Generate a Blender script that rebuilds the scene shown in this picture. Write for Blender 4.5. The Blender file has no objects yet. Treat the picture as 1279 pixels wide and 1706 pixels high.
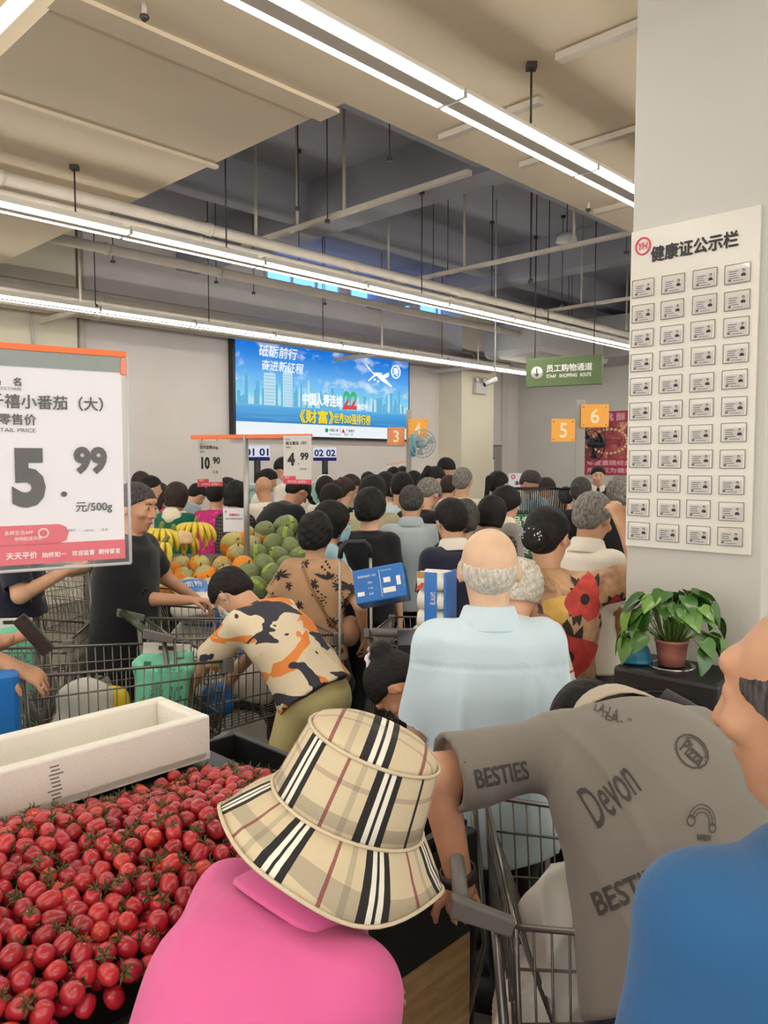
import bpy, bmesh, math, random
import numpy as np
from mathutils import Vector, Matrix, Euler
from mathutils.bvhtree import BVHTree

random.seed(7); np.random.seed(7)
scene = bpy.context.scene
COL = scene.collection
R_ = math.radians

# ---------------------------------------------------------------- camera
FPX, CXP, CYP, PITCH, CAMZ = 1300.0, 639.5, 853.0, R_(3.65), 1.75
cam_d = bpy.data.cameras.new('camera')
cam = bpy.data.objects.new('camera', cam_d); COL.objects.link(cam)
cam.location = (0, 0, CAMZ); cam.rotation_euler = (math.pi / 2 - PITCH, 0, 0)
cam_d.sensor_fit = 'VERTICAL'; cam_d.sensor_height = 24.0; cam_d.lens = FPX / 1706.0 * 24.0
cam_d.clip_start = 0.05; cam_d.clip_end = 100
scene.camera = cam
# ---------------------------------------------------------------- world, exposure
world = bpy.data.worlds.new('world'); scene.world = world; world.use_nodes = True
bg = world.node_tree.nodes['Background']
bg.inputs[0].default_value = (1.0, 0.97, 0.92, 1); bg.inputs[1].default_value = 0.95
scene.view_settings.view_transform = 'Standard'; scene.view_settings.look = 'None'
scene.view_settings.gamma = 1.0; scene.view_settings.use_curve_mapping = False
scene.view_settings.exposure = 1.5
scene.cycles.use_denoising = True
scene.cycles.max_bounces = 6; scene.cycles.diffuse_bounces = 4; scene.cycles.glossy_bounces = 2
scene.cycles.use_adaptive_sampling = True; scene.cycles.adaptive_threshold = .025
scene.cycles.transparent_max_bounces = 12; scene.cycles.transmission_bounces = 4
scene.cycles.caustics_reflective = False; scene.cycles.caustics_refractive = False
LAMP_STRENGTH = 10.0      # the ceiling tubes
SCREEN_STRENGTH = 1.35    # the lit advertising screen

# ---------------------------------------------------------------- store axes
# U runs along the lamp rows and the screen wall, V across them, both seen from the camera's foot
_a = R_(44)
U = Vector((math.sin(_a), math.cos(_a), 0)); V = Vector((-math.cos(_a), math.sin(_a), 0))
YAW = math.atan2(U.y, U.x)            # rotation that turns local +X into U (then local +Y is V)
def uvz(u, v, z): return U * u + V * v + Vector((0, 0, z))
_F = Vector((0, math.cos(PITCH), -math.sin(PITCH))); _UP = Vector((0, math.sin(PITCH), math.cos(PITCH)))
def ray(x, y): return Vector(((x - CXP) / FPX, 0, 0)) + _F - _UP * ((y - CYP) / FPX)
def at(x, y, Y):
    d = ray(x, y); return Vector((0, 0, CAMZ)) + d * (Y / d.y)
def atz(x, y, z):
    d = ray(x, y); return Vector((0, 0, CAMZ)) + d * ((z - CAMZ) / d.z)
def atv(x, y, v):
    d = ray(x, y); return Vector((0, 0, CAMZ)) + d * (v / d.dot(V))

# ---------------------------------------------------------------- materials
def s2l(c):
    return tuple(((x / 255.0) / 12.92 if x / 255.0 <= .04045 else ((x / 255.0 + .055) / 1.055) ** 2.4) for x in c)
def rgba(c): return (*s2l(c), 1.0)
MATS = {}
class NT:
    """small helper for node graphs"""
    def __init__(self, name):
        self.m = bpy.data.materials.new(name); self.m.use_nodes = True
        self.t = self.m.node_tree; self.n = self.t.nodes; self.l = self.t.links
        self.b = self.n['Principled BSDF']; self.out = self.n['Material Output']
    def new(self, kind, **kw):
        x = self.n.new(kind)
        for k, v in kw.items(): setattr(x, k, v)
        return x
    def link(self, a, b): self.l.new(a, b)
    def val(self, sock, v):
        if hasattr(v, 'is_output'): self.link(v, sock)
        else: sock.default_value = v
    def math(self, op, a, b=None, c=None):
        x = self.new('ShaderNodeMath', operation=op)
        self.val(x.inputs[0], a)
        if b is not None: self.val(x.inputs[1], b)
        if c is not None: self.val(x.inputs[2], c)
        return x.outputs[0]
    def mix(self, fac, a, b):
        x = self.new('ShaderNodeMix', data_type='RGBA')
        self.val(x.inputs[0], fac); self.val(x.inputs[6], a); self.val(x.inputs[7], b)
        return x.outputs[2]
    def coords(self, which='Object', scale=(1, 1, 1), rot=(0, 0, 0)):
        c = self.new('ShaderNodeTexCoord'); m = self.new('ShaderNodeMapping')
        m.inputs['Scale'].default_value = scale; m.inputs['Rotation'].default_value = rot
        self.link(c.outputs[which], m.inputs[0]); return m.outputs[0]
    def noise(self, vec, scale, detail=3, rough=.5, dist=0):
        x = self.new('ShaderNodeTexNoise'); self.link(vec, x.inputs['Vector'])
        x.inputs['Scale'].default_value = scale; x.inputs['Detail'].default_value = detail
        x.inputs['Roughness'].default_value = rough; x.inputs['Distortion'].default_value = dist
        return x.outputs['Fac']
    def ramp(self, fac, stops, const=False):
        x = self.new('ShaderNodeValToRGB'); r = x.color_ramp
        if const: r.interpolation = 'CONSTANT'
        while len(r.elements) < len(stops): r.elements.new(.5)
        for e, (p, c) in zip(r.elements, stops): e.position = p; e.color = c if len(c) == 4 else (*c, 1)
        self.link(fac, x.inputs[0]); return x.outputs[0]
    def bump(self, h, strength, dist=.01):
        x = self.new('ShaderNodeBump'); x.inputs['Strength'].default_value = strength; x.inputs['Distance'].default_value = dist
        self.link(h, x.inputs['Height']); self.link(x.outputs[0], self.b.inputs['Normal'])
    def base(self, c): self.val(self.b.inputs['Base Color'], c)
    def rough(self, r): self.b.inputs['Roughness'].default_value = r
    def done(self, key): MATS[key] = self.m; return self.m

def mat(key, c, rough=.55, metal=0, bump=0, bscale=40, var=0, vscale=6, coat=0, alpha=1, spec=.5, sss=0, trans=0):
    """plain colour with slight mottling and fine relief"""
    if key in MATS: return MATS[key]
    t = NT(key); t.rough(rough); t.b.inputs['Metallic'].default_value = metal
    t.b.inputs['Coat Weight'].default_value = coat; t.b.inputs['Specular IOR Level'].default_value = spec
    t.b.inputs['Alpha'].default_value = alpha; t.b.inputs['Transmission Weight'].default_value = trans
    if sss:
        t.b.inputs['Subsurface Weight'].default_value = sss; t.b.inputs['Subsurface Radius'].default_value = (.012, .005, .003); t.b.inputs['Subsurface Scale'].default_value = 1
    col = rgba(c)
    if var or bump: vec = t.coords()
    if var:
        f = t.noise(vec, vscale, 4)
        d = tuple(max(0, x * (1 - var)) for x in col[:3]); b = tuple(min(1, x * (1 + var)) for x in col[:3])
        t.base(t.ramp(f, [(.3, d), (.7, b)]))
    else: t.base(col)
    if bump: t.bump(t.noise(vec, bscale, 4), bump)
    return t.done(key)
def emit(key, c, s):
    if key in MATS: return MATS[key]
    t = NT(key); t.base((0, 0, 0, 1)); t.b.inputs['Emission Color'].default_value = rgba(c); t.b.inputs['Emission Strength'].default_value = s
    t.b.inputs['Specular IOR Level'].default_value = .1
    return t.done(key)

# ---------------------------------------------------------------- object helpers
def tag(o, label=None, cat=None, group=None, kind=None):
    if label: o['label'] = label
    if cat: o['category'] = cat
    if group: o['group'] = group
    if kind: o['kind'] = kind
    return o
def empty(name, loc, rz=0, label=None, cat=None, group=None):
    o = bpy.data.objects.new(name, None); COL.objects.link(o); o.empty_display_size = .1
    o.location = loc; o.rotation_euler = (0, 0, rz)
    return tag(o, label, cat, group)
def link(name, me, m=None, parent=None, loc=None, rot=None):
    o = bpy.data.objects.new(name, me); COL.objects.link(o)
    if m and not me.materials:
        for x in (m if isinstance(m, (list, tuple)) else [m]): me.materials.append(x)
    if parent: o.parent = parent
    if loc is not None: o.location = loc
    if rot is not None: o.rotation_euler = rot
    return o
def copy_tree(o, parent=None, label=None, group=None):
    c = o.copy(); COL.objects.link(c); c.parent = parent
    if label: c['label'] = label
    if group: c['group'] = group
    for ch in o.children: copy_tree(ch, c)
    return c
def from_np(name, v, f):
    me = bpy.data.meshes.new(name)
    v = np.asarray(v, np.float32); f = np.asarray(f, np.int32)
    me.vertices.add(len(v)); me.vertices.foreach_set('co', v.ravel())
    k = f.shape[1]
    me.loops.add(f.size); me.loops.foreach_set('vertex_index', f.ravel())
    me.polygons.add(len(f)); me.polygons.foreach_set('loop_start', np.arange(0, f.size, k, dtype=np.int32))
    me.polygons.foreach_set('use_smooth', np.ones(len(f), bool))
    me.update(calc_edges=True); me.validate()
    return me
def frame(d):
    d = Vector(d).normalized(); a = Vector((0, 0, 1)) if abs(d.z) < .9 else Vector((1, 0, 0))
    x = d.cross(a).normalized(); return x, x.cross(d).normalized(), d
class MB:
    """collects shapes for one part"""
    def __init__(self): self.v = []; self.f = []; self.mi = []; self.k = 0; self.smooth = []
    def add(self, vs, fs, sm=False):
        b = len(self.v); self.v += [tuple(x) for x in vs]
        for q in fs: self.f.append(tuple(b + i for i in q)); self.mi.append(self.k); self.smooth.append(sm)
        return self
    def box(self, c, s, rz=0, M=None):
        c = Vector(c); h = Vector(s) / 2; m = M or Matrix.Rotation(rz, 3, 'Z')
        vs = [c + m @ Vector((h.x * i, h.y * j, h.z * k)) for k in (-1, 1) for j in (-1, 1) for i in (-1, 1)]
        return self.add(vs, [(0, 2, 3, 1), (4, 5, 7, 6), (0, 1, 5, 4), (2, 6, 7, 3), (0, 4, 6, 2), (1, 3, 7, 5)])
    def hexa(self, vs):  # 8 corners: bottom 4 ccw, top 4 ccw
        return self.add(vs, [(3, 2, 1, 0), (4, 5, 6, 7), (0, 1, 5, 4), (1, 2, 6, 5), (2, 3, 7, 6), (3, 0, 4, 7)])
    def tube(self, p, r, n=8, caps=True, closed=False):
        p = [Vector(x) for x in p]; rs = r if isinstance(r, (list, tuple)) else [r] * len(p)
        vs = []; N = len(p); prev = None
        for i, q in enumerate(p):
            if closed: d = (p[(i + 1) % N] - p[i - 1])
            else: d = (p[min(i + 1, N - 1)] - p[max(i - 1, 0)])
            if d.length < 1e-9: d = Vector((0, 0, 1))
            d.normalize()
            if prev is None: x, y, _ = frame(d)
            else:
                x = (prev - d * prev.dot(d)); x = x.normalized() if x.length > 1e-6 else frame(d)[0]; y = d.cross(x) * -1
                y = x.cross(d)
            prev = x
            for k in range(n):
                a = 2 * math.pi * k / n; vs.append(q + (x * math.cos(a) + y * math.sin(a)) * rs[i])
        fs = []
        M_ = N if closed else N - 1
        for i in range(M_):
            j = (i + 1) % N
            for k in range(n):
                fs.append((i * n + k, j * n + k, j * n + (k + 1) % n, i * n + (k + 1) % n))
        if caps and not closed:
            fs.append(tuple(range(n))); fs.append(tuple((N - 1) * n + k for k in reversed(range(n))))
        return self.add(vs, fs, True)
    def lathe(self, prof, n=20, c=(0, 0, 0), M=None):
        c = Vector(c); M = M or Matrix.Identity(3); vs = []; fs = []
        for (r, z) in prof:
            for k in range(n):
                a = 2 * math.pi * k / n; vs.append(c + M @ Vector((r * math.cos(a), r * math.sin(a), z)))
        for i in range(len(prof) - 1):
            for k in range(n):
                fs.append((i * n + k, i * n + (k + 1) % n, (i + 1) * n + (k + 1) % n, (i + 1) * n + k))
        if prof[0][0] > 1e-5: fs.append(tuple(reversed(range(n))))
        if prof[-1][0] > 1e-5: fs.append(tuple((len(prof) - 1) * n + k for k in range(n)))
        return self.add(vs, fs, True)
    def ball(self, c, r, n=12, m=8, M=None):
        r = Vector(r) if hasattr(r, '__len__') else Vector((r, r, r)); c = Vector(c); M = M or Matrix.Identity(3)
        vs = []; fs = []
        for i in range(m + 1):
            t = math.pi * i / m
            for k in range(n):
                a = 2 * math.pi * k / n
                vs.append(c + M @ Vector((r.x * math.sin(t) * math.cos(a), r.y * math.sin(t) * math.sin(a), -r.z * math.cos(t))))
        for i in range(m):
            for k in range(n): fs.append((i * n + k, i * n + (k + 1) % n, (i + 1) * n + (k + 1) % n, (i + 1) * n + k))
        return self.add(vs, fs, True)
    def prism(self, pts, z0, z1, M=None, c=(0, 0, 0)):
        """outline in local x,y pushed from z0 to z1"""
        M = M or Matrix.Identity(3); c = Vector(c); n = len(pts)
        vs = [c + M @ Vector((x, y, z0)) for x, y in pts] + [c + M @ Vector((x, y, z1)) for x, y in pts]
        return self.add(vs, [tuple(reversed(range(n))), tuple(range(n, 2 * n))] + [(i, (i + 1) % n, n + (i + 1) % n, n + i) for i in range(n)])
    def poly(self, pts): return self.add(pts, [tuple(range(len(pts)))])
    def build(self, name, m, parent=None, loc=None, rot=None, bevel=0, merge=True):
        me = bpy.data.meshes.new(name); me.from_pydata(self.v, [], self.f)
        ms = m if isinstance(m, (list, tuple)) else [m]
        for x in ms: me.materials.append(x)
        me.polygons.foreach_set('material_index', self.mi); me.polygons.foreach_set('use_smooth', self.smooth)
        if merge or bevel:
            b = bmesh.new(); b.from_mesh(me)
            bmesh.ops.remove_doubles(b, verts=b.verts, dist=1e-5)
            bmesh.ops.recalc_face_normals(b, faces=b.faces)
            b.to_mesh(me); b.free()
        me.update()
        o = link(name, me, None, parent, loc, rot)
        if bevel:
            bv = o.modifiers.new('bevel', 'BEVEL'); bv.width = bevel; bv.segments = 2; bv.limit_method = 'ANGLE'; bv.angle_limit = R_(40)
        return o
# ---- lettering as flat print
_TXT = {}
def text_mesh(s, bold=0.0, spacing=1.0, shear=0):
    key = (s, bold, spacing, shear)
    if key in _TXT: return _TXT[key]
    cu = bpy.data.curves.new('lettering', 'FONT'); cu.body = s; cu.size = 1; cu.offset = bold; cu.space_character = spacing; cu.shear = shear
    cu.resolution_u = 3
    o = bpy.data.objects.new('lettering', cu); COL.objects.link(o)
    bpy.context.view_layer.update()
    me = bpy.data.meshes.new_from_object(o.evaluated_get(bpy.context.evaluated_depsgraph_get()))
    bpy.data.objects.remove(o); bpy.data.curves.remove(cu)
    vs = [tuple(v.co[:2]) for v in me.vertices]; fs = [tuple(p.vertices) for p in me.polygons]
    bpy.data.meshes.remove(me)
    x0 = min((v[0] for v in vs), default=0); x1 = max((v[0] for v in vs), default=1); y0 = min((v[1] for v in vs), default=0); y1 = max((v[1] for v in vs), default=1)
    _TXT[key] = (vs, fs, (x0, y0, x1, y1)); return _TXT[key]
def put_text(mb, s, x, y, w=None, h=None, bold=0.0, M=None, o=(0, 0, 0), z=0.001, align='l', spacing=1.0, shear=0, n=None):
    """adds lettering to mb: box of width w and/or height h with its lower-left corner at x, y of the plane (M, o)"""
    thick = 0
    if any(ord(c) > 255 for c in s): thick, bold = max(0, bold - .004), min(bold, .004)
    vs, fs, (x0, y0, x1, y1) = text_mesh(s, bold, spacing, shear)
    if not fs: return
    sx = sy = None
    if h: sy = h / (y1 - y0)
    if w: sx = w / (x1 - x0)
    sx = sx or sy; sy = sy or sx
    if align == 'c': x -= (x1 - x0) * sx / 2
    M = M or Matrix.Identity(3); o = Vector(o)
    for i, (dx, dy) in enumerate(((0, 0), (1, .4), (-1, -.4), (.4, -1), (-.4, 1)) if thick else ((0, 0),)):
        mb.add([o + M @ Vector((x + (a - x0 + dx * thick) * sx, y + (b - y0 + dy * thick) * sy, z + i * .00004)) for a, b in vs], fs)
# ================================================================ the place: floor, walls, ceiling
def wallmat(key, c, bump=.08):
    t = NT(key); vec = t.coords(); f = t.noise(vec, 1.3, 5); col = rgba(c)
    t.base(t.ramp(f, [(.25, tuple(x * .93 for x in col[:3])), (.75, tuple(min(1, x * 1.04) for x in col[:3]))]))
    t.rough(.8); t.bump(t.noise(vec, 60, 4), bump, .004); return t.done(key)
M_WALL = wallmat('wall_paint', (214, 206, 200)); M_CREAM = wallmat('cream_paint', (216, 208, 186))
M_GREYW = wallmat('grey_panel_paint', (204, 201, 195)); M_PILLAR = wallmat('pillar_paint', (194, 192, 186))
M_CEIL = wallmat('ceiling_paint', (222, 206, 180), .2); M_UPPER = wallmat('concrete_ceiling_paint', (166, 168, 178), .3)  # high ceiling colour has the screen's blue glow mixed in
t = NT('floor_tile_stone'); vec = t.coords(); br = t.new('ShaderNodeTexBrick'); t.link(vec, br.inputs['Vector'])
br.inputs['Scale'].default_value = 1.0; br.offset = 0; br.inputs['Brick Width'].default_value = .6; br.inputs['Row Height'].default_value = .6; br.inputs['Mortar Size'].default_value = .004
br.inputs['Color1'].default_value = rgba((112, 106, 98)); br.inputs['Color2'].default_value = rgba((104, 99, 92)); br.inputs['Mortar'].default_value = rgba((60, 57, 54))
t.base(br.outputs[0]); t.rough(.35); M_FLOOR = t.done('floor')
def sbox(name, u0, u1, v0, v1, z0, z1, m, kind='structure', bevel=0, parent=None, label=None, cat=None):
    c = uvz((u0 + u1) / 2, (v0 + v1) / 2, (z0 + z1) / 2)
    mb = MB(); mb.box((0, 0, 0), (u1 - u0, v1 - v0, z1 - z0))
    o = mb.build(name, m, parent, c, (0, 0, YAW), bevel)
    if kind: o['kind'] = kind
    return tag(o, label, cat)
WV, FU, UPZ, LOWZ = 9.69, 14.2, 4.9, 3.72
sbox('floor', -7, 15, -9, 11, -.1, 0, M_FLOOR)
sbox('wall_screen', -7, FU + .2, WV, WV + .2, 0, UPZ, M_WALL)
sbox('wall_far', FU, FU + .2, -9, WV, 0, UPZ, M_GREYW)
# piers standing out of the screen wall
sbox('wall_pier', 1.2, 4.42, WV - .12, WV, 0, UPZ, M_CREAM)
sbox('wall_column', 11.55, 12.55, WV - .55, WV, 0, UPZ, M_CREAM)
sbox('trim_1', 13.55, 13.75, WV - .06, WV, 0, 3.6, M_GREYW)
# near ceiling slab, high ceiling and the soffit of the opening
sbox('ceiling', -7, 15, -9, 3.23, LOWZ, LOWZ + .1, M_CEIL)
sbox('ceiling.001', 1.53, 3.03, 3.23, WV, LOWZ, LOWZ + .1, M_CEIL)
sbox('ceiling.002', -7, 1.53, 3.23, WV, LOWZ + .22, LOWZ + .32, M_CEIL)
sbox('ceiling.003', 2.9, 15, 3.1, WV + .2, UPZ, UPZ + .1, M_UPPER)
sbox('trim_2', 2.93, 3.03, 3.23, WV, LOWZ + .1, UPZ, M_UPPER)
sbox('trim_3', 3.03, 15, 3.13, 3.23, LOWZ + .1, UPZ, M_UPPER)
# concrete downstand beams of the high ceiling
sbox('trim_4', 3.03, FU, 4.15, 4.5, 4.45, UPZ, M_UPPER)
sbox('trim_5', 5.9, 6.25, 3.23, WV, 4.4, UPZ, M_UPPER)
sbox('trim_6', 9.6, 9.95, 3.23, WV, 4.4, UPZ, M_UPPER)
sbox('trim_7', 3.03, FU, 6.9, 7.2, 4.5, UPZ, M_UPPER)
sbox('trim_8', 12.9, FU, 3.23, 9.0, 3.62, 4.35, M_PILLAR)
sbox('trim_9', 10.9, 13.2, 7.0, 8.2, 3.5, 4.1, M_PILLAR, bevel=.12)
# the near pillar: its broad face looks back at the camera
PC = Vector((.935, 3.0, 0)); PW, PT = .50, .52
mb = MB(); mb.box((PT / 2, -PW / 2, UPZ / 2 - .1), (PT, PW, UPZ - .2))
pil = mb.build('pillar', M_PILLAR, None, PC, (0, 0, YAW), .008); pil['kind'] = 'structure'
# added glowing panels shaped as high windows, to light the recess blue
M_ADDGLOW = emit('window_daylight', (84, 130, 224), 1.5); M_WFR = mat('window_frame_white', (206, 208, 212), .5)
for k in range(3):
    wn_ = empty('window_%d' % (k + 1), uvz(7.4 + k * 1.75, WV - .01, 4.42), YAW); wn_['kind'] = 'structure'
    for j in range(3): MB().box((.27 + j * .5, .0, .21), (.46, .02, .38)).build('pane', M_ADDGLOW, wn_)
    fr_ = MB()
    for j in range(4): fr_.box((.02 + j * .5, -.02, .21), (.04, .05, .44))
    fr_.box((.77, -.02, .02), (1.54, .05, .04)).box((.77, -.02, .42), (1.54, .05, .04)).build('window_frame', M_WFR, wn_)
# ---- lamps
M_HOUS = mat('lamp_housing_white', (226, 222, 212), .5)
M_TUBE = emit('lamp_tube_light', (255, 250, 240), LAMP_STRENGTH)
def make_lamp():
    r = empty('ceiling_light', (0, 0, 0))
    L = 1.135
    MB().box((0, 0, -.002), (L + .01, .078, .04)).box((0, 0, .012), (L + .01, .152, .02)).box((0, 0, .045), (L * .96, .06, .03)).build('housing', M_HOUS, r, bevel=.003)
    for s in (-1, 1):
        t_ = MB(); t_.box((0, s * .0575, -.010), (L, .036, .026)); t_.build('tube', M_TUBE, r, bevel=.006)
        for e in (-1, 1): MB().box((e * (L / 2 + .002), s * .058, .002), (.008, .038, .042)).build('end_cap', M_HOUS, r)
    return r
LAMP0 = make_lamp(); first = True
for v, lab, grp in ((2.25, 'twin-tube ceiling light in the nearest row, running toward the white pillar', 'nearest lamp row'),
                    (5.18, 'twin-tube ceiling light in the middle row crossing the picture', 'middle lamp row'),
                    (8.0, 'twin-tube ceiling light in the far row above the screen', 'far lamp row'),
                    (-.7, 'twin-tube ceiling light in the row overhead behind the camera', 'overhead lamp row'),
                    (-3.6, 'twin-tube ceiling light in the row well behind the camera', 'rear lamp row')):
    for k in range(-5, 10):
        if v < 0 and k > 6: continue
        u = 2.76 + 1.16 * k - .58
        o = LAMP0 if first else copy_tree(LAMP0)
        first = False
        o.location = uvz(u, v, 3.35); o.rotation_euler = (0, 0, YAW); tag(o, lab, 'ceiling light', grp)
# ---- rods, conduits, ducts
M_PIPE = mat('painted_pipe', (196, 186, 172), .6, var=.06); M_ROD = mat('dark_rod', (70, 66, 64), .5, .4); M_DUCT = mat('duct_paint', (188, 178, 164), .65, bump=.15, bscale=20, var=.05)
def rod(u, v, z0, z1, r, m, name, label, cat, grp):
    mb = MB(); mb.tube([(0, 0, 0), (0, 0, z1 - z0)], r, 6); mb.box((0, 0, z1 - z0 - .015), (.05, .05, .03)); mb.box((0, 0, .012), (.04, .04, .024))
    return tag(mb.build(name, m, None, uvz(u, v, z0)), label, cat, grp)
def topz(u, v): return LOWZ if (v < 3.23 or u < 3.03) else UPZ
for v, us, w in ((2.25, (.4, 3.38, 5.1), 'nearest'), (5.18, (1.0, 2.4, 3.6, 5.9, 8.2, 10.5), 'middle'), (8.0, (1.6, 3.9, 5.3, 7.1, 9.6), 'far')):
    for u in us: rod(u, v, 3.39, (4.4 if 5.9 <= u <= 6.25 else topz(u, v)), .006, M_ROD, 'hanger_rod', 'thin dark rod holding the %s lamp row to the ceiling' % w, 'rod', w + ' row rods')
# thin rods of the services in the high ceiling
rng = random.Random(3)
for i in range(22):
    u = rng.uniform(3.4, 10.5); v = rng.choice((3.6, 4.9, 5.45, 6.2, 7.6)) + rng.uniform(-.1, .1)
    if any(a - .1 < u < b + .1 for a, b in ((5.9, 6.25), (9.6, 9.95))): u += .5
    rod(u, v, 3.75, UPZ, .005, M_ROD, 'service_rod', 'thin dark rod hanging in the open high ceiling', 'rod', 'service rods')
def run(name, u0, u1, v, z, r, m, label, cat, grp=None, clamps=0, n=14):
    root = empty(name, uvz(u0, v, z), YAW, label, cat, grp)
    MB().tube([(0, 0, 0), (u1 - u0, 0, 0)], r, n).build('pipe_body', m, root)
    k = int(clamps)
    for i in range(k):
        x = (i + .5) * (u1 - u0) / k
        MB().tube([(x - .02, 0, 0), (x + .02, 0, 0)], r + .008, n).build('clamp', m, root)
    return root
run('pipe', -2, 12.5, 5.47, 3.62, .045, M_PIPE, 'upper of two white pipes side by side in the high ceiling', 'pipe', clamps=9)
run('pipe', -2, 12.5, 5.62, 3.56, .04, M_PIPE, 'lower of two white pipes side by side in the high ceiling', 'pipe', clamps=9)
run('ventilation_duct', -2, 12.3, 9.05, 3.62, .17, M_DUCT, 'thick round duct running above the screen wall', 'duct', clamps=10, n=22)
run('pipe', -2, 12.3, 8.7, 3.45, .035, M_PIPE, 'slim white pipe just under the round duct', 'pipe', clamps=8)
run('pipe', -2, 12.3, 8.62, 3.56, .028, M_PIPE, 'slimmest pipe beside the round duct', 'pipe', clamps=8)
run('pipe', 3.1, 12.3, 7.45, 3.86, .05, M_PIPE, 'white pipe high between the middle and far lamp rows', 'pipe', clamps=7)
# trapeze channels along V
def cross(name, u, v0, v1, z, label, drops=(), m=None, w=.05, h=.035, grp=None):
    root = empty(name, uvz(u, v0, z), YAW, label, 'channel', grp)
    MB().box((0, (v1 - v0) / 2, 0), (w, v1 - v0, h)).build('rail', m or M_PIPE, root)
    for d in drops: MB().tube([(0, d - v0, 0), (0, d - v0, topz(u, d) - z)], .014, 6).build('drop_rod', m or M_PIPE, root)
    return root
cross('ceiling_conduit', 3.38, 0, 2.1, LOWZ - .03, 'pale conduit fixed under the near ceiling by the nearest lamps', (.4, 1.1))
cross('ceiling_conduit', 3.7, 2.4, 3.1, LOWZ - .03, 'short pale conduit under the slab edge left of the nearest lamps', (2.6,))
cross('ceiling_conduit', 4.4, -.4, 3.0, LOWZ - .03, 'second pale conduit under the near ceiling, beyond the first', (.2, 1.4))
cross('ceiling_conduit', 5.55, 2.2, 3.1, LOWZ - .05, 'small white pipe bend at the far edge of the near slab', (2.9,))
cross('cable_channel', 4.5, 3.5, 6.2, 3.8, 'long pale channel hung across the high ceiling, nearest one', (4.8, 5.4, 6.0))
cross('cable_channel', 6.6, 3.3, 6.6, 3.78, 'long pale channel hung across the high ceiling, second one', (3.9, 5.2, 6.3))
cross('cable_channel', 9.0, 3.4, 6.4, 3.74, 'long pale channel hung across the high ceiling, third one', (3.9, 5.2))
cross('cable_channel', 11.4, 3.4, 6.4, 3.7, 'long pale channel hung across the high ceiling, farthest one', (4.2, 5.8))
cross('duct_bracket', 3.9, 8.2, 9.4, 3.4, 'pale bracket under the round duct near the left pier', (8.35,), w=.06, h=.06)
cross('duct_bracket', 8.6, 8.2, 9.4, 3.4, 'pale bracket under the round duct over the screen', (8.35,), w=.06, h=.06)
cross('duct_bracket', 11.0, 8.2, 9.4, 3.4, 'pale bracket under the round duct by the cream column', (8.35,), w=.06, h=.06)
# flat straps along U under the near slab
for v, w, lab in ((3.38, .16, 'broad flat metal strip along the near slab'), (4.5, .04, 'narrow pale seam strip under the left slab')):
    c = uvz(1.5, v, LOWZ - .012); mb = MB(); mb.box((.78, 0, 0), (1.56, w, .022))
    o = mb.build('ceiling_strip', M_CEIL, None, c, (0, 0, YAW)); tag(o, lab, 'ceiling strip')
# sprinklers
for (x, y, lab) in ((240, 14, 'sprinkler head under the near slab at the top left'), (980, 345, 'sprinkler head under the slab left of the pillar')):
    p = atz(x, y - 8, LOWZ); r = empty('sprinkler', (p.x, p.y, LOWZ), 0, lab, 'sprinkler')
    MB().tube([(0, 0, 0), (0, 0, -.05)], .012, 8).build('stem', M_PIPE, r)
    MB().lathe([(.02, -.05), (.022, -.06), (.006, -.075)], 10).build('deflector', M_ROD, r)
# small loudspeaker dome
p = at(944, 398, 8.2); r = empty('ceiling_loudspeaker', (p.x, p.y, p.z), 0, 'small white hanging loudspeaker dome left of the pillar', 'loudspeaker')
MB().lathe([(.0, .06), (.05, .055), (.1, .02), (.11, -.03), (.0, -.05)], 16).build('dome', M_PILLAR, r)
MB().tube([(0, 0, .05), (0, 0, UPZ - p.z)], .006, 6).build('stem', M_ROD, r)
# ---- door in the screen wall beyond the column
p0 = atv(797, 760, WV); p1 = atv(832, 760, WV)
dr = empty('door_1', uvz(13.0, WV - .01, 0), YAW); dr['kind'] = 'structure'
M_DOOR = mat('door_grey', (150, 146, 138), .5, var=.03)
MB().box((0, -.03, 1.05), (1.0, .05, 2.1)).build('leaf', M_DOOR, dr, bevel=.006)
MB().box((.53, -.04, 1.08), (.06, .1, 2.16)).box((-.53, -.04, 1.08), (.06, .1, 2.16)).box((0, -.04, 2.14), (1.12, .1, .07)).build('door_frame', M_GREYW, dr)
MB().tube([(.38, -.06, 1.0), (.38, -.11, 1.0), (.27, -.11, 1.0)], .01, 8).build('handle', M_ROD, dr)
# ---- conduit box at the left pier
r = empty('junction_box', uvz(3.87, WV - .13, 3.1), YAW, 'small white junction box with cable on the cream pier', 'junction box')
MB().box((0, -.03, 0), (.1, .06, .1)).build('box', M_PILLAR, r, bevel=.01)
MB().tube([(0, -.02, .05), (-.01, -.02, .25), (-.05, -.02, .5)], .012, 8).tube([(0, -.02, -.05), (.02, -.02, -.3), (.03, -.02, -.8)], .012, 8).build('cable', M_PILLAR, r)
run2 = MB(); run2.tube([(0, 0, 0), (0, 0, UPZ)], .045, 12); tag(run2.build('drain_pipe', M_PIPE, None, uvz(4.5, WV - .06, 0)), 'white vertical pipe along the edge of the cream pier', 'pipe')
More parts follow.
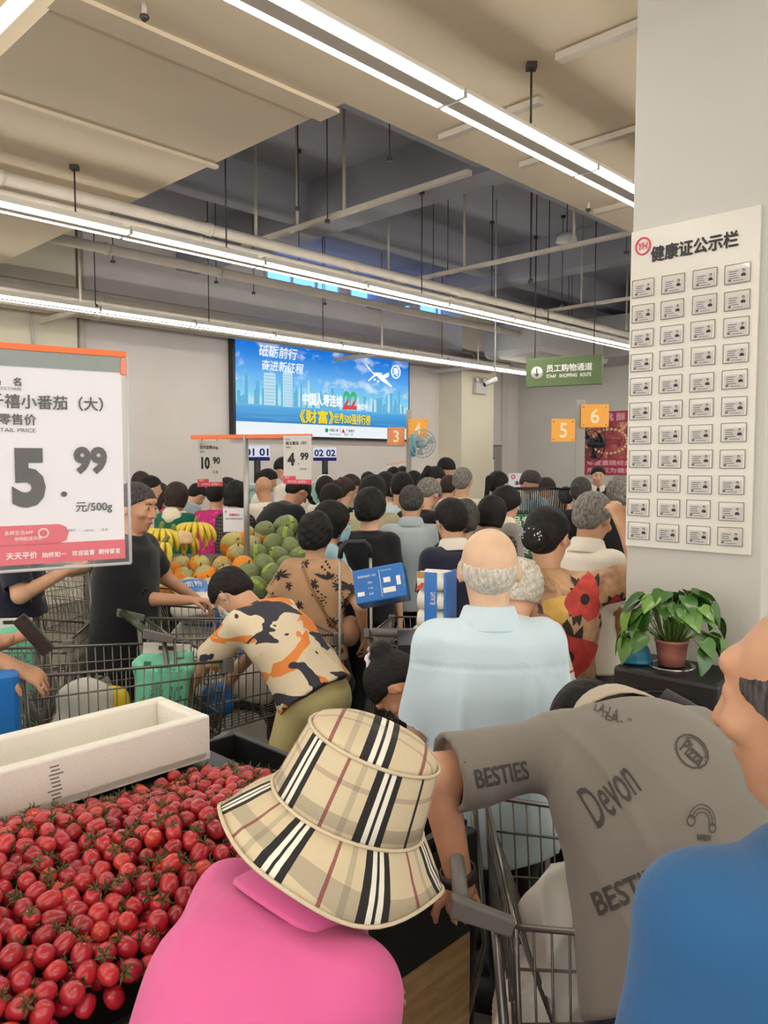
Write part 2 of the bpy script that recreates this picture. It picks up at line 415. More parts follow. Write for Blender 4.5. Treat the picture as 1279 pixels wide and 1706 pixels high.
# ================================================================ smooth bodies: blended volumes turned into one surface
def nrm(a): a = np.asarray(a, float); return a / (np.linalg.norm(a) + 1e-12)
class Vol:
    def __init__(self, h): self.h = h; self.ops = []
    # tapered limb a->b; flat = (direction, ratio) squeezes the section; fe = flat far end
    def cone(self, a, b, r1, r2, k=.02, flat=None, fe=False, fs=False, sub=False):
        self.ops.append(('c', np.array(a, float), np.array(b, float), r1, r2, k, flat, fe, fs, sub)); return self
    def ell(self, c, r, M=None, k=.015, sub=False):
        self.ops.append(('e', np.array(c, float), np.array(r, float), None if M is None else np.array(M, float), k, sub)); return self
    def cut(self, p, n, k=.004):        # remove everything on the side n points to
        self.ops.append(('p', np.array(p, float), nrm(n), k)); return self
    def mesh(self, name, wrinkle=None):
        h = self.h; lo = np.array([9e9] * 3); hi = -lo
        for o in self.ops:
            if o[0] == 'c' and not o[9]:
                r = max(o[3], o[4]) * (1.0 if o[6] is None else max(1, o[6][1])) + .01
                lo = np.minimum(lo, np.minimum(o[1], o[2]) - r); hi = np.maximum(hi, np.maximum(o[1], o[2]) + r)
            elif o[0] == 'e' and not o[5]:
                r = o[2].max() + .01 if o[3] is not None else o[2] + .01
                lo = np.minimum(lo, o[1] - r); hi = np.maximum(hi, o[1] + r)
        lo -= 3 * h; n = np.ceil((hi - lo) / h).astype(int) + 4
        F = np.full(n, 1.0, np.float32)
        ax = [lo[i] + np.arange(n[i]) * h for i in range(3)]
        for o in self.ops:
            if o[0] == 'p':
                X = (ax[0][:, None, None] - o[1][0]) * o[2][0] + (ax[1][None, :, None] - o[1][1]) * o[2][1] + (ax[2][None, None, :] - o[1][2]) * o[2][2]
                F = np.maximum(F, X.astype(np.float32)); continue
            if o[0] == 'c':
                rr = max(o[3], o[4]) * (1.0 if o[6] is None else max(1, o[6][1])); k = o[5]
                bl = np.minimum(o[1], o[2]) - rr; bh = np.maximum(o[1], o[2]) + rr; sub = o[9]
            else:
                rr = o[2].max() if o[3] is not None else o[2]; k = o[4]; bl = o[1] - rr; bh = o[1] + rr; sub = o[5]
            m = k + 2.5 * h
            i0 = np.clip(np.floor((bl - m - lo) / h).astype(int), 0, n); i1 = np.clip(np.ceil((bh + m - lo) / h).astype(int) + 1, 0, n)
            if (i1 <= i0).any(): continue
            X = ax[0][i0[0]:i1[0]][:, None, None]; Y = ax[1][i0[1]:i1[1]][None, :, None]; Z = ax[2][i0[2]:i1[2]][None, None, :]
            if o[0] == 'c':
                a, b = o[1], o[2]; d = b - a; L = np.linalg.norm(d) + 1e-9; d = d / L
                px, py, pz = X - a[0], Y - a[1], Z - a[2]
                t = (px * d[0] + py * d[1] + pz * d[2])
                tc = np.clip(t, 0, L)
                qx, qy, qz = px - tc * d[0], py - tc * d[1], pz - tc * d[2]
                q2 = qx * qx + qy * qy + qz * qz; sc = 1.0
                if o[6] is not None:
                    fd, ra = o[6]; fd = np.asarray(fd, float); fd = nrm(fd - d * fd.dot(d)); c_ = qx * fd[0] + qy * fd[1] + qz * fd[2]
                    q2 = q2 + c_ * c_ * (1 / ra ** 2 - 1); sc = min(1, ra) ** .5
                D = (np.sqrt(q2) - (o[3] + (o[4] - o[3]) * tc / L)) * sc
                if o[7]: D = np.maximum(D, t - L)
                if o[8]: D = np.maximum(D, -t)
            else:
                px, py, pz = X - o[1][0], Y - o[1][1], Z - o[1][2]
                if o[3] is not None:
                    M = o[3]      # columns = axes
                    px, py, pz = (px * M[0, 0] + py * M[1, 0] + pz * M[2, 0], px * M[0, 1] + py * M[1, 1] + pz * M[2, 1], px * M[0, 2] + py * M[1, 2] + pz * M[2, 2])
                r = o[2]; k0 = np.sqrt((px / r[0]) ** 2 + (py / r[1]) ** 2 + (pz / r[2]) ** 2)
                k1 = np.sqrt((px / r[0] ** 2) ** 2 + (py / r[1] ** 2) ** 2 + (pz / r[2] ** 2) ** 2) + 1e-9
                D = k0 * (k0 - 1) / k1
            S = F[i0[0]:i1[0], i0[1]:i1[1], i0[2]:i1[2]]
            D = D.astype(np.float32)
            if sub: S2 = -D; hh = np.clip(.5 - .5 * (S2 - S) / k, 0, 1) if k else (S > S2); R = S2 * (1 - hh) + S * hh + (k * hh * (1 - hh) if k else 0)
            else: hh = np.clip(.5 + .5 * (D - S) / k, 0, 1); R = D * (1 - hh) + S * hh - k * hh * (1 - hh)
            F[i0[0]:i1[0], i0[1]:i1[1], i0[2]:i1[2]] = R
        # surface nets
        ins = F < 0; nx, ny, nz = F.shape
        cnt = np.zeros((nx - 1, ny - 1, nz - 1), np.int8)
        for dx in (0, 1):
            for dy in (0, 1):
                for dz in (0, 1): cnt += ins[dx:nx - 1 + dx, dy:ny - 1 + dy, dz:nz - 1 + dz]
        act = (cnt > 0) & (cnt < 8); idx = np.argwhere(act)
        if len(idx) == 0: return from_np(name, np.zeros((3, 3)), np.array([[0, 1, 2]]))
        vid = np.full(act.shape, -1, np.int32); vid[act] = np.arange(len(idx))
        pos = np.zeros((len(idx), 3)); num = np.zeros(len(idx))
        for axis in range(3):
            o1, o2 = [i for i in range(3) if i != axis]
            for e1 in (0, 1):
                for e2 in (0, 1):
                    c0 = np.zeros(3, int); c0[o1] = e1; c0[o2] = e2; c1 = c0.copy(); c1[axis] = 1
                    A = idx + c0; B = idx + c1
                    fa = F[A[:, 0], A[:, 1], A[:, 2]]; fb = F[B[:, 0], B[:, 1], B[:, 2]]
                    m = (fa < 0) != (fb < 0); t = np.zeros(len(idx)); t[m] = fa[m] / (fa[m] - fb[m])
                    q = np.tile(c0.astype(float), (len(idx), 1)); q[:, axis] += t
                    pos[m] += q[m]; num[m] += 1
        vs = lo + (idx + pos / num[:, None]) * h
        quads = []
        for axis in range(3):
            sl0 = [slice(None)] * 3; sl1 = [slice(None)] * 3; sl0[axis] = slice(0, -1); sl1[axis] = slice(1, None)
            a = ins[tuple(sl0)]; b = ins[tuple(sl1)]; E = np.argwhere(a != b)
            o1, o2 = [(1, 2), (2, 0), (0, 1)][axis]
            E = E[(E[:, o1] > 0) & (E[:, o2] > 0) & (E[:, o1] < F.shape[o1] - 1) & (E[:, o2] < F.shape[o2] - 1)]
            s = a[E[:, 0], E[:, 1], E[:, 2]]
            q = []
            for (d1, d2) in ((0, 0), (1, 0), (1, 1), (0, 1)):
                G = E.copy(); G[:, o1] -= d1; G[:, o2] -= d2; q.append(vid[G[:, 0], G[:, 1], G[:, 2]])
            q = np.stack(q, 1); q[~s] = q[~s][:, ::-1]
            quads.append(q[:, ::-1])
        q = np.concatenate(quads)[:, ::-1]; q = q[(q >= 0).all(1)]
        # gentle smoothing
        for _ in range(2):
            acc = np.zeros_like(vs); n_ = np.zeros(len(vs))
            for i in range(4):
                np.add.at(acc, q[:, i], vs[q[:, (i + 1) % 4]]); np.add.at(n_, q[:, i], 1)
                np.add.at(acc, q[:, i], vs[q[:, (i - 1) % 4]]); np.add.at(n_, q[:, i], 1)
            vs = vs + .35 * (acc / np.maximum(n_, 1)[:, None] - vs)
        if wrinkle is not None:
            fn = np.cross(vs[q[:, 2]] - vs[q[:, 0]], vs[q[:, 3]] - vs[q[:, 1]]); N = np.zeros_like(vs)
            for i in range(4): np.add.at(N, q[:, i], fn)
            N /= np.linalg.norm(N, axis=1)[:, None] + 1e-12
            vs = vs + N * wrinkle(vs)[:, None]
        return from_np(name, vs, q)
def folds(amp, freq=(9, 9, 5), seed=0, warp=1.6):
    """soft cloth folds, long in the direction of the low frequency"""
    r = np.random.RandomState(seed); K = [(r.normal(0, 1, 3) * freq, r.uniform(0, 6.28), r.normal(0, 1, 3) * np.array(freq) * .5, r.uniform(0, 6.28)) for _ in range(5)]
    def f(p):
        s = 0
        for k1, p1, k2, p2 in K:
            x = np.sin(p @ k1 + p1 + warp * np.sin(p @ k2 + p2)); s = s + (1 - np.abs(x)) ** 2 - .3
        return amp * s / 3
    return f
def tufts(amp, f=60, seed=1):
    r = np.random.RandomState(seed); K = [(r.normal(0, 1, 3) * f * g, r.uniform(0, 6.28)) for g in (1, 1, .7, .5, .4)]
    return lambda p: amp * sum(np.sin(p @ k + c) for k, c in K) / 3

# ---------------------------------------------------------------- cloth, skin, hair
def cloth(key, c, weave=220, bump=.25, rough=.85, fold=.25):
    if key in MATS: return MATS[key]
    t = NT(key); t.rough(rough); t.b.inputs['Sheen Weight'].default_value = .15; t.b.inputs['Specular IOR Level'].default_value = .2
    vec = t.coords(); col = rgba(c); f = t.noise(vec, 3.5, 3)
    t.base(t.ramp(f, [(.3, tuple(x * .93 for x in col[:3])), (.7, tuple(min(1, x * 1.05) for x in col[:3]))]))
    a = t.noise(vec, weave, 2); b = t.noise(t.coords(scale=(1, 1, .45)), 9, 3, .5, .8)
    t.bump(t.math('ADD', t.math('MULTIPLY', a, .12), t.math('MULTIPLY', b, fold * 4)), bump, .012); return t.done(key)
def cloth_pattern(key, base, other, kind, scale, thr=.5, extra=None):
    """printed cloth: dots, blotches or checks"""
    if key in MATS: return MATS[key]
    t = NT(key); t.rough(.85); t.b.inputs['Specular IOR Level'].default_value = .2; vec = t.coords(); col = rgba(base)
    if kind == 'dots':
        v = t.new('ShaderNodeTexVoronoi'); t.link(vec, v.inputs['Vector']); v.inputs['Scale'].default_value = scale
        m = t.math('LESS_THAN', v.outputs['Distance'], thr); t.base(t.mix(m, col, rgba(other)))
    elif kind == 'blotch':
        f = t.noise(vec, scale, 3, .55, .6); st = [(0, col), (thr, rgba(other))]
        c = t.ramp(f, [(0, col[:3]), (thr, s2l(other))], True)
        if extra:
            g = t.noise(t.coords(scale=(1.3, .8, 1.1), rot=(1, .5, 2)), scale * extra[1], 3, .55, .5); m = t.math('GREATER_THAN', g, extra[2]); c = t.mix(m, c, rgba(extra[0]))
        t.base(c)
    elif kind == 'check':
        x = t.new('ShaderNodeSeparateXYZ'); t.link(vec, x.inputs[0])
        def st(s): return t.math('LESS_THAN', t.math('FRACT', t.math('MULTIPLY', s, scale)), thr)
        m = t.math('MAXIMUM', st(t.math('ADD', x.outputs[0], x.outputs[1])), st(x.outputs[2])); t.base(t.mix(m, col, rgba(other)))
    b = t.noise(t.coords(scale=(1, 1, .45)), 9, 3, .5, .8); t.bump(b, .25, .012)
    return t.done(key)
def skinmat(key, c):
    if key in MATS: return MATS[key]
    t = NT(key); vec = t.coords(); col = rgba(c); f = t.noise(vec, 14, 4)
    t.base(t.ramp(f, [(.3, (col[0] * .9, col[1] * .84, col[2] * .82)), (.7, (min(1, col[0] * 1.05), col[1] * 1.04, col[2] * 1.03))])); t.rough(.5)
    t.b.inputs['Subsurface Weight'].default_value = .12; t.b.inputs['Subsurface Radius'].default_value = (.01, .004, .002); t.b.inputs['Subsurface Scale'].default_value = 1
    t.bump(t.noise(vec, 160, 3), .12, .003); return t.done(key)
def hairmat(key, c, c2=None, rough=.6):
    if key in MATS: return MATS[key]
    t = NT(key); vec = t.coords(scale=(1, 1, .35)); f = t.noise(vec, 120, 3, .6); a = s2l(c); b = s2l(c2 or tuple(min(255, x * 1.5 + 8) for x in c))
    t.base(t.ramp(f, [(.35, a), (.68, b)])); t.rough(rough); t.b.inputs['Specular IOR Level'].default_value = .2
    t.bump(f, .6, .006); return t.done(key)
SK = skinmat('skin_warm', (208, 164, 132)); SK2 = skinmat('skin_tan', (190, 144, 112)); SK3 = skinmat('skin_pale', (222, 178, 148)); SK4 = skinmat('skin_ruddy', (202, 152, 120))
HB = hairmat('hair_black', (20, 18, 18)); HBR = hairmat('hair_brown', (40, 30, 27)); HG = hairmat('hair_grey', (84, 80, 76), (150, 144, 136)); HW = hairmat('hair_white', (170, 164, 152), (226, 220, 206)); HDG = hairmat('hair_dark_grey', (40, 38, 37), (88, 84, 82))
M_PANTS = cloth('trousers_black', (26, 26, 32)); M_PNAVY = cloth('trousers_navy', (38, 42, 58)); M_PGREY = cloth('trousers_grey', (92, 90, 88)); M_KHAKI = cloth('trousers_khaki', (196, 184, 130)); M_BEIGE = cloth('trousers_beige', (178, 166, 144))
M_SHOE = mat('shoe_dark', (40, 38, 40), .6); M_SHOE2 = mat('shoe_white', (200, 198, 192), .6)
M_EYEW = mat('eye_white', (186, 174, 162), .25); M_EYED = mat('eye_dark', (28, 20, 16), .2); M_BROW = mat('eyebrow', (44, 36, 32), .8); M_LIP = mat('lip', (160, 92, 80), .5)
M_MASK = cloth('mask_blue', (150, 196, 212)); M_MASKW = cloth('mask_pale', (190, 204, 210))

def Rx(a): c, s = math.cos(a), math.sin(a); return np.array([[1, 0, 0], [0, c, -s], [0, s, c]])
def Ry(a): c, s = math.cos(a), math.sin(a); return np.array([[c, 0, s], [0, 1, 0], [-s, 0, c]])
def Rz(a): c, s = math.cos(a), math.sin(a); return np.array([[c, -s, 0], [s, c, 0], [0, 0, 1]])
def ik(a, b, l1, l2, hint):
    a = np.asarray(a, float); b = np.asarray(b, float); d = b - a; D = np.linalg.norm(d)
    if D > (l1 + l2) * .995: b = a + d / D * (l1 + l2) * .995; d = b - a; D = np.linalg.norm(d)
    x = (l1 * l1 - l2 * l2 + D * D) / (2 * D); y = math.sqrt(max(0, l1 * l1 - x * x)); e = d / D
    hnt = np.asarray(hint, float); hnt = nrm(hnt - e * hnt.dot(e)); return a + e * x + hnt * y, b
def add_hand(v, w, d, palm, side, s, curl=.5, k=.006, spread=.12, thumb=.7):
    """palm and five fingers: w wrist, d pointing direction, palm the way the fingers close, side -1 left +1 right"""
    d = nrm(d); palm = nrm(np.asarray(palm, float) - d * np.dot(palm, d)); x = np.cross(d, palm) * -side      # x points to the thumb side
    pc = w + d * .05 * s
    v.cone(w - d * .01, w + d * .035 * s, .026 * s, .03 * s, .015, (palm, .72))
    v.cone(pc - d * .012 * s, pc + d * .032 * s, .034 * s, .04 * s, .012, (palm, .42))
    for i, (off, ln) in enumerate(((.029, .9), (.0105, 1.0), (-.0105, .94), (-.029, .74))):
        b = w + d * (.088 - .004 * abs(i - 1)) * s + x * off * s; rr = .0092 * s; ang = 0
        e = nrm(d + x * spread * (1 - i * .66))
        for j, l in enumerate((.042, .027, .022)):
            ang += curl * (1 + .06 * i) * (.7, 1.0, .8)[j]
            dd = e * math.cos(ang) + palm * math.sin(ang); nn = b + dd * l * ln * s
            v.cone(b, nn, rr, rr * .9, k); b = nn; rr *= .92
    b = w + d * .022 * s + x * .026 * s; dd = nrm(d * .75 + x * .75 + palm * .25)
    for j, l in enumerate((.036, .03, .024)):
        nn = b + dd * l * s; v.cone(b, nn, (.0135, .0105, .0095)[j] * s, (.011, .0098, .0082)[j] * s, .008); b = nn
        dd = nrm(dd + (palm * .45 - x * .25 + d * .2) * thumb)
# ================================================================ people
def make_hair(style, h, amp=.0):
    C = np.array([0, -.008, .022]); R = np.array([.078, .098, .093]); v = Vol(h)
    pn = (0, .56, -.82)
    if style in ('short', 'pony', 'bun', 'buzz', 'topbun'):
        t = {'buzz': .006, 'short': .013}.get(style, .011)
        v.ell(C, R + t); v.ell((0, .135, -.035), (.085, .085, .10), None, .012, True); v.cut((0, -.10, -.07), pn)
        v.ell((0, -.05, -.03), (.066, .05, .05), None, .02)
        v.ell((.085, .03, -.045), (.03, .06, .05), None, .008, True); v.ell((-.085, .03, -.045), (.03, .06, .05), None, .008, True)
        if style == 'pony': v.ell((0, -.118, .035), (.032, .03, .03)); v.cone((0, -.13, .03), (0, -.15, -.17), .036, .016, .02)
        if style == 'bun': v.ell((0, -.115, -.02), (.052, .042, .05), None, .012)
        if style == 'topbun': v.ell((0, -.10, .075), (.045, .04, .04), None, .012)
    elif style == 'crop':        # short, thick, waved
        v.ell(C + (0, -.004, .0), R + .022); v.ell((0, -.06, -.04), (.078, .058, .06), None, .03)
        v.ell((0, .14, -.045), (.085, .085, .11), None, .012, True); v.cut((0, -.10, -.105), (0, .5, -.86))
    elif style in ('bob', 'long'):
        v.ell(C + (0, -.006, -.004), R + .02); v.cone((0, -.025, .0), (0, -.03, -.095), .092, .086, .03, (np.array([0, 1., 0]), .95), True)
        v.ell((0, .125, -.05), (.07, .095, .125), None, .012, True)
        if style == 'long': v.cone((0, -.06, -.04), (0, -.09, -.28), .088, .06, .03, (np.array([0, 1., 0]), .5))
    elif style == 'bald':
        v.ell(C + (0, -.001, -.012), R + (.003, .003, .0)); v.ell((0, .135, -.035), (.085, .09, .13), None, .012, True); v.cut((0, -.10, -.1), pn); v.cut((0, 0, .03), (0, -.25, 1), .02)
    return v.mesh('hair', tufts(amp, 70, sum(map(ord, style)) % 97) if amp else None)
_HAIR = {}
POS_ = []
def person(label, hx, hy, Y, face=0, lean=3, curve=6, hp=0, hyaw=0, w=1.0, g=1.0, h=.02, hair='short', hairm=None, skin=None,
           shirt=None, sleeve='short', hem=.10, pants=None, lh=None, rh=None, lel=(-.6, -1, -.1), rel=(.6, -1, -.1), H=None, collar=None, face_detail=False,
           fold=None, sinf=.02, hands=None, group=None, name='person', mask=None, feet=None, hs=None, xy=None, shoe=None, hair_amp=None, tuck=False, roll=0, legs=None, sleeve_frac=None, cscale=1.0):
    """hx, hy: where the top of the head shows; Y: its distance. face: heading, clockwise from straight away."""
    skin = skin or SK; hairm = hairm or HB; pants = pants or M_PANTS
    tgt = at(hx, hy, Y)
    def skel(s):
        hs_ = hs or (.55 + .5 * s)
        L = R_(lean); d1 = np.array([0, math.sin(L), math.cos(L)]); L2 = R_(lean + curve); d2 = np.array([0, math.sin(L2), math.cos(L2)])
        P = R_(lean + curve + hp); d3 = np.array([0, math.sin(P), math.cos(P)])
        hip = np.array([0, -.12 * math.sin(L) * s, .92 * s]); waist = hip + d1 * .15 * s; chest = waist + d1 * .14 * s; sh = chest + d2 * .19 * s
        nb = sh + d2 * .045 * s; hc = nb + nrm(d2 + d3) * .035 * s + d3 * .092 * hs_
        HM = Rx(-P) @ Rz(-R_(hyaw)) @ Ry(R_(roll))
        return dict(hs=hs_, d1=d1, d2=d2, d3=d3, hip=hip, waist=waist, chest=chest, sh=sh, nb=nb, hc=hc, HM=HM, top=hc + HM @ np.array([0, -.01, .115]) * hs_)
    if H is None:
        s = tgt.z / 1.7
        for _ in range(4): s *= tgt.z / max(.2, skel(s)['top'][2])
    else: s = H / 1.7
    K = skel(s); rot = -R_(face)
    if xy is None:
        o2 = Rz(rot) @ K['top']; loc = (tgt.x - o2[0], tgt.y - o2[1], 0)
    else: loc = (xy[0], xy[1], 0)
    d1, d2, d3, hip, waist, chest, sh, nb, hc, HM, hsz = (K[k] for k in ('d1', 'd2', 'd3', 'hip', 'waist', 'chest', 'sh', 'nb', 'hc', 'HM', 'hs'))
    fine = h <= .011
    fy = np.array([0, math.cos(R_(lean)), -math.sin(R_(lean))])
    b = Vol(h)
    gw = g * s
    T = [(hip - d1 * .03 * s, waist, .158 * gw, .145 * gw, .70), (waist, chest, .145 * gw, .15 * gw * w, .70), (chest, sh - d2 * .03 * s, .15 * gw * w, .115 * s * w, .66)]
    for i_, (a, c, r1, r2, ra) in enumerate(T): b.cone(a, c, r1, r2, .03, (fy, ra), i_ == 2)
    SL = sh + np.array([-.148 * s * w, 0, 0]) - d2 * .05 * s; SR = sh + np.array([.148 * s * w, 0, 0]) - d2 * .05 * s
    for S_ in (SL, SR): b.cone(nb - d2 * .06 * s, S_, .052 * s, .052 * s, .03)
    b.cone(nb - d2 * .05 * s, hc - d3 * .045 * hsz - np.array(HM[:, 1]) * .012, .06 * s, .053 * hsz, .03)
    # arms
    arms = []
    for side, S0, tg, hint in ((-1, SL, lh, lel), (1, SR, rh, rel)):
        if tg is None: tg = (side * .205 * s * w * max(1, g * .95), .06 + S0[1] * .6, .80 * s)
        if len(tg) == 4: tg = Rz(-rot) @ np.array([tg[1] - loc[0], tg[2] - loc[1], tg[3]])
        E, W = ik(S0, tg, .285 * s, .25 * s, hint)
        arms.append((side, S0, E, W))
        b.cone(S0, E, .05 * s * g ** .5, .04 * s * g ** .5, .03); b.cone(E, W, .041 * s * g ** .5, .027 * s, .015)
        hd = (hands or {}).get(side, {}); fd = nrm(hd.get('dir', W - E)); pn = hd.get('palm', (-side, 0, -.2))
        if fine: add_hand(b, W, fd, pn, side, s * hd.get('s', 1), hd.get('curl', .45), spread=hd.get('spread', .1), thumb=hd.get('thumb', .7))
        else: b.cone(W, W + fd * .09 * s, .03 * s, .033 * s, .015, (np.asarray(pn, float), .5)); b.cone(W + fd * .08 * s, W + fd * .15 * s, .03 * s, .018 * s, .015, (np.asarray(pn, float), .5))
    # legs
    LG = []
    for side in (-1, 1):
        hj = hip + np.array([side * .085 * gw, 0, -.04 * s]); fp = np.array([side * .10 * s, 0, .075 * s])
        if feet: fp = np.array([feet[0 if side < 0 else 1][0], feet[0 if side < 0 else 1][1], .075 * s])
        kn, an = ik(hj, fp, .43 * s, .415 * s, (0, 1, 0)); LG.append((hj, kn, an))
        b.cone(hj, kn, .08 * gw, .055 * s, .03); b.cone(kn, an, .052 * s, .037 * s, .02); b.cone(an - (0, .03 * s, .03 * s), an + (0, .13 * s, -.045 * s), .035 * s, .03 * s, .02)
    # head
    def hp_(x, y, z): return hc + HM @ (np.array([x, y, z]) * hsz)
    def he(c, r, k=.012, sub=False, extra=None): b.ell(hp_(*c), np.array(r) * hsz, HM if extra is None else HM @ extra, k, sub)
    he((0, -.008, .022), (.078, .098, .093)); he((0, .03, -.045), (.06, .062, .07), .03); he((0, .058, -.092), (.03, .026, .022), .02)
    if fine or face_detail:
        he((0, .083, .045), (.05, .018, .02), .012)
        b.cone(hp_(0, .094, .018), hp_(0, .114, -.026), .008 * hsz, .0125 * hsz, .008)
        for sd in (-1, 1):
            he((sd * .014, .1, -.03), (.01, .011, .009), .006); he((sd * .031, .103, .012), (.019, .013, .0125), .008, True); he((sd * .031, .083, .012), (.016, .014, .012), .004)
            he((sd * .047, .072, -.02), (.022, .02, .02), .015)
        he((0, .089, -.057), (.024, .012, .006), .004); he((0, .088, -.067), (.02, .012, .007), .004)
    else: b.cone(hp_(0, .09, .015), hp_(0, .112, -.025), .01 * hsz, .015 * hsz, .012)
    for sd in (-1, 1):
        he((sd * .08, -.006, -.008), (.013, .022, .032), .006, False, Rz(-sd * .35))
        if fine: he((sd * .093, .004, -.006), (.008, .011, .019), .004, True, Rz(-sd * .35))
    root = link(name, b.mesh('person_body'), skin, None, loc, (0, 0, rot)); tag(root, label, 'person', group)
    HMM = Matrix(HM.tolist()).to_4x4() * 1.0
    HM4 = Matrix.Translation(Vector(hc)) @ Matrix(HM.tolist()).to_4x4() @ Matrix.Scale(hsz, 4)
    def headpart(nm, me, m, parent=root):
        o = link(nm, me, m, parent); o.matrix_local = HM4; return o
    # hair
    if hair:
        am = hair_amp if hair_amp is not None else {'crop': .005, 'short': .0025, 'bald': .001, 'buzz': .0008}.get(hair, .002)
        hh = .006 if fine else .010; key = (hair, hh, am, hairm.name)
        if key not in _HAIR: _HAIR[key] = make_hair(hair, hh, am)
        o = headpart('hair', _HAIR[key] if not _HAIR[key].materials else _HAIR[key], hairm)
    # shirt
    sm = None
    if shirt:
        sv = Vol(h); q = sinf
        hb = hip - d1 * hem * s
        if lean > 20: hb = hip - (d1 * .6 + np.array([0, 0, .4])) * hem * s
        sv.cone(waist - d1 * .02, hb, .150 * gw + q + .008, .172 * gw + q + .016, .03, (fy, .78), True)
        for i_, (a, c, r1, r2, ra) in enumerate(T[1:]): sv.cone(a, c, r1 + q, r2 + q, .04, (fy, ra + .06), i_ == 1)
        for S_ in (SL, SR): sv.cone(nb - d2 * .08 * s, S_, .06 * s + q * .5, .05 * s + q * .7, .045)
        sv.cone(sh - d2 * .07 * s, nb - d2 * .035 * s, .09 * s, .072 * s, .03, (fy, .9), True)
        sv.cone(chest, sh - d2 * .05 * s, .155 * s * w + q, .14 * s * w + q, .05, (fy, .66), True)
        for side, S0, E, W in arms:
            q2 = q * .7
            if sleeve == 'short':
                fr = sleeve_frac or .74; e = S0 + (E - S0) * fr
                sv.cone(S0, e, .052 * s * g ** .5 + q2, .055 * s * g ** .5 + q2 * 1.1, .035, None, True)
                if fine: sv.cone(S0 + (E - S0) * (fr - .1), S0 + (E - S0) * (fr + .1), .044 * s * g ** .5 + q2, .046 * s * g ** .5 + q2, .003, None, True, True, True)
            elif sleeve == 'long':
                sv.cone(S0, E, .054 * s + q2, .046 * s + q2, .03); sv.cone(E, W, .046 * s + q2, .034 * s + q2 * .6, .02, None, True)
        sm = link('shirt', sv.mesh('shirt', fold), shirt, root)
    # trousers
    pv = Vol(max(.014, h * 1.5))
    pv.cone(hip - d1 * .05 * s, waist - d1 * (.02 if tuck else .06) * s, .168 * gw, .155 * gw + .006, .02, (fy, .74), True)
    for hj, kn, an in LG: pv.cone(hj, kn, .094 * gw + .004, .074 * s, .03); pv.cone(kn, an, .074 * s, .06 * s, .02, None, True)
    link('trousers', pv.mesh('trousers', folds(.004, (7, 7, 3), 5) if fine else None), pants, root)
    for hj, kn, an in LG:
        m_ = MB(); m_.ball((an[0], an[1] + .045 * s, .035), (.055 * s, .15 * s, .065), 12, 6); m_.box((an[0], an[1] + .045 * s, .008), (.09 * s, .27 * s, .02)); m_.build('shoe', shoe or M_SHOE, root)
    # collar: a folded band round the neck
    if collar is not None:
        cm = MB(); n = 24; base = nb - d2 * .012 * s; ringx = np.array([1., 0, 0]); ringy = nrm(np.cross(d2, ringx))
        prof = tuple((r_ * (1 + (cscale - 1) * (.4 if z_ > .02 else 1)), z_ * (cscale if z_ < 0 else 1)) for r_, z_ in ((.072, -.015), (.066, .028), (.069, .036), (.076, .032), (.1, -.03), (.099, -.036)))
        vs = []; fs = []
        for i in range(n):
            a = math.pi * 1.5 + (i / (n - 1) - .5) * 2 * math.pi * .93
            for r_, z_ in prof: vs.append(Vector(base + (ringx * math.cos(a) * r_ + ringy * math.sin(a) * r_) * s + d2 * (z_ - .02 * max(0, math.sin(a))) * s + fy * .006))
        m_ = len(prof)
        for i in range(n - 1):
            for j in range(m_ - 1): fs.append((i * m_ + j, (i + 1) * m_ + j, (i + 1) * m_ + j + 1, i * m_ + j + 1))
        cm.add(vs, fs, True); co = cm.build('collar', collar, sm or root, merge=False); so = co.modifiers.new('thick', 'SOLIDIFY'); so.thickness = .003
    if face_detail:
        for sd in (-1, 1):
            e = MB(); e.ball((sd * .031, .0865, .012), (.0115, .0105, .0048), 10, 8); 
            eo = e.build('eye', M_EYEW, root); eo.matrix_local = HM4
            io = MB().ball((sd * .031, .0945, .0115), (.0055, .0038, .0056), 8, 6).build('iris', M_EYED, eo)
            bo = MB().tube([(sd * .014, .1005, .031), (sd * .03, .0995, .036), (sd * .047, .087, .031)], [.0018, .0024, .001], 6).build('eyebrow', M_BROW, root); bo.matrix_local = HM4
        lo = MB().tube([(-.022, .094, -.0625), (-.008, .1005, -.061), (.008, .1005, -.061), (.022, .094, -.0625)], [.0018, .0042, .0042, .0018], 6).build('lips', M_LIP, root); lo.matrix_local = HM4
    if mask:
        mk = MB(); n = 11; vs = []; fs = []
        rows = ((.006, 1.0), (-.02, 1.06), (-.05, 1.08), (-.08, 1.04), (-.103, .92))
        for z_, sc in rows:
            for i in range(n):
                a = (i / (n - 1) - .5) * 2.5; vs.append((.07 * math.sin(a), (.022 + .094 * sc * math.cos(a) * (1.0 if abs(a) > .5 else 1.06)), z_))
        for j in range(len(rows) - 1):
            for i in range(n - 1): fs.append((j * n + i, j * n + i + 1, (j + 1) * n + i + 1, (j + 1) * n + i))
        mk.add(vs, fs, True); mo = mk.build('face_mask', mask, root, merge=False); mo.matrix_local = HM4
        so = mo.modifiers.new('thick', 'SOLIDIFY'); so.thickness = .003
        for sd in (-1, 1):
            lo = MB().tube([(sd * .066, .05, -.005), (sd * .084, .01, .012), (sd * .086, -.026, .0), (sd * .084, -.02, -.035), (sd * .066, .045, -.075)], .0016, 5).build('ear_loop', mask, mo)
    POS_.append((root.name, label, loc, s, g * w))
    P = dict(root=root, shirt=sm, K=K, s=s, arms=arms, HM4=HM4, hs=hsz, loc=loc, rot=rot, nb=nb, d2=d2)
    return P
def world_of(P, p): 
    q = Rz(P['rot']) @ np.array(p, float); return Vector((q[0] + P['loc'][0], q[1] + P['loc'][1], q[2]))
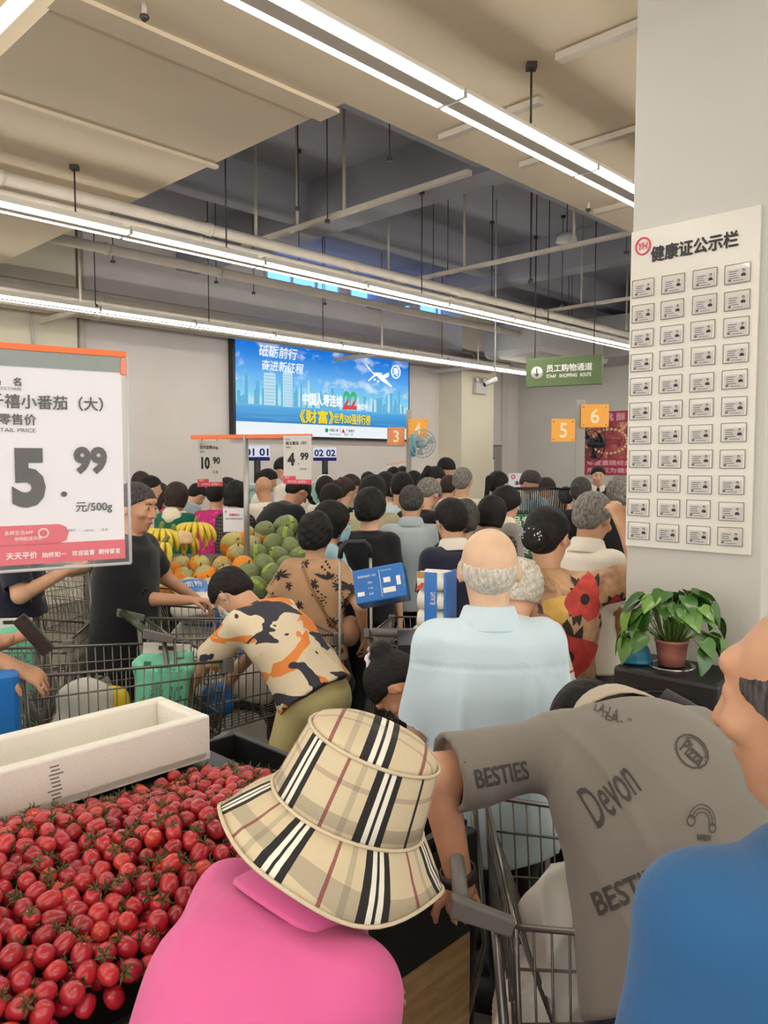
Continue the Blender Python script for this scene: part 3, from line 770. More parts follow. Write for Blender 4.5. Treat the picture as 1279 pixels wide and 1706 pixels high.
def local_of(P, p):
    q = Rz(-P['rot']) @ np.array([p[0] - P['loc'][0], p[1] - P['loc'][1], p[2]]); return q
# ---- prints pressed on to a cloth surface
def bvh_of(o):
    me = o.data; return BVHTree.FromPolygons([v.co.copy() for v in me.vertices], [tuple(p.vertices) for p in me.polygons])
def press(target, bvh, name, verts2, faces, org, xd, yd, nd, m, off=.0022, maxd=1.0):
    """flat shape (verts2 in the plane org + x*xd + y*yd) pushed along nd on to the target"""
    bm = bmesh.new(); bvs = [bm.verts.new((x, y, 0)) for x, y in verts2]
    for f in faces:
        try: bm.faces.new([bvs[i] for i in f])
        except ValueError: pass
    for _ in range(3):
        le = [e for e in bm.edges if e.calc_length() > .009]
        if not le or len(bm.verts) > 3000: break
        bmesh.ops.subdivide_edges(bm, edges=le, cuts=1, use_grid_fill=True)
    bmesh.ops.triangulate(bm, faces=bm.faces); bm.verts.index_update()
    verts2 = [(v.co.x, v.co.y) for v in bm.verts]; faces = [tuple(v.index for v in f.verts) for f in bm.faces]; bm.free()
    out = []; ok = []
    for x, y in verts2:
        p = Vector(org) + Vector(xd) * x + Vector(yd) * y
        hit = bvh.ray_cast(p, Vector(nd), maxd)
        if hit[0] is None: out.append(p); ok.append(False)
        else: out.append(hit[0] + hit[1] * off); ok.append(True)
    fs = [f for f in faces if all(ok[i] for i in f)]
    if not fs: return None
    used = sorted({i for f in fs for i in f}); mp = {i: k for k, i in enumerate(used)}
    me = bpy.data.meshes.new(name); me.from_pydata([out[i] for i in used], [], [tuple(mp[i] for i in f) for f in fs]); me.update()
    return link(name, me, m, target)
# ================================================================ the queue, from the back of the store to the front
def W4(x, y, Y): p = at(x, y, Y); return ('w', p.x, p.y, p.z)
C_WHITE = cloth('cloth_white', (226, 220, 206)); C_CREAM = cloth('cloth_cream', (222, 212, 184)); C_LBLUE = cloth('cloth_light_blue', (188, 208, 220)); C_GBLUE = cloth('cloth_grey_blue', (176, 188, 194))
C_BLACK = cloth('cloth_black', (30, 30, 34)); C_NAVY = cloth('cloth_navy', (40, 44, 62)); C_OLIVE = cloth('cloth_olive', (178, 172, 138)); C_PINK = cloth('cloth_pink', (232, 150, 180)); C_GREY = cloth('cloth_grey', (150, 146, 140))
C_MAG = cloth_pattern('cloth_magenta_print', (196, 50, 120), (220, 110, 160), 'blotch', 38, .62); C_GREEN = cloth('cloth_green', (20, 96, 72)); C_DOTS = cloth_pattern('cloth_polka', (26, 26, 30), (232, 228, 222), 'dots', 42, .3)
C_CHECK = cloth_pattern('cloth_check', (96, 90, 82), (50, 46, 44), 'check', 34, .4); C_LILAC = cloth('cloth_lilac', (190, 150, 160)); C_GBACK = cloth('cloth_steel', (150, 162, 170)); C_ROSE = cloth('cloth_rose', (190, 70, 110)); C_TEAL = cloth('cloth_pale_teal', (168, 208, 222))
B = dict(h=.021)
def bg_p(label, x, y, Y, **k):
    q = dict(B); q.update(k); return person(label, x, y, Y, **q)
# --- left of the fruit stand
bg_p('person with dark hair half hidden behind a cream-shirted woman, far left', 236, 787, 8.9, face=10, hair='bob', hairm=HBR, shirt=C_GREY)
bg_p('woman in a cream top with black hair tied back, turned to the right', 252, 793, 7.6, face=62, hair='bun', shirt=C_CREAM, skin=SK3)
bg_p('woman with long brown hair hanging behind the cream-topped woman', 268, 806, 8.6, face=20, hair='long', hairm=HBR, shirt=C_ROSE)
P_HOOD = bg_p('woman with bobbed hair in a green top with a cream hood', 296, 805, 6.9, face=18, hair='bob', hairm=HBR, shirt=C_GREEN, sleeve='long', h=.014)
bg_p('person in a steel-blue shirt stooping behind the magenta shirt', 338, 812, 8.6, face=40, lean=30, curve=16, hair='short', shirt=C_GBACK, w=1.15, g=1.1, H=1.66)
bg_p('person in a magenta patterned shirt under the left hanging price card', 361, 801, 6.9, face=5, hair='short', shirt=C_MAG, h=.014)
bg_p('small dark-haired person with face to the right beside the fruit stand pole', 382, 797, 9.2, face=75, hair='bob', shirt=C_WHITE, skin=SK3)
bg_p('woman with dark waved hair and checked blouse left of the fruit stand pole', 397, 803, 6.6, face=35, hair='bob', hair_amp=.005, shirt=C_CHECK, h=.014)
# --- by the counters under the screen
P_BALD = bg_p('bald man in a white shirt with a black strap across his back', 436, 796, 7.6, face=-28, hp=14, lean=8, hair=None, skin=SK2, shirt=C_WHITE, h=.014)
bg_p('dark-haired man facing right behind the bald man', 452, 783, 9.0, face=70, hp=16, hair='short', shirt=C_WHITE)
bg_p('tall man in a white T-shirt looking down, left of the 4.99 card', 466, 765, 8.4, face=-60, hp=26, hair='short', shirt=C_WHITE)
P_CAP = bg_p('man in a black T-shirt and black cap bending to the right', 508, 798, 6.7, face=48, lean=20, curve=14, hp=8, hair='short', shirt=C_BLACK, w=1.12, g=1.1, skin=SK2, h=.014)
P_BAND = bg_p('woman with a white headband in black hair and a white top', 541, 795, 7.8, face=-20, hair='bob', shirt=C_WHITE)
bg_p('dark-haired person right behind the masked woman, head tilted forward', 556, 808, 6.35, face=30, hp=14, hair='short', shirt=C_GBLUE, h=.016)
bg_p('woman in a black dress with white polka dots, hair clipped back', 578, 798, 7.2, face=42, hp=10, hair='pony', hairm=HBR, shirt=C_DOTS, skin=SK3, h=.016)
bg_p('woman with hair bun and glasses looking down to the right under the 02 display', 592, 793, 8.6, face=75, hp=24, hair='bun', hairm=HBR, shirt=C_OLIVE, skin=SK3)
P_MASKW = person('woman with black hair and a pale blue face mask looking to the right', 560, 838, 4.72, face=66, hp=8, hair='bob', shirt=C_TEAL, sleeve='long', mask=M_MASK, h=.010, face_detail=True, skin=SK3, rh=(.12, .3, 1.02), lh=(-.1, .3, 1.0))
bg_p('person with long black hair in an olive jacket behind the black T-shirt', 622, 793, 5.8, face=12, hair='long', shirt=C_OLIVE, sleeve='long', h=.016)
bg_p('dark head at the back between the polka-dot dress and the olive jacket', 614, 787, 9.6, face=20, hair='short', shirt=C_GREY)
P_BT = person('person in a plain black T-shirt with short black hair, seen from behind', 618, 817, 4.95, face=14, hp=4, hair='crop', hair_amp=.0025, shirt=C_BLACK, h=.011, fold=folds(.004), skin=SK3)
bg_p('woman with black hair and cream collar behind the masked man in light blue', 644, 788, 7.2, face=25, hair='bob', shirt=C_CREAM)
bg_p('farthest dark-haired head left of the numbered post 3 and 4', 656, 779, 9.4, face=10, hair='short', shirt=C_GREY)
bg_p('dark head just left of the numbered post 3 and 4, at the wall', 671, 778, 9.9, face=5, hair='short', shirt=C_NAVY)
bg_p('man in a light blue shirt with mask strap behind his ear, head bowed', 672, 789, 6.3, face=18, hp=14, hair='short', shirt=C_LBLUE, mask=M_MASKW, h=.016)
P_GB = person('man in a grey-blue shirt with cropped hair, head bowed, seen from behind', 685, 811, 5.3, face=3, hp=16, lean=4, hair='buzz', hairm=HDG, shirt=C_GBLUE, collar=C_GBLUE, h=.011, fold=folds(.006, (8, 8, 4), 4), w=1.06, pants=M_PANTS)
bg_p('dark-haired person behind the numbered post 3 and 4', 690, 786, 9.0, face=12, hair='bob', shirt=C_BLACK)
bg_p('small head with a white cap beyond the numbered post', 711, 790, 9.6, face=10, hair='buzz', hairm=HW, shirt=C_ROSE)
bg_p('woman in a crimson top with glasses looking down, hair tied back', 733, 781, 8.5, face=62, hp=26, hair='pony', shirt=C_ROSE, skin=SK3)
bg_p('tall young man with black hair looking down in front of the cream column', 748, 766, 8.8, face=150, hp=26, hair='short', shirt=C_BLACK, skin=SK3)
bg_p('older person with thinning grey-black hair bowed forward in a black top', 722, 804, 6.0, face=35, hp=38, hair='short', hairm=HG, shirt=C_BLACK, h=.016)
bg_p('dark-haired head between the bowed grey head and the cream shirt', 751, 794, 7.6, face=25, hp=18, hair='short', hairm=HBR, shirt=C_GREY)
bg_p('grey-haired man in a cream round-neck shirt in front of the column', 771, 779, 7.0, face=22, hair='buzz', hairm=HG, shirt=C_CREAM, w=1.05, h=.015)
P_NAVY = person('man in a navy shirt with a white collar and a mask, seen from behind', 748, 833, 4.3, face=-18, hp=10, hair='short', shirt=C_NAVY, collar=C_WHITE, mask=M_MASKW, h=.011, fold=folds(.004))
bg_p('person with greenish-grey hair behind the man with the white collar', 774, 836, 5.0, face=10, hair='crop', hairm=HDG, shirt=C_CHECK)
# --- right of the column
bg_p('woman with a dark ponytail and pink top in front of the grey wall', 831, 786, 7.4, face=48, hair='pony', shirt=C_PINK)
bg_p('woman with a short black bob left of the green lettered racks', 822, 828, 5.4, face=38, hair='bob', shirt=C_CHECK, h=.016, skin=SK3)
bg_p('woman in a grey jacket with cream scarf, profile to the right by the racks', 846, 813, 5.9, face=62, hair='crop', hair_amp=.002, shirt=C_GREY, sleeve='long', collar=C_CREAM, h=.016, skin=SK3)
bg_p('cashier in a white shirt with dark hair looking down behind the wire baskets', 893, 788, 8.2, face=125, hp=26, lean=8, hair='short', hairm=HDG, shirt=C_LBLUE, collar=C_WHITE, h=.016, sleeve='long')
bg_p('person in a light blue polo behind the cashier', 916, 798, 8.9, face=110, hp=20, hair='short', hairm=HBR, shirt=C_TEAL, collar=C_LBLUE)
bg_p('small dark head just over the baskets right of the cashiers', 943, 812, 8.6, face=10, hair='short', shirt=C_BLACK)
bg_p('man in a black top with cropped hair under the number 6 sign', 968, 795, 6.4, face=18, hair='buzz', hairm=HDG, shirt=C_BLACK, h=.016, skin=SK2)
P_STAFF = bg_p('staff member in a black uniform facing the queue before the red poster', 996, 777, 10.2, face=190, hair='bun', shirt=C_BLACK, sleeve='long', collar=C_WHITE, h=.013, face_detail=True, skin=SK3)
bg_p('woman with grey waved hair in a dark top beside the pillar', 1032, 798, 6.0, face=-10, hair='crop', hairm=HG, shirt=C_BLACK)
person('man with grey hair and white shirt behind the poppy-print blouse', 994, 824, 3.75, face=42, hp=16, hair='short', hairm=HG, skin=SK2, shirt=C_WHITE, collar=C_WHITE, h=.010, fold=folds(.004), pants=M_PGREY, face_detail=True)
# --- tan blouse with dark leaf prints
def leafmesh(n=7, w=.28):
    vs = [(0, 0)] + [(w * math.sin(math.pi * i / n) * (1 if True else 1), i / n) for i in range(1, n)] + [(0, 1)] + [(-w * math.sin(math.pi * i / n), i / n) for i in range(n - 1, 0, -1)]
    fs = []; N = len(vs)
    for i in range(n):
        a, b = i, i + 1; c, d = (N - i - 1) if i + 1 < n else n, (N - i) % N
        q = [a, b] + ([c] if c != b else []) + ([d] if d != a else [])
        fs.append(tuple(q))
    return vs, fs
def sprig(r, kind):
    """a printed sprig: several leaves round a stem, in unit size"""
    V_, F_ = [], []
    if kind == 0: L = [(0, .15 * i - .4, a, .42) for i in range(5) for a in (-55, 50)] + [(0, .35, 0, .5)]
    elif kind == 1: L = [(0, 0, a, .62) for a in range(0, 360, 45)]
    elif kind == 2: L = [((.16 if i % 2 else -.16), .17 * i - .45, (20 if i % 2 else -20), .26) for i in range(6)]
    else: L = [(0, -.3, a, .8) for a in (-50, -25, 0, 22, 48)]
    for (x, y, a, l) in L:
        v_, f_ = leafmesh(5, .16 if kind != 2 else .4); a = R_(a + r.uniform(-12, 12)); l *= r.uniform(.8, 1.15); b = len(V_)
        V_ += [(x + l * (p * math.cos(a) + q * math.sin(a)), y + l * (q * math.cos(a) - p * math.sin(a))) for p, q in v_]; F_ += [tuple(b + i for i in f) for f in f_]
    return V_, F_
def print_on(P, what, spots, m, size, views, seed=1, name='leaf_print', off=.0022):
    """spots: (a, b) fractions across and up the cloth for each viewing direction"""
    sh = P['shirt']; bv = bvh_of(sh); co = np.array([v.co[:] for v in sh.data.vertices]); lo, hi = co.min(0), co.max(0); c = np.array([0, P['K']['chest'][1], 0])
    r = random.Random(seed)
    for yawd, pts in views:
        a = R_(yawd); nd = Vector((math.sin(a), math.cos(a), 0)); xd = Vector((math.cos(a), -math.sin(a), 0)); yd = Vector((0, 0, 1))
        for (fx, fz, kind, sc, rr) in pts:
            org = Vector(c) - nd * .8 + xd * fx; org.z = lo[2] + fz * (hi[2] - lo[2])
            V_, F_ = what(r, kind); q = R_(rr); k = size * sc
            V_ = [(k * (x * math.cos(q) - y * math.sin(q)), k * (x * math.sin(q) + y * math.cos(q))) for x, y in V_]
            press(sh, bv, name, V_, F_, org, xd, yd, nd, m, off=off, maxd=1.6)
C_TAN = cloth('cloth_tan', (190, 152, 116)); M_INK = mat('print_dark_ink', (52, 42, 44), .9)
P_TAN = person('woman in a tan blouse printed with dark leaves and beige trousers', 527, 857, 4.33, face=12, hair='crop', shirt=C_TAN, pants=M_BEIGE, h=.008, fold=folds(.014, (6, 6, 3), 8), hem=.13, w=.98, g=1.1, sinf=.026, collar=None,
               rh=W4(606, 1062, 4.26), rel=(.8, -.6, -.4), lh=(-.22, .12, .83), hands={1: dict(palm=(-1, .2, 0), curl=.6, dir=(.1, .35, -.9))})
rr_ = random.Random(4)
grid = [(-.19, .2), (-.07, .12), (.06, .2), (.17, .1), (-.13, .38), (.0, .36), (.12, .4), (-.2, .55), (-.05, .56), (.09, .6), (.2, .62), (-.12, .74), (.03, .76), (.15, .8), (-.02, .92), (.1, .92), (-.24, .74), (.25, .74), (-.22, .62), (.26, .66)]
print_on(P_TAN, sprig, None, M_INK, .058, [(0, [(a + rr_.uniform(-.02, .02), b + rr_.uniform(-.02, .02), rr_.randrange(4), rr_.uniform(.7, 1.15), rr_.uniform(-60, 60)) for a, b in grid]),
                                          (-75, [(rr_.uniform(-.1, .1), .1 + .09 * i, rr_.randrange(4), .9, rr_.uniform(-60, 60)) for i in range(9)]), (75, [(rr_.uniform(-.1, .1), .1 + .09 * i, rr_.randrange(4), .9, rr_.uniform(-60, 60)) for i in range(9)])])
# --- poppy-print blouse
t = NT('cloth_poppy_ground'); t.rough(.6); vec = t.coords(); f1 = t.noise(vec, 7, 4, .6, .7); f2 = t.noise(t.coords(rot=(1, 2, 0)), 9, 4, .6, .9)
c1 = t.ramp(f1, [(.25, s2l((86, 72, 66))), (.42, s2l((176, 132, 100))), (.56, s2l((204, 166, 124))), (.68, s2l((214, 130, 108))), (.8, s2l((222, 190, 110)))])
c2 = t.ramp(f2, [(.3, s2l((70, 66, 78))), (.36, s2l((196, 150, 118)))]); t.base(t.mix(t.math('GREATER_THAN', f2, .42), c2, c1)); t.bump(t.noise(t.coords(scale=(1, 1, .4)), 10, 3), .3, .012); C_POPPY = t.done('cloth_poppy_ground')
M_RED = mat('print_red', (190, 62, 54), .7, var=.25, vscale=30); M_DKG = mat('print_dark_green', (48, 46, 40), .8); M_YEL = mat('print_ochre', (216, 176, 92), .8, var=.15, vscale=25)
P_POP = person('woman in a red poppy-print blouse with a black hair bun, arm raised to the pillar', 912, 846, 3.2, face=20, hyaw=18, lean=4, hair='bun', shirt=C_POPPY, pants=M_PANTS, h=.008, fold=folds(.014, (6, 6, 3), 12), w=1.12, g=1.2, hem=.12, sinf=.022,
               rh=W4(1038, 878, 3.25), rel=(.6, -.2, -1), hands={1: dict(palm=(0, .3, -1), curl=.6)}, sleeve_frac=.9)
def poppy(r, kind):
    V_, F_ = [], []
    if kind == 0:      # flower disc with wavy rim
        n = 26; V_ = [(0, 0)] + [((.5 + .1 * math.sin(3 * a + 1) + .05 * math.sin(7 * a)) * math.cos(a), (.44 + .08 * math.sin(3 * a + 1)) * math.sin(a)) for a in [2 * math.pi * i / n for i in range(n)]]
        mid = [(x * .5, y * .5) for x, y in V_[1:]]; b = len(V_); V_ += mid
        F_ = [(0, b + i, b + (i + 1) % n) for i in range(n)] + [(b + i, 1 + i, 1 + (i + 1) % n, b + (i + 1) % n) for i in range(n)]
    elif kind == 1:    # dark heart
        n = 14; V_ = [(0, 0)] + [(.14 * math.cos(2 * math.pi * i / n), .12 * math.sin(2 * math.pi * i / n)) for i in range(n)]; F_ = [(0, 1 + i, 1 + (i + 1) % n) for i in range(n)]
    else: return sprig(r, 3)
    return V_, F_
FL = [(.05, .45, 0, 1.15, 0), (-.15, .84, 0, .72, 20), (.13, .80, 0, .8, 60), (.17, .2, 0, .6, 10), (-.16, .14, 0, .5, 0), (.27, .7, 0, .6, 80)]
print_on(P_POP, poppy, None, M_DKG, .2, [(-20, [(a, b + .085 * s_, 2, s_ * .75, rr_.uniform(-60, 60)) for a, b, _, s_, _ in FL] + [(a - .05, b - .05, 2, s_ * .6, 140) for a, b, _, s_, _ in FL])], 3, 'leaf_print')
print_on(P_POP, poppy, None, M_YEL, .18, [(-20, [(.02, .75, 0, .6, 30), (-.1, .6, 0, .4, 0), (.12, .1, 0, .4, 0)])], 5, 'ochre_print', .0032)
print_on(P_POP, poppy, None, M_RED, .2, [(-20, [(a, b, 0, s_, r_) for a, b, _, s_, r_ in FL])], 2, 'poppy_print', .0042)
print_on(P_POP, poppy, None, M_INK, .2, [(-20, [(a, b, 1, s_, r_) for a, b, _, s_, r_ in FL])], 2, 'poppy_heart', .0054)
# shiny clip on the bun
cl = MB(); r9 = random.Random(2)
for i in range(34): a = r9.uniform(0, 6.28); cl.ball((.05 * math.cos(a) * r9.random() ** .5, -.152 + r9.uniform(0, .012), -.01 + .03 * math.sin(a) * r9.random() ** .5), .004, 6, 4)
co_ = cl.build('hair_clip', mat('clip_crystal', (190, 190, 190), .2, .8), P_POP['root']); co_.matrix_local = P_POP['HM4']
# --- stooped white-haired shopper between them
C_PLAIDW = cloth_pattern('cloth_white_red_check', (222, 216, 206), (196, 84, 84), 'check', 9, .07)
person('white-haired shopper in a white red-lined blouse, half hidden by the balding man', 868, 945, 3.08, face=18, lean=26, curve=18, hp=0, hair='crop', hairm=HW, shirt=C_PLAIDW, h=.010, fold=folds(.01, (6, 6, 3), 6), skin=SK3, lh=(-.2, .3, .85))
# --- left aisle
P_F9 = person('man in a plain black T-shirt with cropped grey hair holding a cart handle, looking right', 228, 807, 4.0, face=98, hyaw=10, hair='short', hairm=HDG, hair_amp=.0008, shirt=C_BLACK, h=.0085, fold=folds(.01, (6, 6, 3), 6), face_detail=True, skin=SK4, sinf=.03, hem=.2, w=1.05, g=1.12,
              rh=W4(312, 1000, 4.02), rel=(.3, -1, -.4), lh=W4(330, 1000, 4.4), hands={1: dict(palm=(0, .1, -1), curl=.7), -1: dict(palm=(0, .1, -1), curl=.7)})
C_NAVY2 = cloth('cloth_dark_navy', (38, 40, 56)); M_KHAK2 = cloth('trousers_stone', (176, 168, 148))
P_F7 = person('man in a dark navy polo tucked into stone trousers with a belt, holding a phone', 40, 790, 4.1, face=80, hair='short', shirt=C_NAVY2, pants=M_KHAK2, tuck=True, hem=-.04, h=.0085, fold=folds(.01, (6, 6, 3), 6), g=1.1, rh=W4(112, 950, 3.95), rel=(.2, -1, -.5), lh=W4(108, 952, 4.15), sleeve_frac=.85,
              hands={1: dict(palm=(-.6, .2, .6), curl=.5, dir=(0, 1, .15)), -1: dict(palm=(.5, 0, .6), curl=.4, dir=(.1, 1, .2))})
P_F8 = person('shopper at the left picture edge in navy, forearm on a cart, holding a phone', -150, 815, 2.75, face=72, lean=14, hair='short', shirt=C_NAVY2, h=.0085, skin=SK2, rh=W4(38, 1120, 2.6), rel=(.3, -1, -.3), lh=W4(8, 1075, 2.72), lel=(-.4, -.8, -.6),
              hands={-1: dict(palm=(.2, .2, .6), curl=.7, dir=(.25, 1, .35)), 1: dict(palm=(-.3, .2, -1), curl=.4)}, sleeve_frac=.8)
# --- boy leaning into the cart
t = NT('cloth_camouflage'); t.rough(.8); vec = t.coords(scale=(1, 1, 1.5)); a = t.noise(vec, 5.5, 2, .5, .5); b_ = t.noise(t.coords(scale=(1, 1, 1.5), rot=(2, 1, 0)), 6.0, 2, .5, .6)
c = t.mix(t.math('GREATER_THAN', a, .56), rgba((222, 206, 176)), rgba((226, 136, 62))); c = t.mix(t.math('GREATER_THAN', b_, .56), c, rgba((52, 52, 62))); t.base(c); t.bump(t.noise(t.coords(), 9, 3), .3, .012); C_CAMO = t.done('cloth_camouflage')
P_BOY = person('boy in an orange, cream and black patterned shirt leaning into a cart', 380, 1000, 3.45, face=-56, lean=46, curve=10, hp=10, H=1.5, xy=(-.36, 3.28), hair='short', shirt=C_CAMO, pants=M_KHAKI, h=.008, fold=folds(.014, (7, 7, 4), 3), sinf=.03, skin=SK, hem=.06, sleeve_frac=.95,
               rh=(.12, .62, .62), lh=(-.14, .6, .66), rel=(.5, -.3, .6), lel=(-.5, -.3, .6), g=1.0, mask=M_MASKW)
# --- girl bending down
C_SPOT = cloth_pattern('cloth_spotted', (206, 176, 148), (70, 48, 40), 'dots', 62, .3)
P_GIRL = person('girl bending low in a cream dress with brown spots, hair in a bun', 612, 1122, 2.62, face=-72, lean=48, curve=20, hp=14, hair='topbun', shirt=C_SPOT, h=.008, skin=SK4, face_detail=True, lh=(-.1, .5, .5), rh=(.1, .5, .5), hair_amp=.001)
sc = MB(); sc.tube([(.034 * math.cos(a), -.095 + .03 * math.sin(a), .068 + .004 * math.sin(5 * a)) for a in [2 * math.pi * i / 16 for i in range(16)]], .009, 6, closed=True)
so = sc.build('scrunchie', mat('scrunchie_white', (222, 210, 216), .8), P_GIRL['root']); so.matrix_local = P_GIRL['HM4'] @ Matrix.Rotation(-.5, 4, 'X')
# --- balding man in the light blue shirt
C_SKY = cloth('cloth_sky_shirt', (196, 216, 226), fold=.4)
def back_pleats(p):
    f = folds(.014, (5, 5, 2.2), 21)(p); x, z = p[:, 0], p[:, 2]
    g = np.exp(-((x + .09 - .03 * (1.25 - z)) / .012) ** 2) + np.exp(-((x - .1 + .02 * (1.25 - z)) / .012) ** 2); g = g * np.clip((1.2 - z) / .1, 0, 1) * np.clip((z - .75) / .25, 0, 1)
    yoke = np.where(np.abs(z - 1.2 + .25 * x * x) < .006, -.003, 0) * (p[:, 1] < 0)
    return f + .012 * g + yoke
P_F1 = person('balding white-haired man in a light blue short-sleeved shirt, seen from behind', 815, 880, 2.2, face=2, hair='bald', hairm=HW, shirt=C_SKY, collar=C_SKY, h=.008, fold=back_pleats, skin=skinmat('skin_pate', (216, 182, 152)), hem=.19, w=1.05, sinf=.03, sleeve_frac=.92, lean=2, curve=4,
              lh=(-.22, .1, .72), rh=(.22, .12, .74))
# --- grey T-shirt man over the front cart
def tee_folds(p):
    f = folds(.014, (4.5, 4.5, 3), 31)(p); x, y, z = p.T
    # long creases running down the left flank from the armpit
    s_ = y * .7 + z * .7
    return f + .008 * (1 - np.abs(np.sin((x + .25 * s_) * 38))) ** 2 * np.exp(-((x + .13) / .05) ** 2)
C_GT = cloth('cloth_grey_tee', (124, 118, 110), fold=.35)
P_F3 = person('man in a grey printed T-shirt bending far over a shopping cart', 970, 1130, 1.9, face=-6, lean=45, curve=24, hp=58, H=1.66, xy=(.54, 1.38), hair='short', shirt=C_GT, h=.008, fold=tee_folds, sinf=.03, w=1.04, g=1.05, hem=.09, sleeve_frac=.92, pants=M_PNAVY, collar=cloth('cloth_stone_collar', (176, 164, 144)), cscale=1.15, skin=SK4,
              lh=W4(768, 1480, 1.52), lel=(-1, -.25, .25), rh=(.12, .62, .72), rel=(1, -.1, .2), hands={-1: dict(palm=(.25, .3, -.8), curl=1.0, dir=(.1, .85, -.5))})
# --- woman in the pink polo and checked bucket hat
C_POLO = cloth('cloth_pink_polo', (216, 98, 152), weave=420, fold=.3)
P_F2 = person('woman in a bright pink polo and checked bucket hat stooping by the tomatoes', 610, 1236, 1.2, face=46, lean=24, curve=18, hp=-14, hair='buzz', hairm=HDG, shirt=C_POLO, collar=C_POLO, h=.008, fold=folds(.016, (5, 5, 3), 41), w=1.1, g=1.1, sinf=.028, skin=SK,
              lh=(-.16, .36, .8), rh=(.05, .26, .62), sleeve_frac=.9, cscale=1.45)
# --- man in blue at the right edge
C_BLUE = cloth('cloth_blue_tee', (44, 92, 138), fold=.3)
P_F4 = person('man in a blue T-shirt at the right picture edge, face turned away to the left', 1368, 1000, .87, face=-14, hyaw=-28, lean=0, curve=3, hp=6, hair='bald', hairm=HDG, shirt=C_BLUE, h=.008, fold=folds(.014, (4.5, 4.5, 3), 51), sinf=.026, skin=SK2, w=1.15)
# ================================================================ signs, screen, board
FM = Matrix(((1, 0, 0), (0, 0, -1), (0, 1, 0)))          # lettering plane: local x to the right, z up, seen from -y
M_INKB = mat('ink_black', (34, 34, 36), .6); M_PAPER = mat('paper_white', (226, 226, 232), .55); M_REDP = mat('print_rose_red', (214, 70, 92), .5); M_INKW = mat('ink_white', (240, 236, 232), .5)
M_ORANGE = mat('orange_plastic', (236, 112, 44), .4); M_STEEL = mat('steel_grey', (168, 166, 162), .35, .6); M_STRIP = mat('sleeve_header', (116, 128, 122), .25, bump=.4, bscale=18)
t = NT('clear_sleeve'); t.rough(.06); t.b.inputs['Alpha'].default_value = .10; t.base((1, 1, 1, 1)); t.b.inputs['Coat Weight'].default_value = 1; t.bump(t.noise(t.coords(), 7, 3, .5, 1.2), .35, .02); M_SLEEVE = t.done('clear_sleeve')
def board(root, name, w, h, m, z0=0, x0=0, t_=.004, y=0, parent=None, bevel=0):
    return MB().box((x0 + w / 2, y, z0 + h / 2), (w, t_, h)).build(name, m, parent or root, bevel=bevel)
def lettering(parent, m, items, y=-.004, name='lettering'):
    for it in items:
        mb = MB(); s_, x, z, w, h = it[:5]; kw = it[5] if len(it) > 5 else {}
        put_text(mb, s_, x, z, w, h, M=FM, o=(0, y, 0), **kw)
        o = mb.build(name, m, parent, merge=False)
    return o
# ---- the big price card over the tomatoes
W_, H_ = .297, .42
pR = Vector((-.551, 1.65, 0)); dsg = Vector((math.sin(R_(57)), math.cos(R_(57)), 0)); pL = pR - dsg * W_
ps = empty('price_sign', (pL.x, pL.y, 1.547), math.atan2(dsg.y, dsg.x), 'large plastic-sleeved price card reading 5.99 above the tomatoes', 'price sign')
board(ps, 'card', W_, H_, M_PAPER)
board(ps, 'header_strip', W_ + .004, .034, M_STRIP, H_ - .03, -.002, .008)
board(ps, 'top_rail', W_ + .03, .012, M_ORANGE, H_ + .002, -.02, .014)
MB().box((W_ + .004, 0, H_ - .018), (.012, .014, .034)).build('rail_end', M_ORANGE, ps, bevel=.002)
sl = MB(); nx, nz = 14, 18; rs = random.Random(8)
hgt = [[.004 * math.sin(i * .9 + j * .5) * math.sin(j * .7) + .003 * rs.random() for i in range(nx + 1)] for j in range(nz + 1)]
sl.add([(-.004 + (W_ + .016) * i / nx, -.009 - hgt[j][i], -.012 + (H_ + .012) * j / nz) for j in range(nz + 1) for i in range(nx + 1)], [(j * (nx + 1) + i, j * (nx + 1) + i + 1, (j + 1) * (nx + 1) + i + 1, (j + 1) * (nx + 1) + i) for j in range(nz) for i in range(nx)], True)
sl.build('clear_sleeve', M_SLEEVE, ps)
fr = MB()
for a, b in (((-.004, 0, -.012), (W_ + .012, 0, -.012)), ((W_ + .012, 0, -.012), (W_ + .012, 0, H_))): fr.tube([a, b], .0035, 6)
fr.build('sleeve_edge', mat('sleeve_edge_grey', (186, 190, 192), .2), ps)
ft = MB(); ft.box((W_ / 2, -.0035, .02), (W_, .002, .04)); ft.prism([(0, .038), (.165, .038), (.18, .045), (.185, .06), (.18, .072), (.168, .078), (0, .078)], 0, .002, FM, (0, -.0025, 0)); ft.build('red_footer', M_REDP, ps)
lettering(ps, M_INKB, [('品', .052, .352, None, .016, dict(bold=.03)), ('名', .09, .352, None, .016, dict(bold=.03)), ('PRODUCT NAME', .052, .343, .052, .006),
                       ('千禧小番茄（大）', .045, .308, .213, None, dict(bold=.02)), ('零售价', .062, .276, None, .0215, dict(bold=.02)), ('RETAIL PRICE', .05, .262, .078, .0075),
                       ('5', .082, .113, .062, .118, dict(bold=.055)), ('.', .172, .133, .012, .011, dict(bold=.06)), ('99', .198, .178, .066, .057, dict(bold=.05)), ('元/500g', .2, .098, .072, None, dict(bold=.015)),
                       ('永辉超市', .178, .062, .02, None), ('中国平安', .215, .06, .018, None), ('生活', .25, .06, .012, None)], y=-.0036)
lettering(ps, M_INKW, [('天天平价', .068, .012, .056, None, dict(bold=.02)), ('始终如一', .133, .012, .046, None, dict(bold=.02)), ('欢迎监督', .19, .012, .044, None, dict(bold=.02)), ('期待留言', .242, .012, .044, None, dict(bold=.02)),
                       ('永辉生活APP', .066, .06, .052, None), ('购物配送到家', .084, .048, .05, None)], y=-.006)
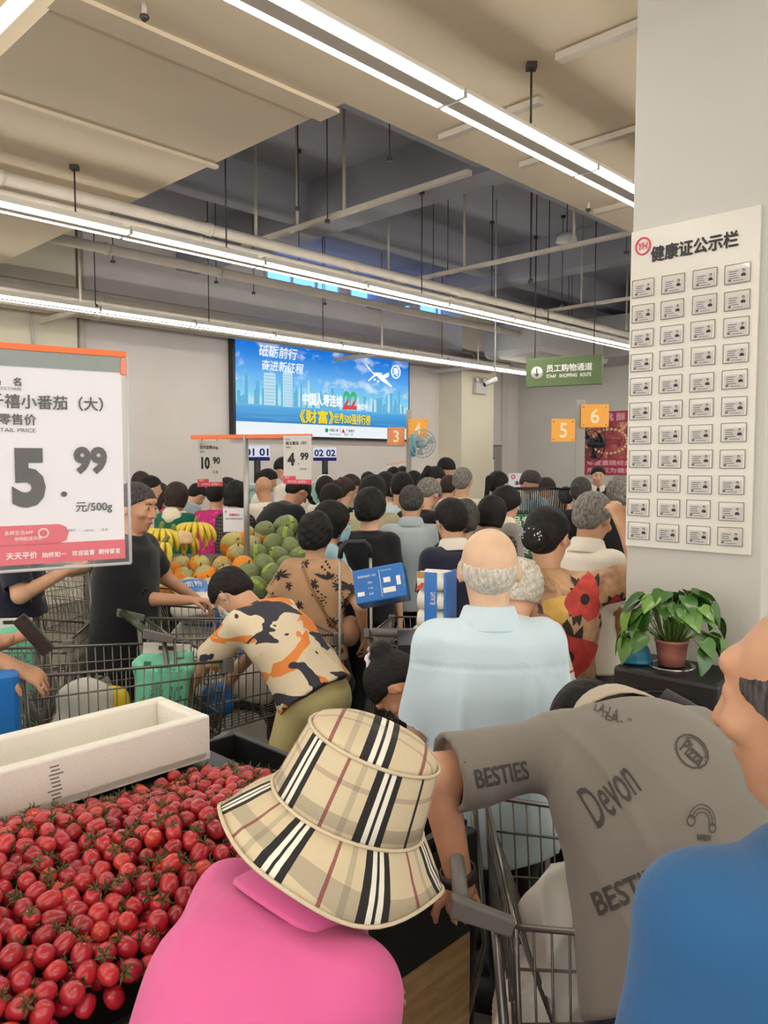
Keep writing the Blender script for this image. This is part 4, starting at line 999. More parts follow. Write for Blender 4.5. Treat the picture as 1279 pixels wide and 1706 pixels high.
MB().tube([(.137 + .009 * math.cos(a), -.0058, .061 + .009 * math.sin(a)) for a in [2 * math.pi * i / 16 for i in range(16)]], .0014, 4, closed=True).build('round_mark', M_INKW, ps)
MB().tube([(-.012, .01, H_ + .008), (-.012, .01, -.6)], .011, 10).build('post', M_STEEL, ps)
# ---- orange rail with two hanging price cards over the melons
pp = at(411, 890, 5.25); rr0 = at(320, 727, 5.35); rr1 = at(520, 717, 5.15)
rl = empty('sign_rail', (pp.x, pp.y, 0), math.atan2(rr1.y - rr0.y, rr1.x - rr0.x), 'orange sign rail on a steel pole above the melons', 'sign rail')
Lr = (rr1 - rr0).length; x0 = -(pp - rr0).length if False else -(Vector((pp.x - rr0.x, pp.y - rr0.y, 0))).length
MB().box((x0 + Lr / 2, 0, rr0.z - .005), (Lr, .03, .028)).build('rail', M_ORANGE, rl, bevel=.003)
MB().tube([(0, .0, .95), (0, .0, rr0.z)], .019, 10).build('pole', M_STEEL, rl)
def small_card(px0, py0, px1, Y0, yaw, big, sup, name_, unit, lab):
    p = at(px0, py0, Y0); w = .205; h = .315
    r = empty('price_card', (p.x, p.y, p.z - h), yaw, lab, 'price card')
    board(r, 'card', w, h, mat('paper_grey', (206, 202, 196), .6))
    board(r, 'red_footer', w, .03, M_REDP, 0, 0, .006); MB().box((.045, 0, .04), (.09, .006, .025)).build('red_tab', M_REDP, r)
    lettering(r, M_INKB, [('品 名', .02, .285, .03, None), (name_, .02, .255, .15, None, dict(bold=.02)), ('零售价', .02, .232, .04, None), (big, .03, .12, .055 if len(big) == 1 else .07, .085, dict(bold=.05)), ('.', .108, .128, .008, .008, dict(bold=.05)), (sup, .125, .155, .06, .05, dict(bold=.04)), (unit, .12, .09, .05, None)], y=-.003)
    lettering(r, M_INKW, [('天天平价 始终如一', .03, .008, .15, None), ('生活', .012, .037, .03, None)], y=-.0045)
    MB().tube([(.04, 0, h), (.04, 0, h + .012)], .004, 5).tube([(w - .04, 0, h), (w - .04, 0, h + .012)], .004, 5).build('hook', M_ORANGE, r)
small_card(328, 734, 365, 5.33, R_(48), '10', '90', '佳农蓝莓350g', '元/盒', 'hanging price card reading 10.90, left of the steel pole')
small_card(472, 726, 518, 5.12, R_(-22), '4', '99', '晓玉蜜瓜（中）', '元/500g', 'hanging price card reading 4.99, right of the steel pole')
# paper notice standing among the melons
p = at(372, 886, 5.35); r = empty('paper_notice', (p.x, p.y, p.z), R_(-6), 'small white paper notice with red heading standing among the melons', 'notice')
board(r, 'sheet', .155, .165, M_PAPER); lettering(r, M_REDP, [('温馨提示', .045, .11, .07, None, dict(bold=.02)), ('o', .012, .132, .014, .014, dict(bold=.04))]); lettering(r, M_INKB, [('夏季水果请尽快食用', .02, .085, .115, None)])
# ---- the lit advertising screen
t = NT('screen_sky'); sep = t.new('ShaderNodeSeparateXYZ'); t.link(t.coords(), sep.inputs[0]); zf = t.math('DIVIDE', sep.outputs[2], 1.42)
sky = t.ramp(zf, [(0, s2l((240, 246, 250))), (.135, s2l((236, 244, 250))), (.14, s2l((40, 130, 200))), (.3, s2l((70, 165, 225))), (.36, s2l((150, 215, 240))), (.45, s2l((120, 205, 240))), (.7, s2l((30, 150, 232))), (1, s2l((14, 110, 220)))])
cl_ = t.noise(t.coords(scale=(.8, 1, 1.6)), 2.6, 5, .6); cm_ = t.math('MULTIPLY', t.ramp(cl_, [(.52, (0, 0, 0)), (.68, (1, 1, 1))]), t.math('GREATER_THAN', zf, .5))
col = t.mix(t.math('MULTIPLY', cm_, .75), sky, rgba((226, 240, 250))); t.base((0, 0, 0, 1)); t.link(col, t.b.inputs['Emission Color']); t.b.inputs['Emission Strength'].default_value = SCREEN_STRENGTH * .25; t.rough(.3); M_SCR = t.done('screen_sky')
ES = SCREEN_STRENGTH * .25
M_EW = emit('screen_white', (250, 252, 255), ES * 1.1); M_EY = emit('screen_yellow', (246, 224, 40), ES); M_EC1 = emit('screen_city_light', (196, 230, 244), ES); M_EC2 = emit('screen_city_mid', (104, 182, 220), ES); M_EK = emit('screen_ink', (40, 60, 70), ES); M_EG = emit('screen_green', (30, 160, 96), ES); M_ER = emit('screen_red', (206, 52, 60), ES); M_EDB = emit('screen_deep_blue', (40, 96, 150), ES)
SW, SH = 3.76, 1.42
scn = empty('advertising_screen', uvz(6.78, WV - .12, 2.16), YAW, 'long lit advertising screen with a blue city skyline and aeroplane', 'screen')
MB().box((SW / 2, .06, SH / 2), (SW + .08, .12, SH + .08)).build('casing', mat('screen_casing', (30, 32, 38), .4), scn, bevel=.01)
MB().box((SW / 2, -.004, SH / 2), (SW, .006, SH)).build('display', M_SCR, scn)
rc = random.Random(11)
for i in range(74):
    x = .05 + i * .05 + rc.uniform(-.015, .015); h = .1 + .28 * rc.random() ** 2 * (1 + .3 * math.sin(i * .5)); w = rc.uniform(.03, .06)
    if .5 < x < 1.15: h += .12
    m_ = M_EC1 if rc.random() < .45 else M_EC2; pts_ = [(x - w / 2, .46), (x + w / 2, .46), (x + w / 2, .46 + h), (x - w / 2, .46 + h)]
    if rc.random() < .3: pts_.insert(3, (x, .46 + h + w * 1.4))
    MB().prism(pts_, 0, .002, FM, (0, -.007 - .0001 * (i % 5), 0)).build('skyline_tower', m_, scn)
for pts_ in ([(.51, .46), (.73, .46), (.73, .94), (.51, .94)], [(.88, .45), (1.06, .45), (1.06, .98), (.97, 1.08), (.88, .98)]): MB().prism(pts_, 0, .002, FM, (0, -.0095, 0)).build('skyline_tower', M_EC1, scn)
wn = MB()
for i in range(7):
    for j in range(9): wn.box((.54 + i * .027, -.0125, .5 + j * .05), (.012, .001, .02)); 
for i in range(4):
    for j in range(11): wn.box((.905 + i * .04, -.0125, .48 + j * .045), (.012, .001, .02))
wn.build('skyline_windows', M_EC2, scn)
wt = MB()
for i in range(26): wt.box((rc.uniform(.2, SW - .3), -.008, rc.uniform(.22, .44)), (rc.uniform(.2, .8), .002, .006))
wt.build('water_glints', M_EC2, scn)
pl = MB(); K_ = lambda pts: pl.prism([(2.78 + x * .42, .93 + y * .42) for x, y in pts], 0, .003, FM, (0, -.011, 0))
K_([(-.1, .62), (.1, .5), (.75, .42), (1.05, .55), (1.12, .5), (1.05, .36), (.85, .3), (.2, .4)]); K_([(.3, .42), (.8, .34), (1.3, .0), (1.25, -.04), (.6, .2)]); K_([(.35, .5), (.75, .5), (.2, .3), (-.1, .1), (-.14, .13)]); K_([(-.1, .6), (.12, .52), (-.25, .8), (-.3, .8)])
for cx, cy in ((.25, .2), (.45, .14), (.95, .12), (1.12, .05)): K_([(cx + .07 * math.cos(a), cy + .05 * math.sin(a)) for a in [math.pi * i / 4 for i in range(8)]])
pl.build('aeroplane', M_EW, scn)
lettering(scn, M_EW, [('砥砺前行', .42, 1.18, .74, None, dict(bold=.01, shear=.15)), ('奋进新征程', .46, .98, .82, None, dict(bold=.01, shear=.15)), ('中国人寿连续', 1.26, .50, .86, .19, dict(bold=.035)), ('年位列', 2.46, .48, .24, .1, dict(bold=.03)), ], y=-.018)
M_22 = NT('screen_22'); sp2 = M_22.new('ShaderNodeSeparateXYZ'); M_22.link(M_22.coords(), sp2.inputs[0]); cc = M_22.ramp(M_22.math('DIVIDE', M_22.math('SUBTRACT', sp2.outputs[2], .45), .32), [(0, s2l((214, 52, 64))), (.45, s2l((210, 70, 70))), (.65, s2l((60, 190, 110))), (1, s2l((20, 170, 100)))])
M_22.base((0, 0, 0, 1)); M_22.link(cc, M_22.b.inputs['Emission Color']); M_22.b.inputs['Emission Strength'].default_value = ES; M_22 = M_22.done('screen_22')
lettering(scn, M_22, [('22', 2.12, .47, .33, .3, dict(bold=.045, shear=.12))], y=-.02, name='number')
lettering(scn, M_EDB, [('《财富》', 1.2, .205, .72, .21, dict(bold=.05)), ('世界500强排行榜', 1.93, .215, .84, .17, dict(bold=.05))], y=-.014, name='lettering_shadow')
lettering(scn, M_EY, [('《财富》', 1.2, .215, .72, .21, dict(bold=.03)), ('世界500强排行榜', 1.93, .225, .84, .17, dict(bold=.03))], y=-.018)
lettering(scn, M_EK, [('中国人寿', 1.83, .09, .2, None, dict(bold=.02)), ('|', 2.07, .07, .008, .09), ('广发银行', 2.2, .09, .2, None, dict(bold=.02)), ('相知多年 值得托付', 1.83, .03, .26, None), ('国寿 广发', 2.16, .03, .2, None)], y=-.012)
MB().lathe([(0, 0), (.035, 0), (.035, .004)], 14, (1.77, -.012, .11), FM).build('round_logo', M_EG, scn); MB().prism([(2.1, .08), (2.18, .08), (2.14, .15)], 0, .003, FM, (0, -.012, 0)).build('triangle_logo', M_ER, scn)
lg = MB(); lg.tube([(3.42 + .11 * math.cos(a), -.012, 1.19 + .11 * math.sin(a)) for a in [2 * math.pi * i / 24 for i in range(24)]], .012, 5, closed=True); put_text(lg, '寿', 3.35, 1.12, .14, .14, M=FM, o=(0, -.012, 0), bold=.03); lg.build('ring_logo', M_EW, scn)
# ---- counter displays under the screen
M_DSP = emit('counter_display_face', (228, 230, 244), .3); M_DIN = emit('counter_display_ink', (44, 44, 110), .22); M_BLK = mat('black_plastic', (30, 30, 32), .45); M_MACH = mat('machine_white', (206, 210, 208), .5)
def counter(px, py, Y, txt, lab):
    p = at(px, py, Y); r = empty('self_checkout', (p.x, p.y, 0), R_(4), lab, 'checkout machine')
    MB().box((0, .1, .42), (.5, .42, .84)).build('cabinet', M_MACH, r, bevel=.02)
    MB().box((0, .08, 1.16), (.42, .12, .62)).build('screen_body', M_MACH, r, bevel=.02)
    MB().box((0, .015, 1.27), (.37, .012, .36)).build('touch_screen', mat('touch_screen_teal', (150, 196, 188), .25), r); lettering(r, M_INKB, [('扫码购物', -.12, 1.36, .16, None), ('自助收银', -.12, 1.2, .2, None)], y=.006)
    MB().tube([(0, .1, 1.45), (0, .1, 1.78)], .045, 8).build('stalk', M_BLK, r)
    d = MB(); d.box((0, .1, 1.87), (.34, .05, .2)); d = d.build('number_display', M_DSP, r, bevel=.01)
    lettering(d, M_DIN, [(txt, -.155, 1.835, .31, .1, dict(bold=.03))], y=.07); MB().box((0, .074, 1.795), (.34, .006, .05)).build('caption_bar', M_DIN, d)
counter(427, 750, 10.4, '01 01', 'self-checkout machine showing 01 01, behind the bald man')
counter(541, 755, 11.4, '02 02', 'self-checkout machine showing 02 02, right of the 4.99 card')
p = at(656, 772, 11.8); r = empty('scanner_lamp', (p.x, p.y, 0), .2, 'slim white stand with an orange-topped lamp left of post 3 and 4', 'lamp')
MB().tube([(0, 0, 0), (0, 0, p.z - .05)], .02, 8).build('stand', M_MACH, r); MB().box((.03, 0, p.z), (.26, .1, .025), M=Matrix.Rotation(-.18, 3, 'Y')).build('lamp_head', mat('pale_orange', (226, 178, 140), .5), r); MB().box((-.06, -.01, p.z - .12), (.1, .04, .16)).build('code_plate', M_PAPER, r)
# ---- lane posts and number plates
M_PLATE = mat('amber_plate', (240, 164, 40), .35); M_PLATE2 = mat('faded_orange_plate', (222, 140, 84), .4); M_NUM = mat('plate_numeral', (250, 226, 190), .5)
def lane(px, ytop, Y, plates, lab, wpost):
    p = at(px, ytop, Y); r = empty('lane_post', (p.x, p.y, 0), R_(-8), lab, 'post')
    MB().box((0, 0, p.z / 2), (wpost, wpost * .7, p.z)).build('post', mat('post_grey', (160, 156, 148), .5), r, bevel=.004)
    for (x0, x1, y0, y1, num, rz, m) in plates:
        c = at((x0 + x1) / 2, (y0 + y1) / 2, Y - .06); w = abs(x1 - x0) / FPX * Y; h = abs(y1 - y0) / FPX * Y
        e = MB(); e.box((0, 0, 0), (w, .018, h)); o = e.build('number_plate', m, r, bevel=.004); loc = Matrix.Rotation(R_(8), 3, 'Z') @ (c - Vector((p.x, p.y, 0))); o.location = loc; o.rotation_euler = (0, 0, R_(rz) + R_(8))
        lettering(o, M_NUM, [(num, -w * .16, -h * .32, w * .32, h * .64, dict(bold=.012))], y=-.0105, name='numeral')
        bo = MB()
        for sx in (-1, 1):
            for sz in (-1, 1): bo.lathe([(.008, 0), (.006, .006), (0, .007)], 8, (sx * w * .4, -.009, sz * h * .38), FM)
        bo.build('bolts', M_STEEL, o)
lane(681, 683, 9.2, [(645, 674, 712, 742, '3', 6, M_PLATE2), (680, 712, 698, 730, '4', -10, M_PLATE)], 'grey lane post with orange plates numbered 3 and 4', .06)
lane(967, 666, 7.4, [(917, 958, 698, 736, '5', 10, M_PLATE), (968, 1013, 674, 712, '6', -4, M_PLATE)], 'pale lane post with amber plates numbered 5 and 6', .085)
# ---- round fans
def fan(px, py, Y, rad, face, lab, m_ring, m_blade):
    p = at(px, py, Y); r = empty('wall_fan', p, R_(face), lab, 'fan')
    g = MB()
    for k in range(3): g.tube([(rad * (1 - .3 * k) * math.cos(a), -.03 * k, rad * (1 - .3 * k) * math.sin(a)) for a in [2 * math.pi * i / 28 for i in range(28)]], .006, 5, closed=True)
    for k in range(24): a = 2 * math.pi * k / 24; g.tube([(rad * math.cos(a), 0, rad * math.sin(a)), (.05 * math.cos(a), -.07, .05 * math.sin(a))], .0022, 4)
    g.build('guard', m_ring, r)
    for k in range(3):
        a = 2 * math.pi * k / 3; b = MB(); n = 8; pts = [(.03 * math.cos(a), .03 * math.sin(a))] + [(rad * .9 * math.cos(a + .1 * i) * (1 - .01 * i), rad * .9 * math.sin(a + .1 * i) * (1 - .01 * i)) for i in range(n)]
        b.prism(pts, -.004, .004, FM @ Matrix.Rotation(.25, 3, 'X')); b.build('blade', m_blade, r)
    MB().lathe([(.0, .06), (.045, .05), (.05, 0), (.05, -.12), (0, -.14)], 14, (0, 0, 0), FM).build('motor', m_ring, r)
fan(704, 739, 9.0, .16, 20, 'pale round fan beside the number 4 plate', mat('fan_grey', (150, 164, 168), .4), mat('fan_blade_pale', (176, 200, 206), .3, alpha=.6))
MB_ = MB(); p = at(688, 742, 9.05); tag(MB_.tube([(0, 0, 0), (.0, 0, .26)], .03, 10).box((.05, 0, .13), (.08, .03, .03)).build('cup_dispenser', mat('teal_plastic', (90, 170, 186), .3), None, (p.x, p.y, p.z - .13)), 'slim teal dispenser fixed beside the number 4 plate', 'dispenser')
fan(988, 738, 7.9, .19, -68, 'black fan turned edgewise under the number 6 plate', M_BLK, M_BLK)
# ---- green route sign
p0 = at(876, 598, 9.4); p1 = at(1003, 590, 9.0); L = Vector((p1.x - p0.x, p1.y - p0.y, 0)).length
gs = empty('route_sign', (p0.x, p0.y, p0.z - .335), math.atan2(p1.y - p0.y, p1.x - p0.x), 'green hanging sign for the staff shopping route', 'sign')
MB().box((L / 2, .03, .1675), (L, .06, .335)).build('box', mat('green_sign', (92, 116, 66), .4, var=.12, vscale=3), gs, bevel=.004)
lettering(gs, M_INKW, [('员工购物通道', .25, .165, L - .36, None, dict(bold=.03)), ('STAAF', .25, .095, (L - .37) * .22, .042, dict(bold=.03)), ('SHOPPING', .25 + (L - .37) * .29, .095, (L - .37) * .4, .042, dict(bold=.03)), ('ROUTE', .25 + (L - .37) * .76, .095, (L - .37) * .24, .042, dict(bold=.03))], y=-.003)
MB().lathe([(0, 0), (.072, 0), (.072, .003)], 24, (.135, -.001, .165), FM).build('arrow_disc', M_INKW, gs); MB().box((.135, -.006, .175), (.014, .002, .08)).prism([(.105, .15), (.135, .115), (.165, .15), (.155, .158), (.135, .138), (.115, .158)], 0, .003, FM, (0, -.004, 0)).build('arrow', mat('green_dark', (60, 84, 44), .5), gs)
MB().tube([(.1, .03, .33), (.1, .03, UPZ - p0.z + .335)], .006, 6).tube([(L - .1, .03, .33), (L - .1, .03, UPZ - p0.z + .335)], .006, 6).build('hanger', M_ROD, gs)
# ---- camera, alarm lamp, exit sign, notices
p = at(824, 632, 9.6); r = empty('security_camera', p, R_(-30), 'white security camera hanging from a short arm beside the column', 'security camera')
MB().tube([(0, 0, .02), (0, 0, UPZ - p.z)], .01, 8).build('arm', M_PILLAR, r); MB().tube([(.03, -.02, 0), (-.07, -.14, -.07)], .032, 12).build('body', M_PILLAR, r); MB().tube([(-.072, -.142, -.071), (-.078, -.15, -.075)], .026, 12).build('lens', M_BLK, r)
r = empty('emergency_light', uvz(12.05, WV - .56, 3.15), YAW, 'small twin-lamp emergency light high on the cream column', 'emergency light')
MB().box((0, -.04, 0), (.34, .08, .2)).build('box', M_PILLAR, r, bevel=.01)
for sx in (-1, 1): MB().lathe([(.03, -.04), (.06, .02), (0, .03)], 12, (sx * .11, -.06, .16), FM).build('lamp', mat('lamp_glass', (210, 210, 206), .2), r)
r = empty('exit_sign', uvz(12.95, WV - .02, 2.32), YAW, 'green running-man exit sign above the grey door', 'exit sign')
MB().box((0, -.02, 0), (.34, .04, .17)).build('box', mat('exit_green', (20, 110, 70), .4), r, bevel=.004); MB().box((.06, -.042, 0), (.1, .002, .02)).prism([(.1, -.04), (.14, 0), (.1, .04)], 0, .002, FM, (0, -.042, 0)).box((-.07, -.042, .0), (.03, .002, .09)).ball((-.06, -.042, .06), (.018, .002, .018), 8, 6).build('pictogram', M_INKW, r)
dn = empty('door_notice', uvz(13.0, WV - .065, 1.22), YAW, 'tall white notice sheet on the grey door', 'notice')
MB().box((0, 0, .3), (.5, .006, .6)).build('sheet', M_PAPER, dn); MB().box((0, -.004, .61), (.5, .01, .03)).build('clip_bar', M_BLK, dn)
mb = MB()
for i in range(9): mb.box((.03, -.004, .5 - i * .05), (.34, .001, .012))
for i in range(3): mb.box((-.2, -.004, .46 - i * .16), (.05, .001, .1))
mb.build('print', mat('print_grey', (120, 120, 120), .7), dn)
p = at(872, 828, 8.9); wn_ = empty('counter_notice', (p.x, p.y, p.z - .1), R_(-4), 'white notice with red round mark behind the cashier', 'notice')
MB().box((.0, 0, .16), (.34, .006, .42)).build('sheet', M_PAPER, wn_); lettering(wn_, M_INKB, [('温馨提示', -.1, .24, .18, None, dict(bold=.03)), ('收银台', -.1, .16, .12, None)]); MB().tube([(-.12 + .02 * math.cos(a), -.005, .33 + .02 * math.sin(a)) for a in [2 * math.pi * i / 12 for i in range(12)]], .006, 4, closed=True).build('round_mark', M_REDP, wn_)
MB().tube([(0, .02, -p.z + .1), (0, .02, .1)], .012, 6).build('stand', M_STEEL, wn_)
# ---- red poster on the far wall
pst = empty('wall_poster', uvz(FU - .012, 6.78, 1.5), YAW - math.pi / 2, 'large red food poster with pink lettering beside the pillar', 'poster')
t = NT('poster_photo'); vec = t.coords(); f = t.noise(vec, 3.2, 5, .65, 1.0); t.base(t.ramp(f, [(.3, s2l((70, 34, 40))), (.45, s2l((150, 50, 70))), (.56, s2l((190, 90, 80))), (.66, s2l((226, 190, 130)))])); t.rough(.4); M_POST = t.done('poster_photo')
MB().box((0, 0, .62), (2.6, .01, 1.24)).build('sheet', M_POST, pst)
MB().box((0, -.006, 1.14), (2.6, .004, .22)).box((0, -.006, .16), (2.6, .004, .32)).build('red_band', mat('poster_crimson', (176, 50, 84), .5), pst)
lettering(pst, mat('poster_lettering', (226, 170, 176), .5), [('桃 酥 大 王', -.86, 1.06, .95, .15, dict(bold=.03)), ('年度重磅经典中式糕点', -1.22, .19, 1.6, .1, dict(bold=.03)), ('用心只为健康好味', -1.22, .04, 1.3, .1, dict(bold=.03))], y=-.009)
pb = MB()
for k in range(26): a = 2 * math.pi * k / 26; pb.ball((-.75 + .38 * math.cos(a), -.012, .66 + .24 * math.sin(a)), (.035, .006, .028), 8, 5)
pb.build('pastry_ring', mat('poster_pastry', (226, 196, 150), .5), pst)
# ---- health-certificate board on the pillar
BW, BH = .46, 1.18
hb = empty('notice_board', PC + Vector((0, 0, 0)), YAW - math.pi / 2, 'tall white board with rows of staff cards on the pillar', 'notice board')
# local x runs along -V (to the right), y into the pillar
z0 = 1.43
MB().box((.004 + BW / 2, -.008, z0 + BH / 2), (BW, .016, BH)).build('panel', mat('board_white', (214, 210, 200), .25), hb, bevel=.002)
lettering(hb, M_INKB, [('健康证公示栏', .085, z0 + BH - .125, .31, .055, dict(bold=.03))], y=-.0185)
rg = MB(); rg.tube([(.052 + .028 * math.cos(a), -.018, z0 + BH - .06 + .03 * math.sin(a)) for a in [2 * math.pi * i / 22 for i in range(22)]], .0035, 5, closed=True); put_text(rg, 'YH', .033, z0 + BH - .073, .038, .026, M=FM, o=(0, -.0185, 0), bold=.02, shear=.2); rg.build('round_logo', M_REDP, hb)
M_HOLD = mat('holder_clear', (206, 202, 192), .12, coat=.6); M_CARD = mat('id_card_paper', (190, 186, 182), .5); M_CPR = mat('card_print', (96, 94, 94), .7); M_SUIT = mat('portrait_dark', (46, 44, 46), .7); M_FACE = mat('portrait_skin', (196, 160, 138), .7)
h0 = None; rb = random.Random(21)
cw, ch = .084, .064
for j in range(11):
    for i in range(4):
        x = .058 + i * .113; z = z0 + BH - .215 - j * .0905
        if h0 is None:
            h0 = MB(); h0.box((0, 0, 0), (cw, .004, ch)); h0 = h0.build('card_holder', M_HOLD, hb, bevel=.001)
            MB().box((0, -.003, -.006), (cw - .018, .002, ch - .02)).build('id_card', M_CARD, h0)
            e = MB()
            for a_, b_ in (((-cw / 2, -ch / 2), (cw / 2, -ch / 2)), ((cw / 2, -ch / 2), (cw / 2, ch / 2)), ((cw / 2, ch / 2), (-cw / 2, ch / 2)), ((-cw / 2, ch / 2), (-cw / 2, -ch / 2))): e.tube([(a_[0], -.003, a_[1]), (b_[0], -.003, b_[1])], .0011, 4)
            e.build('holder_edge', mat('holder_edge', (118, 114, 108), .3), h0)
            e = MB()
            for q, w_ in enumerate((.03, .024, .027, .034)): e.box((-.012 + (w_ - .03) / 2, -.0045, .008 - q * .0075), (w_, .0006, .0022))
            e.box((-.024, -.0045, -.021), (.009, .0006, .007)); e.box((.004, -.0045, -.0235), (.034, .0006, .0018)); e.build('card_print', M_CPR, h0)
            e = MB(); e.prism([(-.008, -.006), (.008, -.006), (.0072, .001), (.003, .004), (-.003, .004), (-.0072, .001)], 0, .0008, FM, (.021, -.0043, -.005)); e.ball((.021, -.0045, .0075), (.0044, .0008, .0058), 8, 6); e.build('portrait_suit', M_SUIT, h0)
            MB().ball((.021, -.0052, .0055), (.0036, .0006, .0045), 8, 6).build('portrait_face', M_FACE, h0)
            o = h0
        else: o = copy_tree(h0, hb)
        o.location = (x + rb.uniform(-.002, .002), -.018, z + rb.uniform(-.002, .002)); o.rotation_euler = (0, rb.uniform(-.012, .012), 0)
# ================================================================ things worn and held
# ---- checked bucket hat
t = NT('hat_check'); t.rough(.85); uv = t.new('ShaderNodeTexCoord'); sx_ = t.new('ShaderNodeSeparateXYZ'); t.link(uv.outputs['UV'], sx_.inputs[0])
def band(c, a, b, per=.135):
    f = t.math('MULTIPLY', t.math('FRACT', t.math('DIVIDE', t.math('ADD', c, 10.0), per)), per)
    return t.math('MULTIPLY', t.math('GREATER_THAN', f, a), t.math('LESS_THAN', f, b))
cA, cB = sx_.outputs[0], sx_.outputs[1]
col = t.mix(t.math('MULTIPLY', band(cB, .03, .048), .45), rgba((206, 190, 158)), rgba((120, 114, 104)))
col = t.mix(t.math('MULTIPLY', band(cB, .085, .092), .5), col, rgba((150, 120, 110)))
col = t.mix(band(cA, .012, .042), col, rgba((232, 228, 214)))
for a, b in ((.004, .016), (.0235, .028), (.036, .046)): col = t.mix(band(cA, a, b), col, rgba((34, 32, 32)))
col = t.mix(t.math('MULTIPLY', band(cA, .09, .0955), .85), col, rgba((128, 56, 62))); col = t.mix(t.math('MULTIPLY', band(cA, .115, .124), .35), col, rgba((110, 106, 98)))
t.base(col); t.bump(t.noise(t.coords(), 240, 2), .25, .004); M_HAT = t.done('hat_check')
def ring_mesh(name, rows, uvf, parent, n=56, cap=False, thick=.003, mats=M_HAT):
    """rows: (rx, ry, z[, y offset]); uvf(i_row, angle) gives print coordinates"""
    me = bpy.data.meshes.new(name); vs = []; fs = []
    for (rx, ry, z) in rows:
        for k in range(n): a = 2 * math.pi * k / n; vs.append((rx * math.cos(a), ry * math.sin(a), z(a) if callable(z) else z))
    for i in range(len(rows) - 1):
        for k in range(n): fs.append((i * n + k, i * n + (k + 1) % n, (i + 1) * n + (k + 1) % n, (i + 1) * n + k))
    me.from_pydata(vs, [], fs); l = me.uv_layers.new(name='UVMap'); li = 0
    for p in me.polygons:
        p.use_smooth = True; ks = [v % n for v in p.vertices]; wrap = max(ks) - min(ks) > n / 2
        for v in p.vertices:
            k = v % n; k = k + n if (wrap and k < n / 2) else k
            l.data[li].uv = uvf(v // n, 2 * math.pi * k / n, vs[v]); li += 1
    me.update(); o = link(name, me, mats, parent); so = o.modifiers.new('thick', 'SOLIDIFY'); so.thickness = thick; so.offset = 1
    return o
top = [(.002, .002, .142), (.04, .046, .141), (.07, .08, .135), (.09, .103, .124), (.096, .11, .112)]
side = [(.096, .11, .113), (.0985, .1125, .108), (.103, .117, .08), (.108, .122, .045), (.113, .127, .012)]
br = [(.113, .127, .013), (.126, .141, .0), (.142, .159, -.018), (.157, .176, lambda a: -.036 + .006 * math.sin(3 * a + .5)), (.168, .188, lambda a: -.054 + .012 * math.sin(3 * a + .5) + .005 * math.sin(5 * a))]
hat = ring_mesh('bucket_hat', side, lambda i, a, p: (a * .115 + .03, p[2]), P_F2['root'])
hat['label'] = 'cream, black and red checked bucket hat'
_h = P_F2['HM4']; _r = _h.to_3x3().normalized(); _z = Matrix.Rotation(P_F2['rot'], 3, 'Z')
_t = (_r.inverted() @ _z.inverted() @ Matrix.Rotation(.30, 3, 'X') @ Matrix.Rotation(.06, 3, 'Y') @ _z @ _r).to_4x4(); hat.matrix_local = _h @ _t @ Matrix.Scale(1.08, 4)
ring_mesh('crown_top', top, lambda i, a, p: (p[1] * .6 + p[0] * .8 + .01, p[0] * .6 - p[1] * .8 + .05), hat); ring_mesh('brim', br, lambda i, a, p: (a * .15 + .075, math.hypot(p[0], p[1]) * 1.0), hat, thick=.004)
for nm, rz_ in (('crown_seam', (.0975, .1115, .113)), ('brim_seam', (.1145, .1285, .012)), ('brim_edge', None)):
    if rz_: sm_ = MB().tube([(rz_[0] * math.cos(a), rz_[1] * math.sin(a), rz_[2]) for a in [2 * math.pi * i / 48 for i in range(48)]], .0028, 6, closed=True)
    else: sm_ = MB().tube([(.168 * math.cos(a), .188 * math.sin(a), -.052 + .012 * math.sin(3 * a + .5) + .005 * math.sin(5 * a)) for a in [2 * math.pi * i / 60 for i in range(60)]], .003, 6, closed=True)
    sm_.build(nm, mat('hat_seam_cream', (206, 192, 164), .8), hat)
# ---- prints on the grey T-shirt
bv = bvh_of(P_F3['shirt']); M_GINK = mat('print_charcoal', (66, 62, 58), .9)
def tee_print(txt, px, py, wpx, hpx, rot, bold=.01, shear=0, name='print'):
    """lettering stamped on the back of the T-shirt"""
    c = local_of(P_F3, at(px, py, 1.0)); o = local_of(P_F3, Vector((0, 0, CAMZ))); nd = Vector(nrm(c - o))
    a = R_(rot); X = Vector(Rz(-P_F3['rot']) @ np.array([1., 0, 0])); Z = X.cross(nd).normalized()
    X2 = X * math.cos(a) + Z * math.sin(a); Z2 = -X * math.sin(a) + Z * math.cos(a)
    hit = bv.ray_cast(Vector(o), nd, 5)
    if hit[0] is None: return
    D = (hit[0] - Vector(o)).length; vs, fs, bb = text_mesh(txt, bold, 1.0, shear) if isinstance(txt, str) else txt
    w = wpx / FPX * D; h = hpx / FPX * D
    v2 = [((x - (bb[0] + bb[2]) / 2) / (bb[2] - bb[0]) * w, (y - (bb[1] + bb[3]) / 2) / (bb[3] - bb[1]) * h) for x, y in vs]
    press(P_F3['shirt'], bv, name, v2, fs, hit[0] - nd * .3, X2, Z2, nd, M_GINK, off=.002)
tee_print('Devon', 1012, 1320, 92, 60, 38, .004, .35)
tee_print('BESTIES', 1050, 1482, 118, 32, 20, .02)
tee_print('BESTIES', 836, 1290, 84, 28, 10, .02)
tee_print('"LA-LA', 1008, 1183, 44, 16, -22, 0); tee_print('-LA- "', 1026, 1198, 46, 12, -16, 0)
